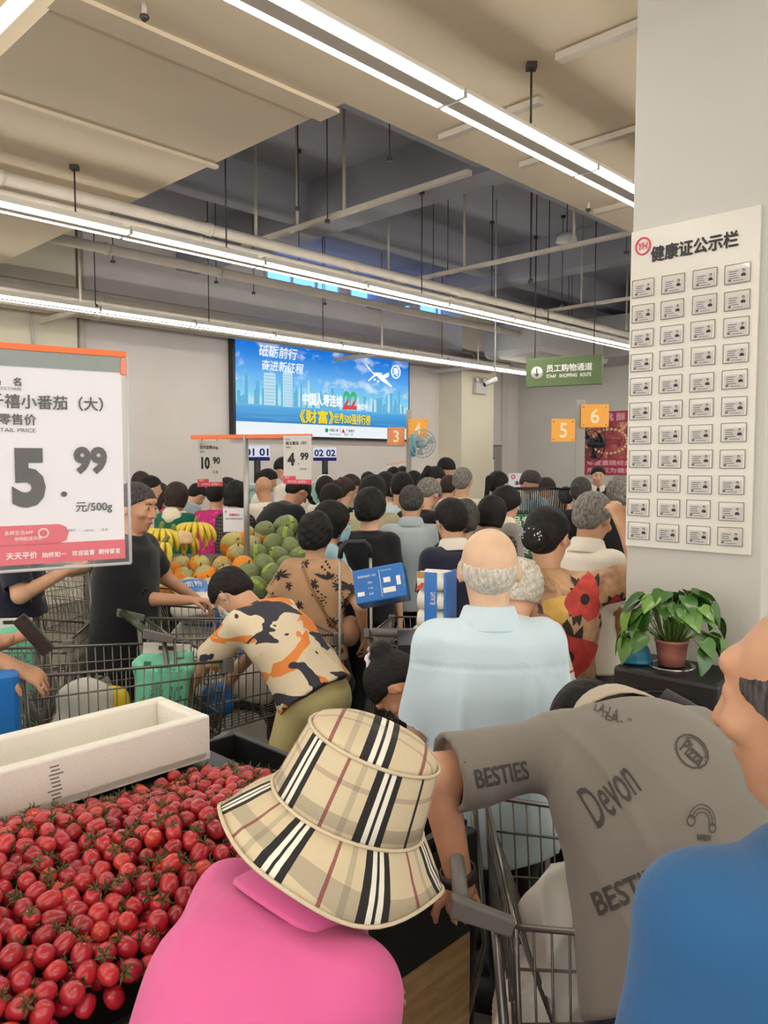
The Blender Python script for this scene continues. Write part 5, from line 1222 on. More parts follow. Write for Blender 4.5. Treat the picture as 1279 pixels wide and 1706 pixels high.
def arcs(spec):
    V_, F_ = [], []
    for (cx, cy, r, a0, a1, w) in spec:
        n = 14; b = len(V_)
        for i in range(n + 1):
            a = R_(a0 + (a1 - a0) * i / n); V_ += [(cx + (r - w) * math.cos(a), cy + (r - w) * math.sin(a)), (cx + (r + w) * math.cos(a), cy + (r + w) * math.sin(a))]
        F_ += [(b + 2 * i, b + 2 * i + 1, b + 2 * i + 3, b + 2 * i + 2) for i in range(n)]
    xs = [v[0] for v in V_]; ys = [v[1] for v in V_]; return V_, F_, (min(xs), min(ys), max(xs), max(ys))
tee_print(arcs([(0, 0, r, 0, 180, .025) for r in (.5, .7, .9)] + [(-.7, -.12, .26, 0, 360, .03), (.75, -.1, .22, 0, 360, .03)]), 1170, 1362, 42, 36, -20)
tee_print('RAINBOW', 1172, 1396, 20, 9, -6, .03)
tee_print(arcs([(0, 0, 1, 0, 360, .05), (0, 0, .82, 20, 160, .03)]), 1152, 1252, 54, 44, -48); tee_print('Pizza', 1154, 1254, 36, 22, -42, .02)
tee_print(arcs([(0, 0, 1, 30, 330, .06), (.6, .7, .5, 0, 200, .05)]), 905, 1172, 26, 18, 20)
# ---- wristwatch
sd, S0, E, Wp = P_F3['arms'][0]; ax_ = Vector(nrm(Wp - E)); wc = Vector(Wp) - ax_ * .03; fx, fy_, _ = frame(ax_)
wr = MB().tube([wc - ax_ * .011, wc + ax_ * .011], .0335, 18, caps=False).build('watch_strap', mat('watch_brown', (50, 34, 28), .5), P_F3['root']); so = wr.modifiers.new('t', 'SOLIDIFY'); so.thickness = .004; so.offset = 1
wr['label'] = 'dark wristwatch on his left wrist'
MB().tube([wc - fx * .034, wc - fx * .043], .016, 16).build('watch_case', M_BLK, wr)
# a black bag slung on his far side
bg_ = MB(); lp = [local_of(P_F3, at(*q)) for q in ((1095, 1165, 1.78), (1180, 1220, 1.72), (1222, 1330, 1.64))]
bg_.tube([Vector(q) + Vector((.0, .02, -.03)) for q in lp], [.06, .075, .06], 12); o = bg_.build('sling_bag', cloth('bag_black', (34, 32, 32)), P_F3['root'])
# ---- phones
M_PH = mat('phone_black', (28, 30, 36), .25, coat=.4); M_PHS = emit('phone_screen', (206, 214, 220), .12)
def phone(px, py, Y, e, lab, m=M_PH, scr=False):
    p = at(px, py, Y); r = MB(); r.box((0, 0, 0), (.074, .009, .155)); o = r.build('phone', m, None, p, e, .004); tag(o, lab, 'phone')
    MB().box((0, -.0046, 0), (.068, .0006, .146)).build('glass', M_PHS if scr else mat('phone_glass', (18, 20, 26), .1), o)
    MB().box((-.02, .006, .055), (.024, .003, .03)).build('camera_bump', m, o)
phone(56, 1058, 2.62, (R_(-24), R_(30), R_(150)), 'black phone held above the left cart handle')
phone(132, 940, 3.98, (R_(-62), R_(8), R_(-80)), 'dark phone held by the man in the navy polo')
phone(624, 1080, 3.86, (R_(-50), R_(62), R_(20)), 'white phone in the right hand of the tan-bloused woman', mat('phone_white', (224, 222, 220), .3), True)
phone(588, 955, 4.55, (R_(-20), R_(10), R_(60)), 'phone held by the masked woman', M_PH)
# ---- belt of the navy-polo man
K = P_F7['K']; s7 = P_F7['s']; bc = K['waist'] - K['d1'] * .045 * s7; bt = MB(); n = 36; vs = []; fs = []
for k in range(n):
    a = 2 * math.pi * k / n
    for dz, rr in ((-.018, 1), (.018, 1)): vs.append(bc + np.array([.178 * s7 * 1.1 * math.cos(a), .136 * s7 * 1.1 * math.sin(a), dz]))
for k in range(n): fs.append((2 * k, 2 * ((k + 1) % n), 2 * ((k + 1) % n) + 1, 2 * k + 1))
bo = bt.add([Vector(v) for v in vs], fs, True).build('belt', mat('belt_black', (24, 23, 24), .4), P_F7['root'], merge=False); so = bo.modifiers.new('t', 'SOLIDIFY'); so.thickness = .004; so.offset = 1
MB().box(Vector(bc) + Vector((0, .153 * s7, 0)), (.045, .008, .04)).build('buckle', M_STEEL, bo, bevel=.003)
for x in (.12, -.12): MB().box(Vector(bc) + Vector((x, .115 * s7, 0)), (.012, .02, .05)).build('belt_loop', M_KHAK2, bo)
# ---- hood, strap, cap, headband, cross-body strap
K = P_HOOD['K']; hd = Vol(.012); nb_ = P_HOOD['nb']; hd.ell(nb_ + (0, -.075, -.06), (.10, .045, .10), None, .02); hd.cone(nb_ + (-.075, .0, -.03), nb_ + (0, -.085, -.07), .03, .05, .02); hd.cone(nb_ + (.075, .0, -.03), nb_ + (0, -.085, -.07), .03, .05, .02)
link('hood', hd.mesh('hood'), C_CREAM, P_HOOD['shirt'])
def strap(P, a, b, m, r=.012, name='strap', front=False, n=14, w=.022):
    """a band lying on the back from point a to b (local x, z)"""
    bv = bvh_of(P['shirt']); pts = []
    for i in range(n + 1):
        x = a[0] + (b[0] - a[0]) * i / n; z = a[1] + (b[1] - a[1]) * i / n; hit = bv.ray_cast(Vector((x, -1, z)), Vector((0, 1, 0)), 3)
        if hit[0]: pts.append((hit[0], hit[1]))
    if len(pts) < 2: return
    mb = MB(); d = Vector((b[0] - a[0], 0, b[1] - a[1])).normalized(); sd = Vector((d.z, 0, -d.x)) * w / 2; vs = []
    for q, nn in pts: vs += [q + sd + nn * .002, q - sd + nn * .002, q - sd + nn * .007, q + sd + nn * .007]
    fs = [(4 * i + j, 4 * i + (j + 1) % 4, 4 * i + 4 + (j + 1) % 4, 4 * i + 4 + j) for i in range(len(pts) - 1) for j in range(4)]
    mb.add(vs, fs); return mb.build(name, m, P['root'])
sB = P_BALD['s']; strap(P_BALD, (-.06 * sB, 1.38 * sB), (.17 * sB, 1.02 * sB), M_BLK, name='bag_strap', w=.03)
sT = P_TAN['s']; strap(P_TAN, (-.05 * sT, 1.40 * sT), (.185 * sT, .98 * sT), mat('strap_tan', (150, 112, 74), .5), name='bag_strap', w=.016)
bag = MB(); c = P_TAN['K']['hip'] + np.array([.24 * sT, .02, .04]); 
for k_ in range(1): bag.ball(c, (.055, .09, .085), 14, 10)
bag.build('shoulder_bag', cloth('bag_beige', (176, 138, 110)), P_TAN['root'])
cp = Vol(.010); cp.ell((0, -.004, .03), (.09, .108, .092)); cp.cut((0, 0, .02), (0, 0, -1)); cp.cone((0, .09, .03), (0, .165, .02), .06, .05, .01, (np.array([0, 0, 1.]), .12))
o = link('cap', cp.mesh('cap'), C_BLACK, P_CAP['root']); o.matrix_local = P_CAP['HM4']
hb_ = MB().tube([(.101 * math.cos(a), -.005, .02 + .118 * math.sin(a)) for a in [math.pi * i / 18 for i in range(19)]], .008, 6).build('headband', C_WHITE, P_BAND['root']); hb_.matrix_local = P_BAND['HM4']
strap(P_F1, (0, 0), (0, 0.001), M_BLK) if False else None
# ================================================================ shopping carts
M_WIRE = mat('cart_wire', (122, 118, 112), .35, .75); M_WIRED = mat('cart_wire_dark', (92, 90, 88), .4, .7); M_GRIP = mat('cart_grip_grey', (112, 108, 104), .5); M_WHEEL = mat('cart_wheel', (52, 52, 54), .6); M_GRIPG = mat('cart_grip_green', (56, 66, 44), .4)
def make_cart(wire, grip):
    """local +y is the front, the handle is at y = 0"""
    r = empty('shopping_cart', (0, 0, 0))
    L, w0, w1, zt0, zt1, zb0, zb1 = .82, .27, .22, .98, .90, .50, .58
    def side(t_, s_, top): # t along length
        w = w0 + (w1 - w0) * t_; sh = .86
        return Vector((s_ * w * (1 if top else sh), .06 + (L if top else L * .93) * t_ + (0 if top else .03), (zt0 + (zt1 - zt0) * t_) if top else (zb0 + (zb1 - zb0) * t_)))
    def mixv(a, b, f): return a + (b - a) * f
    b = MB(); R1, R2 = .0062, .0026
    for s_ in (-1, 1):
        b.tube([side(0, s_, True), side(1, s_, True)], R1, 6); b.tube([side(0, s_, False), side(1, s_, False)], R1 * .8, 6)
        for f in (.18, .42, .7): b.tube([mixv(side(0, s_, True), side(0, s_, False), f), mixv(side(1, s_, True), side(1, s_, False), f)], .0036, 4)
        for i in range(1, 22): b.tube([side(i / 22, s_, True), side(i / 22, s_, False)], R2, 4)
        b.tube([side(1, s_, True), side(1, s_, False)], R1, 6); b.tube([side(0, s_, True), side(0, s_, False)], R1, 6)
    for e in (0, 1):
        A, B_, C_, D_ = side(e, -1, True), side(e, 1, True), side(e, -1, False), side(e, 1, False)
        b.tube([A, B_], R1, 6); b.tube([C_, D_], R1, 6)
        for i in range(1, 13): b.tube([mixv(A, B_, i / 13), mixv(C_, D_, i / 13)], R2, 4)
        for f in (.2, .45, .72): b.tube([mixv(A, C_, f), mixv(B_, D_, f)], .0036, 4)
    for i in range(1, 12): b.tube([mixv(side(0, -1, False), side(0, 1, False), i / 12), mixv(side(1, -1, False), side(1, 1, False), i / 12)], R2, 4)
    for i in range(1, 7): b.tube([side(i / 7, -1, False), side(i / 7, 1, False)], .0036, 4)
    b.build('basket', wire, r, merge=False)
    MB().tube([(-.25, -.05, 1.02), (.25, -.05, 1.02)], .017, 12).build('handle', grip, r)
    for s_ in (-1, 1):
        MB().hexa([(s_ * .27 - .012, -.075, 1.0), (s_ * .27 + .012, -.075, 1.0), (s_ * .27 + .012, .05, .965), (s_ * .27 - .012, .05, .965), (s_ * .27 - .012, -.07, 1.04), (s_ * .27 + .012, -.07, 1.04), (s_ * .27 + .012, .06, .995), (s_ * .27 - .012, .06, .995)]).build('handle_bracket', M_GRIP, r, bevel=.004)
        p = side(1, s_, True); MB().box(p + Vector((0, 0, -.02)), (.035, .05, .06)).build('corner_bumper', M_GRIP, r, bevel=.006)
        MB().tube([(s_ * .25, .02, .98), (s_ * .25, .06, .6), (s_ * .25, -.02, .3), (s_ * .26, .05, .17)], .011, 8).tube([(s_ * .26, .05, .17), (s_ * .22, .5, .2), (s_ * .17, .88, .2)], .011, 8).tube([(s_ * .2, .7, .2), (s_ * .19, .62, .55)], .009, 8).build('side_frame', wire, r)
        for (x, y) in ((s_ * .26, .05), (s_ * .17, .88)):
            k = MB(); k.tube([(x, y, .17 if y < .3 else .2), (x, y, .13)], .012, 8); k.box((x - .016, y - .02, .095), (.005, .035, .09)); k.box((x + .016, y - .02, .095), (.005, .035, .09)); k = k.build('caster_fork', wire, r)
            MB().tube([(x - .013, y - .025, .0625), (x + .013, y - .025, .0625)], .0625, 16).build('wheel', M_WHEEL, k)
    lo = MB()
    for i in range(9): x = -.2 + .05 * i; lo.tube([(x, .08, .2), (x * .8, .84, .23)], .003, 4)
    lo.tube([(-.24, .08, .2), (.24, .08, .2)], .006, 6).tube([(-.18, .86, .23), (.18, .86, .23)], .006, 6); lo.build('lower_rack', wire, r, merge=False)
    st = MB()
    for i in range(9): x = -.2 + .05 * i; st.tube([(x, .075, .93), (x * .95, .2, .62)], .0026, 4)
    for f in (0, .33, .66, 1): st.tube([(-.21, .075 + .125 * f, .93 - .31 * f), (.21, .075 + .125 * f, .93 - .31 * f)], .0036, 5)
    st.build('child_seat_flap', wire, r, merge=False)
    return r
CART0 = make_cart(M_WIRE, M_GRIP); used_cart = [False]
def cart(x, y, heading, lab, wire=None, grip=None, cs=None):
    if not used_cart[0]: c = CART0; used_cart[0] = True
    else: c = copy_tree(CART0)
    c.location = (x, y, 0); c.rotation_euler = (0, 0, -R_(heading)); tag(c, lab, 'shopping cart', 'shopping carts in the queue')
    if grip:
        for ch in c.children:
            if ch.name.startswith('handle') and not ch.name.startswith('handle_b'): ch.data = ch.data.copy(); ch.data.materials.clear(); ch.data.materials.append(grip)
    return c
def in_cart(c, p):
    a = c.rotation_euler.z; return Vector((c.location.x + p[0] * math.cos(a) - p[1] * math.sin(a), c.location.y + p[0] * math.sin(a) + p[1] * math.cos(a), p[2]))
cA = cart(-1.5, 2.93, 52, 'grey wire cart holding a mint green rice bag, nearest on the left')
cB = cart(-1.1, 3.56, 60, 'grey wire cart with an olive green handle that the boy leans into', grip=M_GRIPG)
cC = cart(-1.42, 4.48, 85, 'wire cart full of flour bags in front of the melons')
cD = cart(-2.4, 3.75, 82, 'wire cart at the left with leafy greens and a mint green bag')
cE = cart(-2.35, 5.6, 20, 'tall-looking wire cart with bread behind the navy-polo man')
cG = cart(.2, 3.36, 4, 'wire cart with the blue carton on top, left of the balding man')
cF = cart(.19, 1.60, 92, 'front wire cart under the grey T-shirt man, with shopping bags'); cF.scale = (1, .86, .95)
used = True
# ---- goods in the carts
def soft_bag(name, c, size, rz, m, lab, cat, seed=0, tilt=(0, 0), label_parts=True, h=.012, amp=.006, handle=None):
    """a filled bag: rounded volume, gathered top"""
    v = Vol(h); sx, sy, sz = size
    v.cone((-sx * .28, 0, sz * .28), (sx * .28, 0, sz * .28), sz * .3, sz * .3, .03, (np.array([0, 1., 0]), sy / sz * 1.4)); v.cone((0, 0, sz * .2), (0, 0, sz * .78), sx * .48, sx * .40, .04, (np.array([0, 1., 0]), sy / sx)); v.cone((-sx * .34, 0, sz * .85), (sx * .34, 0, sz * .85), sz * .08, sz * .08, .06, (np.array([0, 1., 0]), .45)); v.cut((0, 0, .0), (0, 0, -1))
    o = link(name, v.mesh(name, folds(amp, (14, 14, 8), seed)), m, None, c, (tilt[0], tilt[1], rz)); return tag(o, lab, cat)
M_MINT = mat('bag_mint', (120, 212, 176), .35, coat=.3, var=.1, vscale=5); M_CLEARB = mat('bag_clear_plastic', (214, 214, 206), .25, alpha=.75, bump=.5, bscale=14); M_WHITEB = mat('bag_white_plastic', (226, 222, 212), .35, bump=.4, bscale=12, var=.03); M_YELP = mat('yellow_pack', (236, 196, 40), .35, bump=.3, bscale=20); M_BLUEP = mat('blue_pack', (34, 112, 190), .35, coat=.2, var=.08, vscale=10); M_CORN = mat('corn_yellow', (226, 192, 84), .4, var=.15, vscale=40)
def mint_bag(c, rz, lab, tilt):
    r = empty('rice_bag', c, rz, lab, 'rice bag'); r.rotation_euler = (tilt[0], tilt[1], rz)
    v = Vol(.009); v.cone((0, 0, .04), (0, 0, .27), .112, .118, .03, (np.array([0, 1., 0]), .5), True); v.cone((-.06, 0, .05), (.06, 0, .05), .05, .05, .04); v.cone((-.09, 0, .30), (.09, 0, .33), .03, .03, .07, (np.array([0, 1., 0]), .35)); v.cut((0, 0, 0), (0, 0, -1))
    b = link('sack', v.mesh('sack', folds(.004, (14, 14, 8), 3)), M_MINT, r)
    t_ = MB(); t_.box((0, 0, .35), (.2, .014, .05)); t_.build('white_top', M_WHITEB, r, bevel=.004)
    MB().box((0, -.008, .355), (.07, .002, .018)).build('handle_slot', M_BLK, r)
    bv_ = bvh_of(b)
    for s_, x, z, w, h, m in (('生态大米', -.03, .255, .11, .022, mat('mint_ink', (60, 150, 120), .5)), ('净含量10kg', -.05, .12, .05, .1, mat('mint_ink2', (70, 110, 100), .5)), ('RICE', .03, .1, .05, .1, MATS.get('mint_ink2'))):
        vs, fs, bb = text_mesh(s_, 0); V2 = [((x_ - bb[0]) / (bb[2] - bb[0]) * w + x, (y_ - bb[1]) / (bb[3] - bb[1]) * h + z) for x_, y_ in vs]; press(b, bv_, 'print', V2, fs, (0, -.4, 0), (1, 0, 0), (0, 0, 1), (0, 1, 0), m)
    n_ = 6; V2 = [(-.09, .27), (-.06, .27), (-.06, .295), (-.09, .295)]; press(b, bv_, 'leaf_mark', V2, [(0, 1, 2, 3)], (0, -.4, 0), (1, 0, 0), (0, 0, 1), (0, 1, 0), mat('mint_dark', (40, 110, 84), .5))
    return r
mint_bag(in_cart(cA, (.0, .66, .585)), R_(14), 'mint green rice bag with white handle strip standing in the nearest left cart', (R_(-6), R_(6)))
mint_bag(in_cart(cD, (-.02, .55, .60)), R_(8), 'mint green rice bag in the left cart with leafy greens', (0, 0))
soft_bag('shopping_bag', in_cart(cA, (-.04, .36, .56)), (.24, .16, .26), .3, M_CLEARB, 'clear plastic bag between greens and the mint rice bag', 'bag', 4)
soft_bag('snack_pack', in_cart(cA, (-.13, .5, .56)), (.14, .08, .2), .2, M_YELP, 'small yellow packet in front of the mint rice bag', 'packet', 5)
MBx = MB(); MBx.box((0, 0, .17), (.26, .16, .34)); o = MBx.build('drink_pack', M_BLUEP, None, (-1.36, 2.56, .72), (0, 0, .5), .02); tag(o, 'blue shrink-wrapped drink pack at the left picture edge', 'drink pack'); lettering(o, M_INKW, [('牛奶', -.09, .2, .1, None, dict(bold=.03)), ('12', .02, .08, .06, None, dict(bold=.03))], y=-.082)
MBx = MB(); MBx.box((0, 0, .7), (.34, .26, .04)).box((-.14, -.1, .34), (.04, .04, .68)).box((.14, .1, .34), (.04, .04, .68)).box((.14, -.1, .34), (.04, .04, .68)).box((-.14, .1, .34), (.04, .04, .68)); tag(MBx.build('low_stand', M_BLK, None, (-1.36, 2.56, 0), (0, 0, .5)), 'low black stand under the blue drink pack', 'stand')
# leafy greens in the left carts
M_LEAFG = mat('celery_green', (96, 128, 58), .5, var=.25, vscale=30)
def greens(c, n, lab, seed, L=.34):
    r_ = random.Random(seed); g = empty('leafy_greens', c, 0, lab, 'greens')
    for k in range(n):
        mb = MB(); a = r_.uniform(-.6, .6); x = r_.uniform(-.16, .16); y = r_.uniform(-.1, .1); d = Vector((math.cos(a) * r_.choice((-1, 1)), math.sin(a), r_.uniform(.15, .7))).normalized(); p = Vector((x, y, r_.uniform(.02, .1))); q = p + d * L * r_.uniform(.5, .9)
        mb.tube([p, (p + q) / 2 + Vector((0, 0, .02)), q], [.006, .005, .003], 5)
        for j in range(4):
            u_ = q - d * .04 * j; s_ = Vector((-d.y, d.x, .2)).normalized() * (1 if j % 2 else -1); t_ = .03 + .015 * r_.random()
            mb.add([u_, u_ + s_ * t_ * .6 + d * t_ * .4, u_ + s_ * t_ * 1.5 + d * t_ * .5, u_ + s_ * t_ * .9 - d * t_ * .2 + Vector((0, 0, .008))], [(0, 1, 2, 3)])
        mb.build('stalk', M_LEAFG, g, merge=False)
greens(in_cart(cA, (.02, .2, .56)), 26, 'bunch of leafy green stalks in the nearest left cart', 1)
greens(in_cart(cD, (.0, .3, .58)), 24, 'bunch of leafy green stalks in the left cart behind', 2)
# flour and blue packs
def flour(c, rz, tilt, lab, seed):
    o = soft_bag('flour_bag', c, (.24, .12, .34), rz, M_WHITEB, lab, 'flour bag', seed, tilt, amp=.004); bv_ = bvh_of(o)
    V2 = [(-.09 + .06 * i, .19 + .045 * j) for j in range(4) for i in range(4)]; F2 = [(j * 4 + i, j * 4 + i + 1, j * 4 + i + 5, j * 4 + i + 4) for j in range(3) for i in range(3)]
    press(o, bv_, 'blue_label', V2, F2, (0, -.4, 0), (1, 0, 0), (0, 0, 1), (0, 1, 0), M_BLUEP, off=.003)
    vs, fs, bb = text_mesh('面粉', 0); V2 = [((x_ - bb[0]) / (bb[2] - bb[0]) * .1 - .05, (y_ - bb[1]) / (bb[3] - bb[1]) * .05 + .24) for x_, y_ in vs]; press(o, bv_, 'lettering', V2, fs, (0, -.4, 0), (1, 0, 0), (0, 0, 1), (0, 1, 0), M_INKW, off=.006)
    return o
flour(in_cart(cC, (-.02, .36, .83)), R_(28), (R_(-58), 0), 'flour bag with blue label lying on top of the cart by the melons', 11)
flour(in_cart(cC, (-.1, .3, .58)), R_(20), (R_(-10), R_(8)), 'flour bag with blue label upright in the cart by the melons', 12)
flour(in_cart(cC, (.05, .55, .58)), R_(-10), (R_(-6), R_(-6)), 'second upright flour bag deeper in the cart by the melons', 13)
flour(in_cart(cB, (.02, .5, .575)), R_(-40), (R_(-8), 0), 'flour bag standing in the cart with the olive handle', 14)
soft_bag('snack_pack', in_cart(cC, (.05, .7, .60)), (.24, .12, .34), .4, M_BLUEP, 'shiny blue packet at the front of the flour cart', 'packet', 15, (0, R_(20)))
soft_bag('shopping_bag', in_cart(cB, (-.08, .26, .56)), (.26, .18, .24), .1, M_WHITEB, 'white plastic bag at the bottom of the olive-handled cart', 'bag', 16)
soft_bag('snack_pack', in_cart(cB, (.1, .3, .56)), (.14, .1, .12), .5, M_BLUEP, 'small blue packet beside the boy\'s hands', 'packet', 17)
soft_bag('shopping_bag', in_cart(cB, (.0, .45, .22)), (.3, .26, .24), .5, M_CLEARB, 'pale bag on the lower rack of the olive-handled cart', 'bag', 18)
for k, z in enumerate((.60, .795)): soft_bag('bread_bag', in_cart(cE, (.02, .6, z)), (.26, .16, .18), .2 + k, mat('bread_tan', (206, 160, 110), .5, var=.2, vscale=18), ('lower' if k == 0 else 'upper') + ' bag of bread in the cart behind the navy-polo man', 'bread', 20 + k)
# blue carton and others at cart G
p = at(632, 972, 3.35); cb = empty('carton', p, 0, 'bright blue carton with white print lying tilted on a cart', 'carton'); cb.rotation_euler = (R_(-20), R_(-11), R_(-6))
MB().box((0, .06, 0), (.225, .13, .15)).build('box', M_BLUEP, cb, bevel=.006)
lettering(cb, M_INKW, [('家庭装抽纸 12包', -.09, .035, .08, None), ('PRODUCT INFO', .015, .05, .045, None), ('|', .005, -.06, .002, .12), ('规格', -.05, .005, .02, None), ('产地', -.05, -.02, .02, None), ('条码', -.05, -.045, .02, None)], y=-.007)
for c_, s_ in (((.04, -.006, -.035), (.055, .002, .022)), ((.085, -.006, .0), (.018, .002, .04)), ((-.085, -.006, -.035), (.03, .002, .018)), ((.035, -.006, .01), (.03, .002, .022))): MB().box(c_, s_).build('white_panel', M_INKW, cb)
soft_bag('shopping_bag', in_cart(cG, (.0, .42, .62)), (.3, .2, .30), .2, M_CLEARB, 'clear bag of pale buns in the cart with the blue carton', 'bag', 31)
soft_bag('corn_bag', in_cart(cG, (.02, .24, .56)), (.26, .14, .18), .1, M_CORN, 'bag of yellow corn low in the cart with the blue carton', 'bag', 32)
soft_bag('mesh_bag', in_cart(cG, (.06, .68, .62)), (.2, .16, .26), .1, mat('mesh_magenta', (134, 46, 70), .7, bump=.5, bscale=60), 'dark magenta net bag in the cart with the blue carton', 'bag', 33)
# folding trolley handle
p = at(592, 1000, 3.75); tr = empty('folding_trolley', (p.x, p.y, 0), R_(14), 'folding trolley with a curved black grip beside the tan-bloused woman', 'trolley'); zt = at(592, 905, 3.75).z
MB().tube([(-.075, 0, zt - .07), (-.07, 0, zt - .02), (-.045, 0, zt + .005), (.045, 0, zt + .005), (.07, 0, zt - .02), (.075, 0, zt - .07)], .013, 10).build('grip', M_BLK, tr)
for s_ in (-1, 1): MB().tube([(s_ * .075, 0, zt - .06), (s_ * .085, 0, .12)], .007, 8).build('tube', M_STEEL, tr); MB().tube([(s_ * .11 - .012, .0, .06), (s_ * .11 + .012, 0, .06)], .06, 14).build('wheel', M_WHEEL, tr)
MB().box((0, -.1, .06), (.24, .2, .012)).box((0, 0, .12), (.26, .02, .03)).build('foot_plate', M_STEEL, tr)
# paper roll pack
p = at(727, 1045, 3.0); tp = empty('toilet_paper_pack', (p.x, p.y, p.z), R_(-24), 'pack of toilet rolls with a blue end panel beside the balding man', 'paper pack'); ph = at(727, 950, 3.0).z - p.z
for j in range(3):
    for i in range(2): MB().tube([(-.056 + .0, -.03 + .06 * i, ph * (.17 + .33 * j)), (.05, -.03 + .06 * i, ph * (.17 + .33 * j))], ph * .165, 14).build('roll', M_WHITEB, tp)
MB().box((.056, 0, ph / 2), (.01, .125, ph)).build('blue_panel', M_BLUEP, tp, bevel=.003); MB().box((.0, -.066, ph * .5), (.05, .004, ph)).build('blue_front', M_BLUEP, tp); lettering(tp, M_INKW, [('卫生纸', .0, ph * .45, .02, .05)], y=-.069)
MB().prism([(-.058, ph * .66), (-.02, ph * .8), (-.02, ph * .9), (-.058, ph * .72)], 0, .002, FM, (0, -.064, 0)).build('red_flash', mat('flash_red', (206, 60, 44), .4), tp); MB().box((-.035, -.062, ph * .9), (.045, .004, ph * .2)).build('gold_panel', mat('pack_gold', (176, 138, 70), .4, var=.2, vscale=60), tp)
tb_ = MB(); tb_.box((0, 0, p.z / 2 - .02), (.3, .26, p.z - .04)); tag(tb_.build('paper_stand', M_BLK, None, (p.x, p.y, .0)), 'black stand carrying the toilet roll pack', 'stand')
# bags in the front cart
soft_bag('shopping_bag', in_cart(cF, (.02, .22, .52)), (.3, .2, .36), .2, M_WHITEB, 'large white shopping bag in the front cart', 'bag', 41, amp=.03, h=.008)
soft_bag('shopping_bag', in_cart(cF, (-.04, .55, .56)), (.26, .24, .34), .5, mat('bag_cream', (214, 196, 160), .4, bump=.4, bscale=12), 'cream shopping bag behind the white one in the front cart', 'bag', 42, amp=.025, h=.008)
# ---- racks with green fascias behind
rk = at(868, 900, 6.4); rk = empty('basket_rack', (rk.x, rk.y, 0), R_(6), 'black wire rack with green lettered fascias in front of the cashiers', 'rack')
zz = [at(868, y, 6.4).z for y in (868, 915)]
for z_ in zz:
    MB().box((0, -.01, z_), (.36, .02, .115)).build('fascia', mat('fascia_green', (24, 122, 56), .4), rk); w_ = MB()
    for i in range(16): w_.tube([(-.2 + .4 * i / 15, 0, z_ - .1), (-.2 + .4 * i / 15, .4, z_ - .1)], .004, 4)
    w_.box((0, .2, z_ - .12), (.42, .42, .015)); w_.build('shelf', M_BLK, rk, merge=False)
lettering(rk, M_INKW, [('商品专区', -.16, zz[0] - .035, .31, .075, dict(bold=.03)), ('商品专区', -.16, zz[1] - .035, .31, .075, dict(bold=.03))], y=-.022)
pm = MB()
for x in (-.21, .21):
    for y in (0, .4): pm.box((x, y, .65), (.025, .025, 1.3))
pm.build('uprights', M_BLK, rk)
bk = empty('wire_basket', rk.location + Vector((.12, .2, zz[0] + .06)), R_(6), 'black wire basket standing on the rack before the cashiers', 'basket'); w_ = MB()
for k in range(30): a = k / 30; w_.tube([(-.24 + .48 * a, -.17, 0), (-.26 + .52 * a, -.19, .2)], .003, 4).tube([(-.24 + .48 * a, .17, 0), (-.26 + .52 * a, .19, .2)], .003, 4)
for k in range(12): a = k / 12; w_.tube([(-.24, -.17 + .34 * a, 0), (-.26, -.19 + .38 * a, .2)], .003, 4).tube([(.24, -.17 + .34 * a, 0), (.26, -.19 + .38 * a, .2)], .003, 4)
w_.build('wires', M_BLK, bk, merge=False); MB().tube([(-.26, -.19, .2), (.26, -.19, .2), (.26, .19, .2), (-.26, .19, .2)], .008, 6, closed=True).build('rim', M_BLK, bk); MB().box((0, 0, .003), (.48, .34, .006)).build('base', M_BLK, bk)
MB().box((0, .2, (zz[0] + .04)), (.44, .42, .02)).build('top_shelf', M_BLK, rk)
# ================================================================ tomatoes, foam box, melons, bananas
def tmesh(name, mb, m): o = mb.build(name, m); me = o.data; bpy.data.objects.remove(o); return me
t = NT('tomato_skin'); vec = t.coords(); oi = t.new('ShaderNodeObjectInfo'); f = t.noise(vec, 30, 3); base = t.ramp(oi.outputs['Random'], [(0, s2l((140, 20, 36))), (.5, s2l((172, 30, 46))), (.85, s2l((186, 40, 46))), (1, s2l((196, 62, 40)))])
t.base(t.mix(t.math('MULTIPLY', f, .25), base, rgba((206, 90, 86)))); t.rough(.28); t.b.inputs['Coat Weight'].default_value = .25; t.b.inputs['Subsurface Weight'].default_value = .1; t.b.inputs['Subsurface Radius'].default_value = (.006, .001, .001); M_TOM = t.done('tomato_skin'); M_CALYX = mat('calyx_green', (78, 92, 44), .6, var=.3, vscale=60)
tm = MB(); prof = [(0, -.0185), (.007, -.0175), (.012, -.014), (.0152, -.006), (.0158, .002), (.0142, .01), (.0105, .0155), (.005, .0172), (0, .0168)]; tm.lathe([(max(r, 1e-4) if r == 0 else r, z) for r, z in prof], 14); TOM = tmesh('tomato', tm, M_TOM)
cx = MB()
for k in range(5):
    a = 2 * math.pi * k / 5; d = Vector((math.cos(a), math.sin(a), 0)); s_ = Vector((-d.y, d.x, 0)); cx.add([Vector((0, 0, .0175)), d * .008 + s_ * .003 + Vector((0, 0, .021)), d * .017 + Vector((0, 0, .0195)), d * .008 - s_ * .003 + Vector((0, 0, .021))], [(0, 1, 2, 3)])
    cx.add([d * .016 + Vector((0, 0, .0195)) + s_ * .0014, d * .016 + Vector((0, 0, .0195)) - s_ * .0014, d * .02 + Vector((0, 0, .027))], [(0, 1, 2)])
cx.tube([(0, 0, .017), (.001, 0, .024), (.004, .001, .029)], .0012, 5); CAL = tmesh('calyx', cx, M_CALYX)
TU0, TU1, TV0, TV1, TZ = .2, 1.22, 1.07, 1.66, .84
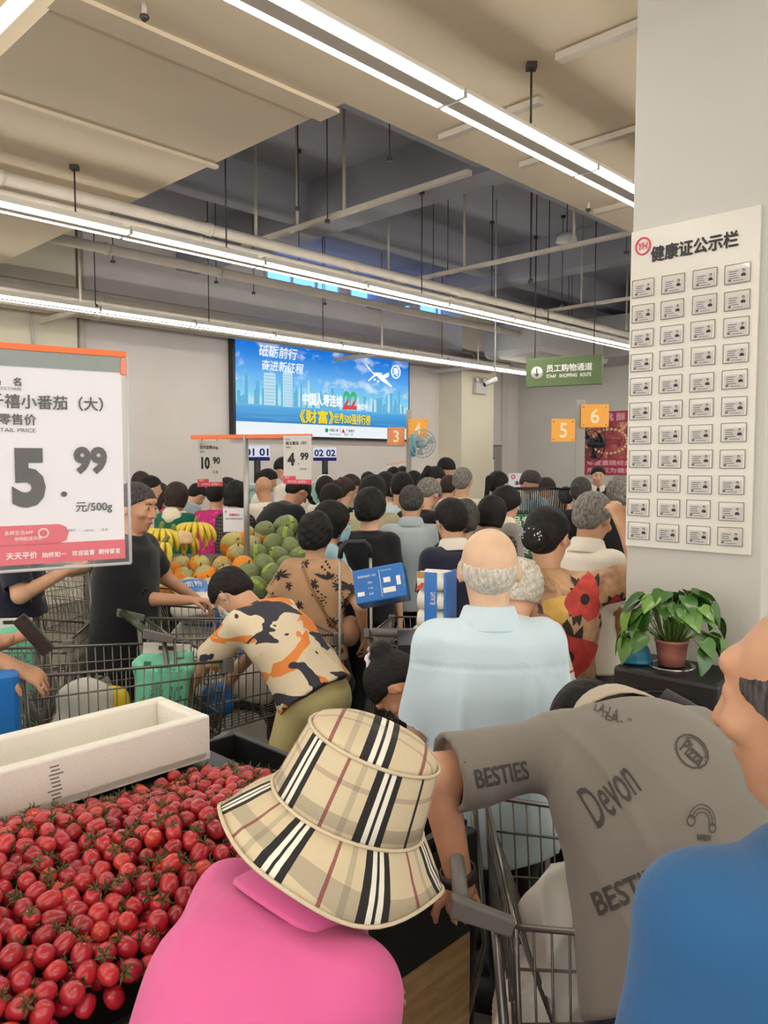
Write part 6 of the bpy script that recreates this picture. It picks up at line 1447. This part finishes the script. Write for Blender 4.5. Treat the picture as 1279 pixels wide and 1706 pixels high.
def pile(u, v):
    a = max(0, min(1, (TU1 - u) / .22)); b = max(0, min(1, (v - TV0) / .22)); c = max(0, min(1, (TV1 + .1 - v) / .25))
    return TZ + .05 + .14 * (a ** .6) * (.35 + .65 * b ** .7) * (.5 + .5 * c) + .02 * math.sin(u * 9) * math.sin(v * 11)
rt = random.Random(5); pts = []; cell = {}
def try_pt(u, v, z, dmin):
    k = (int(u / .04), int(v / .04), int(z / .04))
    for a in (-1, 0, 1):
        for b in (-1, 0, 1):
            for c in (-1, 0, 1):
                for q in cell.get((k[0] + a, k[1] + b, k[2] + c), ()):
                    if (q[0] - u) ** 2 + (q[1] - v) ** 2 + (q[2] - z) ** 2 < dmin * dmin: return False
    cell.setdefault(k, []).append((u, v, z)); pts.append((u, v, z)); return True
for layer, (n, dz, dm) in enumerate(((9000, 0, .0315), (9000, -.014, .029), (6000, -.03, .030))):
    for _ in range(n):
        u = rt.uniform(TU0, TU1 - .02); v = rt.uniform(TV0 + .02, TV1); try_pt(u, v, pile(u, v) + dz + rt.uniform(-.004, .004), dm)
info = []
for u, v, z in pts:
    w = uvz(u, v, z); q = w - Vector((0, 0, CAMZ)); dp = q.dot(_F); sx = CXP + FPX * q.x / dp; sy = CYP - FPX * q.dot(_UP) / dp
    vis = -30 < sx < 450 and 1250 < sy < 1730; top_ = z > pile(u, v) - .02
    info.append((0 if (vis and top_) else 1, dp, w))
info.sort(key=lambda q: (q[0], q[1]))
stuff = MB(); nind = 0
for i, (bad, dp, w) in enumerate(info):
    e = Euler((rt.gauss(0, .9), rt.gauss(0, .9), rt.uniform(0, 6.28))); sc = rt.uniform(.92, 1.12)
    if i < 300 and not bad:
        o = link('cherry_tomato', TOM, None, None, w, e); o.scale = (sc, sc, sc * rt.uniform(.95, 1.1)); tag(o, 'red cherry tomato in the heap under the large price card', 'tomato', 'cherry tomatoes in the heap'); 
        if rt.random() < .8: link('calyx', CAL, None, o)
        nind += 1
    else:
        Mx = Matrix.Translation(w) @ e.to_matrix().to_4x4() @ Matrix.Scale(sc, 4); b = len(stuff.v); stuff.v += [tuple(Mx @ vv.co) for vv in TOM.vertices]; stuff.k = 0
        for p_ in TOM.polygons: stuff.f.append(tuple(b + k for k in p_.vertices)); stuff.mi.append(0); stuff.smooth.append(True)
        if rt.random() < .75 and not bad:
            b = len(stuff.v); stuff.v += [tuple(Mx @ vv.co) for vv in CAL.vertices]
            for p_ in CAL.polygons: stuff.f.append(tuple(b + k for k in p_.vertices)); stuff.mi.append(1); stuff.smooth.append(False)
t = NT('tomato_heap_skin'); f = t.noise(t.coords(), 26, 2); t.base(t.ramp(f, [(.3, s2l((138, 20, 34))), (.55, s2l((172, 30, 46))), (.75, s2l((190, 52, 52)))])); t.rough(.3); t.b.inputs['Coat Weight'].default_value = .2; M_TOM2 = t.done('tomato_heap_skin')
o = stuff.build('tomato_heap', [M_TOM2, M_CALYX], None, merge=False); tag(o, 'rest of the red cherry tomato heap, tightly packed', 'tomatoes', None, 'stuff')
# the display stand
st = empty('display_stand', uvz((TU0 - .3 + TU1) / 2, (TV0 + 2.0) / 2, 0), YAW, 'wooden display stand with black tray under the tomatoes', 'display stand'); hu = (TU1 + .16 - (TU0 - .5)) / 2; hv = (2.0 - TV0) / 2
M_WOOD = NT('stand_wood'); vec = M_WOOD.coords(scale=(1, 1, 8)); f = M_WOOD.noise(vec, 5, 5, .6, .6); M_WOOD.base(M_WOOD.ramp(f, [(.3, s2l((150, 116, 76))), (.7, s2l((196, 160, 112)))])); M_WOOD.rough(.5); M_WOOD = M_WOOD.done('stand_wood')
MB().box((0, 0, .34), (2 * hu, 2 * hv, .68)).build('wood_body', M_WOOD, st, bevel=.006)
MB().box((0, 0, TZ - .1), (2 * hu + .02, 2 * hv + .02, .14)).build('black_plinth', M_BLK, st, bevel=.006)
for (a, b, c, d) in ((0, -hv, 2 * hu + .02, .02), (0, hv, 2 * hu + .02, .02), (hu, 0, .02, 2 * hv), (-hu, 0, .02, 2 * hv)): MB().box((a, b, TZ + .0), (c, d, .13)).build('tray_rim', M_BLK, st, bevel=.004)
# ribbed black crate at the near corner of the stand
cr = empty('plastic_crate', uvz(1.17, 1.16, TZ - .03), YAW, 'ribbed black plastic crate at the right corner of the stand', 'crate')
MB().box((0, 0, .005), (.38, .17, .01)).build('crate_base', M_BLK, cr)
for (a, b, c, d) in ((0, -.085, .38, .012), (0, .085, .38, .012), (.19, 0, .012, .17), (-.19, 0, .012, .17)): MB().box((a, b, .065), (c, d, .13)).build('crate_side', M_BLK, cr, bevel=.002)
for i in range(14): MB().box((-.18 + .36 * i / 13, -.094, .06), (.008, .008, .11)).build('rib', M_BLK, cr)
MB().box((0, -.096, .128), (.39, .014, .012)).build('crate_lip', M_BLK, cr)
o = soft_bag('tray_wrap', uvz(1.2, 1.17, TZ + .0), (.2, .1, .12), YAW, mat('wrap_clear', (200, 180, 180), .15, alpha=.6), 'clinging film over a few tomatoes in the black crate', 'wrap', 44)
# foam boxes
M_FOAM = mat('polystyrene', (226, 222, 212), .75, bump=.3, bscale=120, var=.02)
def foam(u, v, z, lu, lv, h, lab, rz=0, tt=.035):
    r = empty('foam_box', uvz(u, v, z), YAW + rz, lab, 'foam box')
    MB().box((0, 0, .012), (lu, lv, .024)).build('bottom', M_FOAM, r, bevel=.004)
    for (a, b, c, d) in ((0, -lv / 2 + tt / 2, lu, tt), (0, lv / 2 - tt / 2, lu, tt), (lu / 2 - tt / 2, 0, tt, lv - 2 * tt), (-lu / 2 + tt / 2, 0, tt, lv - 2 * tt)): MB().box((a, b, h / 2), (c, d, h)).build('side', M_FOAM, r, bevel=.006)
    return r
fb = foam(.80, 1.80, TZ + .15, .6, .24, .115, 'open white polystyrene box with a printed date behind the tomatoes')
pf = MB()
for i in range(9): pf.box((-.10 + .002 * (i % 3), -.1206, .095 - .009 * i), (.02 + .012 * (i % 4 == 2), .0006, .003))
pf.build('date_stamp', mat('stamp_grey', (110, 106, 102), .8), fb)
foam(.26, 1.75, TZ + .12, .36, .3, .12, 'white polystyrene box at the left picture edge behind the tomatoes', .06)
MB_ = MB().box((0, 0, 0), (1.15, .40, .14)); tag(MB_.build('riser', M_BLK, None, uvz(.58, 1.83, TZ + .065), (0, 0, YAW)), 'black riser carrying the polystyrene boxes', 'riser')
# ---- melons
SX0, SX1, SY0, SY1 = -1.62, -.52, 4.82, 5.95
ms = empty('melon_stand', ((SX0 + SX1) / 2, (SY0 + SY1) / 2, 0), 0, 'black sloping display stand carrying the melons', 'display stand'); a, b = (SX1 - SX0) / 2, (SY1 - SY0) / 2
MB().hexa([(-a, -b, 0), (a, -b, 0), (a, b, 0), (-a, b, 0), (-a, -b, .86), (a, -b, .86), (a, b, 1.05), (-a, b, 1.05)]).build('body', M_BLK, ms, bevel=.01)
MB().box((0, -b - .012, .82), (2 * a + .04, .024, .16)).box((-a - .012, 0, .9), (.024, 2 * b, .2)).box((a + .012, 0, .9), (.024, 2 * b, .2)).build('front_lip', mat('stand_lip_black', (24, 24, 26), .4), ms)
def melonmat(key, c, c2, net):
    t = NT(key); vec = t.coords(); v = t.new('ShaderNodeTexVoronoi'); v.feature = 'DISTANCE_TO_EDGE'; t.link(vec, v.inputs['Vector']); v.inputs['Scale'].default_value = 70
    f = t.noise(vec, 9, 3); b_ = t.ramp(f, [(.3, s2l(c)), (.7, s2l(c2))]); m = t.math('LESS_THAN', v.outputs['Distance'], .12); t.base(t.mix(t.math('MULTIPLY', m, net), b_, rgba((206, 198, 160)))); t.rough(.6); t.bump(v.outputs['Distance'], .2, .004); return t.done(key)
M_MEL1 = melonmat('melon_netted', (150, 146, 88), (186, 172, 112), .6); M_MEL2 = melonmat('melon_green', (96, 116, 66), (124, 138, 84), .2); M_MEL3 = melonmat('melon_pale', (190, 180, 92), (206, 196, 120), .3); M_NET = mat('foam_net_orange', (244, 150, 40), .6, bump=.6, bscale=50, var=.12, vscale=24); M_LAB = mat('label_lime', (160, 186, 60), .35); M_LABG = mat('label_gold', (206, 170, 40), .35); M_STALK = mat('stalk_brown', (110, 100, 60), .7)
ml = MB(); ml.lathe([(1e-4, -.078), (.03, -.073), (.055, -.055), (.069, -.02), (.07, .01), (.06, .045), (.038, .066), (.012, .075), (1e-4, .074)], 18)
ME1 = tmesh('melon', ml, M_MEL1); ME2 = ME1.copy(); ME2.materials.clear(); ME2.materials.append(M_MEL2); ME3 = ME1.copy(); ME3.materials.clear(); ME3.materials.append(M_MEL3)
nt = MB(); n = 18; rows = [(-.08, .0), (-.07, .04), (-.045, .063), (-.01, .0735), (.02, .0725)]
vs = []; fs = []; rn = random.Random(9)
for j, (z, r) in enumerate(rows):
    for k in range(n): a_ = 2 * math.pi * k / n; vs.append((max(r, .002) * math.cos(a_) * 1.02, max(r, .002) * math.sin(a_) * 1.02, z + (.022 * math.sin(2 * a_ + .4) + rn.uniform(-.006, .006) if j == 4 else 0)))
fs = [(j * n + k, j * n + (k + 1) % n, (j + 1) * n + (k + 1) % n, (j + 1) * n + k) for j in range(4) for k in range(n)]; nt.add(vs, fs, True); NETM = tmesh('foam_net', nt, M_NET)
lb = MB(); vs = []; fs = []
for k in range(15):
    a_ = R_(-75 + 10.8 * k); r = .0725
    for x in (-.012, .012): vs.append((x, r * math.sin(a_) , r * 1.06 * math.cos(a_)))
fs = [(2 * k, 2 * k + 1, 2 * k + 3, 2 * k + 2) for k in range(14)]; lb.add(vs, fs); LABM = tmesh('label_band', lb, M_LAB); LABG = LABM.copy(); LABG.materials.clear(); LABG.materials.append(M_LABG)
stm = MB().tube([(0, 0, .07), (.002, 0, .085), (.008, 0, .092)], .005, 6); STM = tmesh('stem', stm, M_STALK)
rm = random.Random(12); NR = 6
for j in range(NR):
    y = SY0 + .07 + j * .175; zc = .86 + .19 * (y - SY0) / (SY1 - SY0) + .075 + .02 * j
    ncol = 8
    for i in range(ncol):
        x = SX0 + .10 + i * .142 + (.07 if j % 2 else 0)
        if x > SX1 - .06: continue
        if (i < 3 and j >= 3) or (i < 1 and j == 2): continue
        green = x > -.98 + .03 * j + rm.uniform(-.05, .05); kind = 'green melon with a lime label band' if green else 'netted melon in an orange foam net'
        o = link('melon', ME2 if green else (ME3 if rm.random() < .15 else ME1), None, None, (x + rm.uniform(-.008, .008), y + rm.uniform(-.01, .01), zc + rm.uniform(-.006, .01)), (rm.uniform(-1.2, 1.2) if green else rm.uniform(-.5, .5), rm.uniform(-.6, .6), rm.uniform(0, 6.28)))
        sc = rm.uniform(.96, 1.1); o.scale = (sc * .98, sc * .98, sc * (1.12 if green else 1.0)); tag(o, kind + ' on the black fruit stand', 'melon', ('green' if green else 'netted') + ' melons on the stand')
        if green:
            if rm.random() < .75: link('label_band', LABM, None, o, None, (0, 0, rm.uniform(0, 3)))
        else:
            link('foam_net', NETM, None, o, None, (rm.uniform(-.8, .8), rm.uniform(-.8, .8), 0))
            if rm.random() < .5: link('label_band', LABG, None, o)
        link('stem', STM, None, o)
for (px, py, Y_, sc) in ((475, 878, 5.85, 1.25), (386, 905, 5.6, 1.1), (440, 884, 5.75, 1.0)):
    p = at(px, py, Y_); o = link('melon', ME3 if px == 386 else ME2, None, None, (p.x, p.y, p.z), (1.2, .2, .5)); o.scale = (sc, sc, sc * 1.25); tag(o, {475: 'largest green melon on top of the heap at its right end', 386: 'pale yellow melon before the paper notice', 440: 'green melon on top of the heap right of the pole'}[px], 'melon', None); link('stem', STM, None, o)
    if px == 475: link('label_band', LABM, None, o)
# ---- bananas
t = NT('banana_skin'); vec = t.coords(); f = t.noise(vec, 12, 3); t.base(t.ramp(f, [(.3, s2l((206, 176, 40))), (.7, s2l((232, 208, 70)))])); t.rough(.45); M_BAN = t.done('banana_skin'); M_BTIP = mat('banana_stem_green', (112, 120, 44), .6)
bn = MB(); path = [(0, .03 + .16 * math.sin(a_) * .9, .0 + .13 * (math.cos(a_) - 1)) for a_ in [R_(12 + 12 * i) for i in range(8)]]; bn.tube(path, [.009, .015, .0185, .0195, .0195, .018, .014, .006], 6); BAN = tmesh('banana', bn, M_BAN)
def bunch(px, py, Y_, n, rz, tilt, lab):
    p = at(px, py, Y_); r = empty('banana_bunch', p, R_(rz), lab, 'bananas'); r.rotation_euler = (R_(tilt), 0, R_(rz))
    MB().tube([(0, 0, -.01), (0, -.015, .03), (0, -.03, .05)], [.022, .016, .014], 8).build('crown', M_BTIP, r)
    for k in range(n):
        for row in (0, 1):
            if row and k % 2: continue
            link('banana', BAN, None, r, (0, 0, -.012 * row), (R_(-14 * row), 0, R_(-62 + 124 * k / (n - 1))))
bunch(268, 882, 5.35, 8, 175, 8, 'banana bunch behind the black T-shirt man\'s shoulder')
bunch(326, 872, 5.65, 8, 182, 10, 'tallest banana bunch, at the back of the stand')
bunch(273, 905, 5.1, 7, 150, 12, 'banana bunch drooping over the front of the stand')
bunch(290, 886, 5.5, 7, 200, 8, 'banana bunch in the middle of the banana heap')
for k_, (px, py, Y_) in enumerate(((306, 898, 5.3),)):
    soft_bag('fruit_pack', at(px, py + 8, Y_), (.1, .07, .06), .3, mat('fruit_pack_peach', (226, 190, 150), .5, var=.15, vscale=30), 'pale wrapped fruit pack between the banana bunches', 'fruit pack', 60)
# ================================================================ bin, plant, counter on the right
M_BIN = mat('bin_black', (24, 24, 26), .45)
bc_ = at(1132, 1112, 2.62); bz = bc_.z; bn_ = empty('litter_bin', (bc_.x, bc_.y, 0), YAW - math.pi / 2, 'black litter bin with a dark opening in front of the pillar', 'litter bin')
w_, d_ = .36, .26
MB().hexa([(-w_ / 2 + .01, -d_ / 2, 0), (w_ / 2 - .01, -d_ / 2, 0), (w_ / 2 - .01, d_ / 2, 0), (-w_ / 2 + .01, d_ / 2, 0), (-w_ / 2, -d_ / 2, bz), (w_ / 2, -d_ / 2, bz), (w_ / 2, d_ / 2, bz), (-w_ / 2, d_ / 2, bz)]).build('body', M_BIN, bn_, bevel=.015)
MB().box((.02, -d_ / 2 - .002, bz - .115), (.22, .012, .11)).build('opening', mat('bin_opening', (6, 6, 7), .8), bn_, bevel=.03)
MB().tube([(.02 + .12 * math.cos(a), -d_ / 2 - .004, bz - .115 + .06 * math.sin(a)) for a in [2 * math.pi * i / 28 for i in range(28)]], .006, 6, closed=True).build('opening_rim', M_BIN, bn_)
MB().lathe([(.075, -.004), (.08, .004), (.072, .006), (.066, -.002)], 28, (-.03, 0, bz)).build('ash_tray', mat('tray_chrome', (190, 188, 184), .2, .9), bn_)
pt = empty('potted_plant', bn_.matrix_basis @ Vector((-.03, 0, bz + .004)), 0, 'leafy green pothos in a pink pot on top of the bin', 'potted plant')
MB().lathe([(.042, 0), (.048, .04), (.054, .08), (.058, .082), (.058, .09), (.051, .09), (.05, .08)], 24).build('pot', mat('pot_pink', (176, 112, 100), .5), pt); MB().lathe([(.0001, .074), (.05, .076)], 20).build('soil', mat('soil_dark', (50, 40, 32), .9), pt)
t = NT('pothos_leaf'); oi = t.new('ShaderNodeObjectInfo'); t.base(t.ramp(oi.outputs['Random'], [(0, s2l((50, 92, 36))), (.6, s2l((76, 122, 48))), (1, s2l((112, 152, 66)))])); t.rough(.35); t.b.inputs['Coat Weight'].default_value = .2; M_LEAF = t.done('pothos_leaf')
lf = MB(); outl = [(0, -.04), (.3, -.08), (.46, .1), (.45, .34), (.3, .62), (.12, .86), (0, 1.0)]; vs = []; fs = []
for i, (x, y) in enumerate(outl): vs += [(-x, y, .16 * x - .25 * y * y), (0, y if i else .02, -.25 * y * y - .02), (x, y, .16 * x - .25 * y * y)]
for i in range(len(outl) - 1): fs += [(3 * i, 3 * i + 1, 3 * i + 4, 3 * i + 3), (3 * i + 1, 3 * i + 2, 3 * i + 5, 3 * i + 4)]
lf.add(vs, fs, True); LEAF = tmesh('leaf', lf, M_LEAF); rl_ = random.Random(17); M_STEM = mat('plant_stem', (96, 128, 60), .5)
for k in range(64):
    a = rl_.uniform(0, 6.28); el = rl_.random() ** .8; rad = .04 + .115 * el; top_ = .10 + .115 * (1 - el ** 1.6) + rl_.uniform(-.02, .03)
    if el > .85: top_ -= .05
    base = Vector((.025 * math.cos(a), .025 * math.sin(a), .075)); tip = Vector((rad * math.cos(a) * 1.15, rad * math.sin(a) * .8, top_ + .03)); mid = (base + tip) / 2 + Vector((0, 0, .04))
    MB().tube([base, mid, tip], .0022, 4).build('stem', M_STEM, pt)
    o = link('leaf', LEAF, None, pt, tip, (R_(-20 - 45 * el + rl_.uniform(-15, 15)), rl_.uniform(-.35, .35), a - math.pi / 2)); s_ = rl_.uniform(.06, .092); o.scale = (s_, s_, s_)
o = soft_bag('crumpled_bag', bn_.matrix_basis @ Vector((-.135, -.04, bz + .0)), (.09, .08, .04), .4, mat('bag_teal', (40, 120, 150), .25, alpha=.85, bump=.5, bscale=20), 'crumpled teal plastic bag beside the flower pot', 'bag', 70, h=.006, amp=.008)
# white sheet edges on the pillar side
# ---- counter with tissue packs
ct = empty('counter', (1.16, 2.13, 0), R_(-4), 'low display counter with tissue packs behind the blue shirt', 'counter')
MB().box((0, 0, .36), (.62, .72, .72)).build('body', mat('counter_cream', (214, 208, 192), .5), ct, bevel=.01); MB().box((0, 0, .73), (.66, .76, .03)).build('top', mat('counter_top', (222, 216, 200), .4), ct, bevel=.008)
def tissue(px, py, Y, size, e, m, lab, txt=None, tm=None):
    p = at(px, py, Y); o = MB().box((0, 0, 0), size).build('tissue_pack', m, None, p, e, min(size) * .18); tag(o, lab, 'tissue pack')
    if txt: lettering(o, tm or M_INKW, txt, y=-size[1] / 2 - .0015)
    return o
M_TIS = mat('tissue_wrap_white', (224, 220, 206), .3, coat=.3, bump=.25, bscale=10); M_TEAL2 = mat('tissue_teal', (30, 160, 150), .3, coat=.3); M_TBLUE = mat('tissue_blue', (60, 132, 200), .3, coat=.2, var=.2, vscale=12)
tissue(1262, 1312, 1.95, (.34, .26, .10), (0, 0, R_(-20)), M_TIS, 'cream-wrapped tissue block on the counter, topmost')
o = tissue(1236, 1366, 1.72, (.22, .14, .05), (R_(0), R_(18), R_(-26)), mat('tissue_box_white', (216, 220, 218), .35), 'white tissue pack with a teal corner on the counter', [('日用', -.08, -.012, .04, .026), ], mat('tissue_ink', (60, 64, 70), .5))
MB().prism([(.0, -.02), (.108, -.02), (.108, .02), (.015, .02), (-.01, 0)], 0, .002, FM, (0, -.0715, 0)).build('teal_corner', M_TEAL2, o); lettering(o, M_INKW, [('Breco', .025, -.012, .06, .02, dict(bold=.02))], y=-.0745)
tissue(1240, 1404, 1.68, (.24, .16, .05), (0, R_(8), R_(-20)), M_TBLUE, 'pale blue tissue pack under the white one')
soft_bag('knotted_bag', at(1196, 1300, 1.92), (.11, .09, .15), .2, M_WHITEB, 'white plastic bag with knotted top beside the tissue block', 'bag', 71, h=.006, amp=.006)
# paper sheets on the pillar's other side
for k, (z, lab) in enumerate(((2.35, 'upper paper sheet on the narrow side of the pillar'),)):
    pass
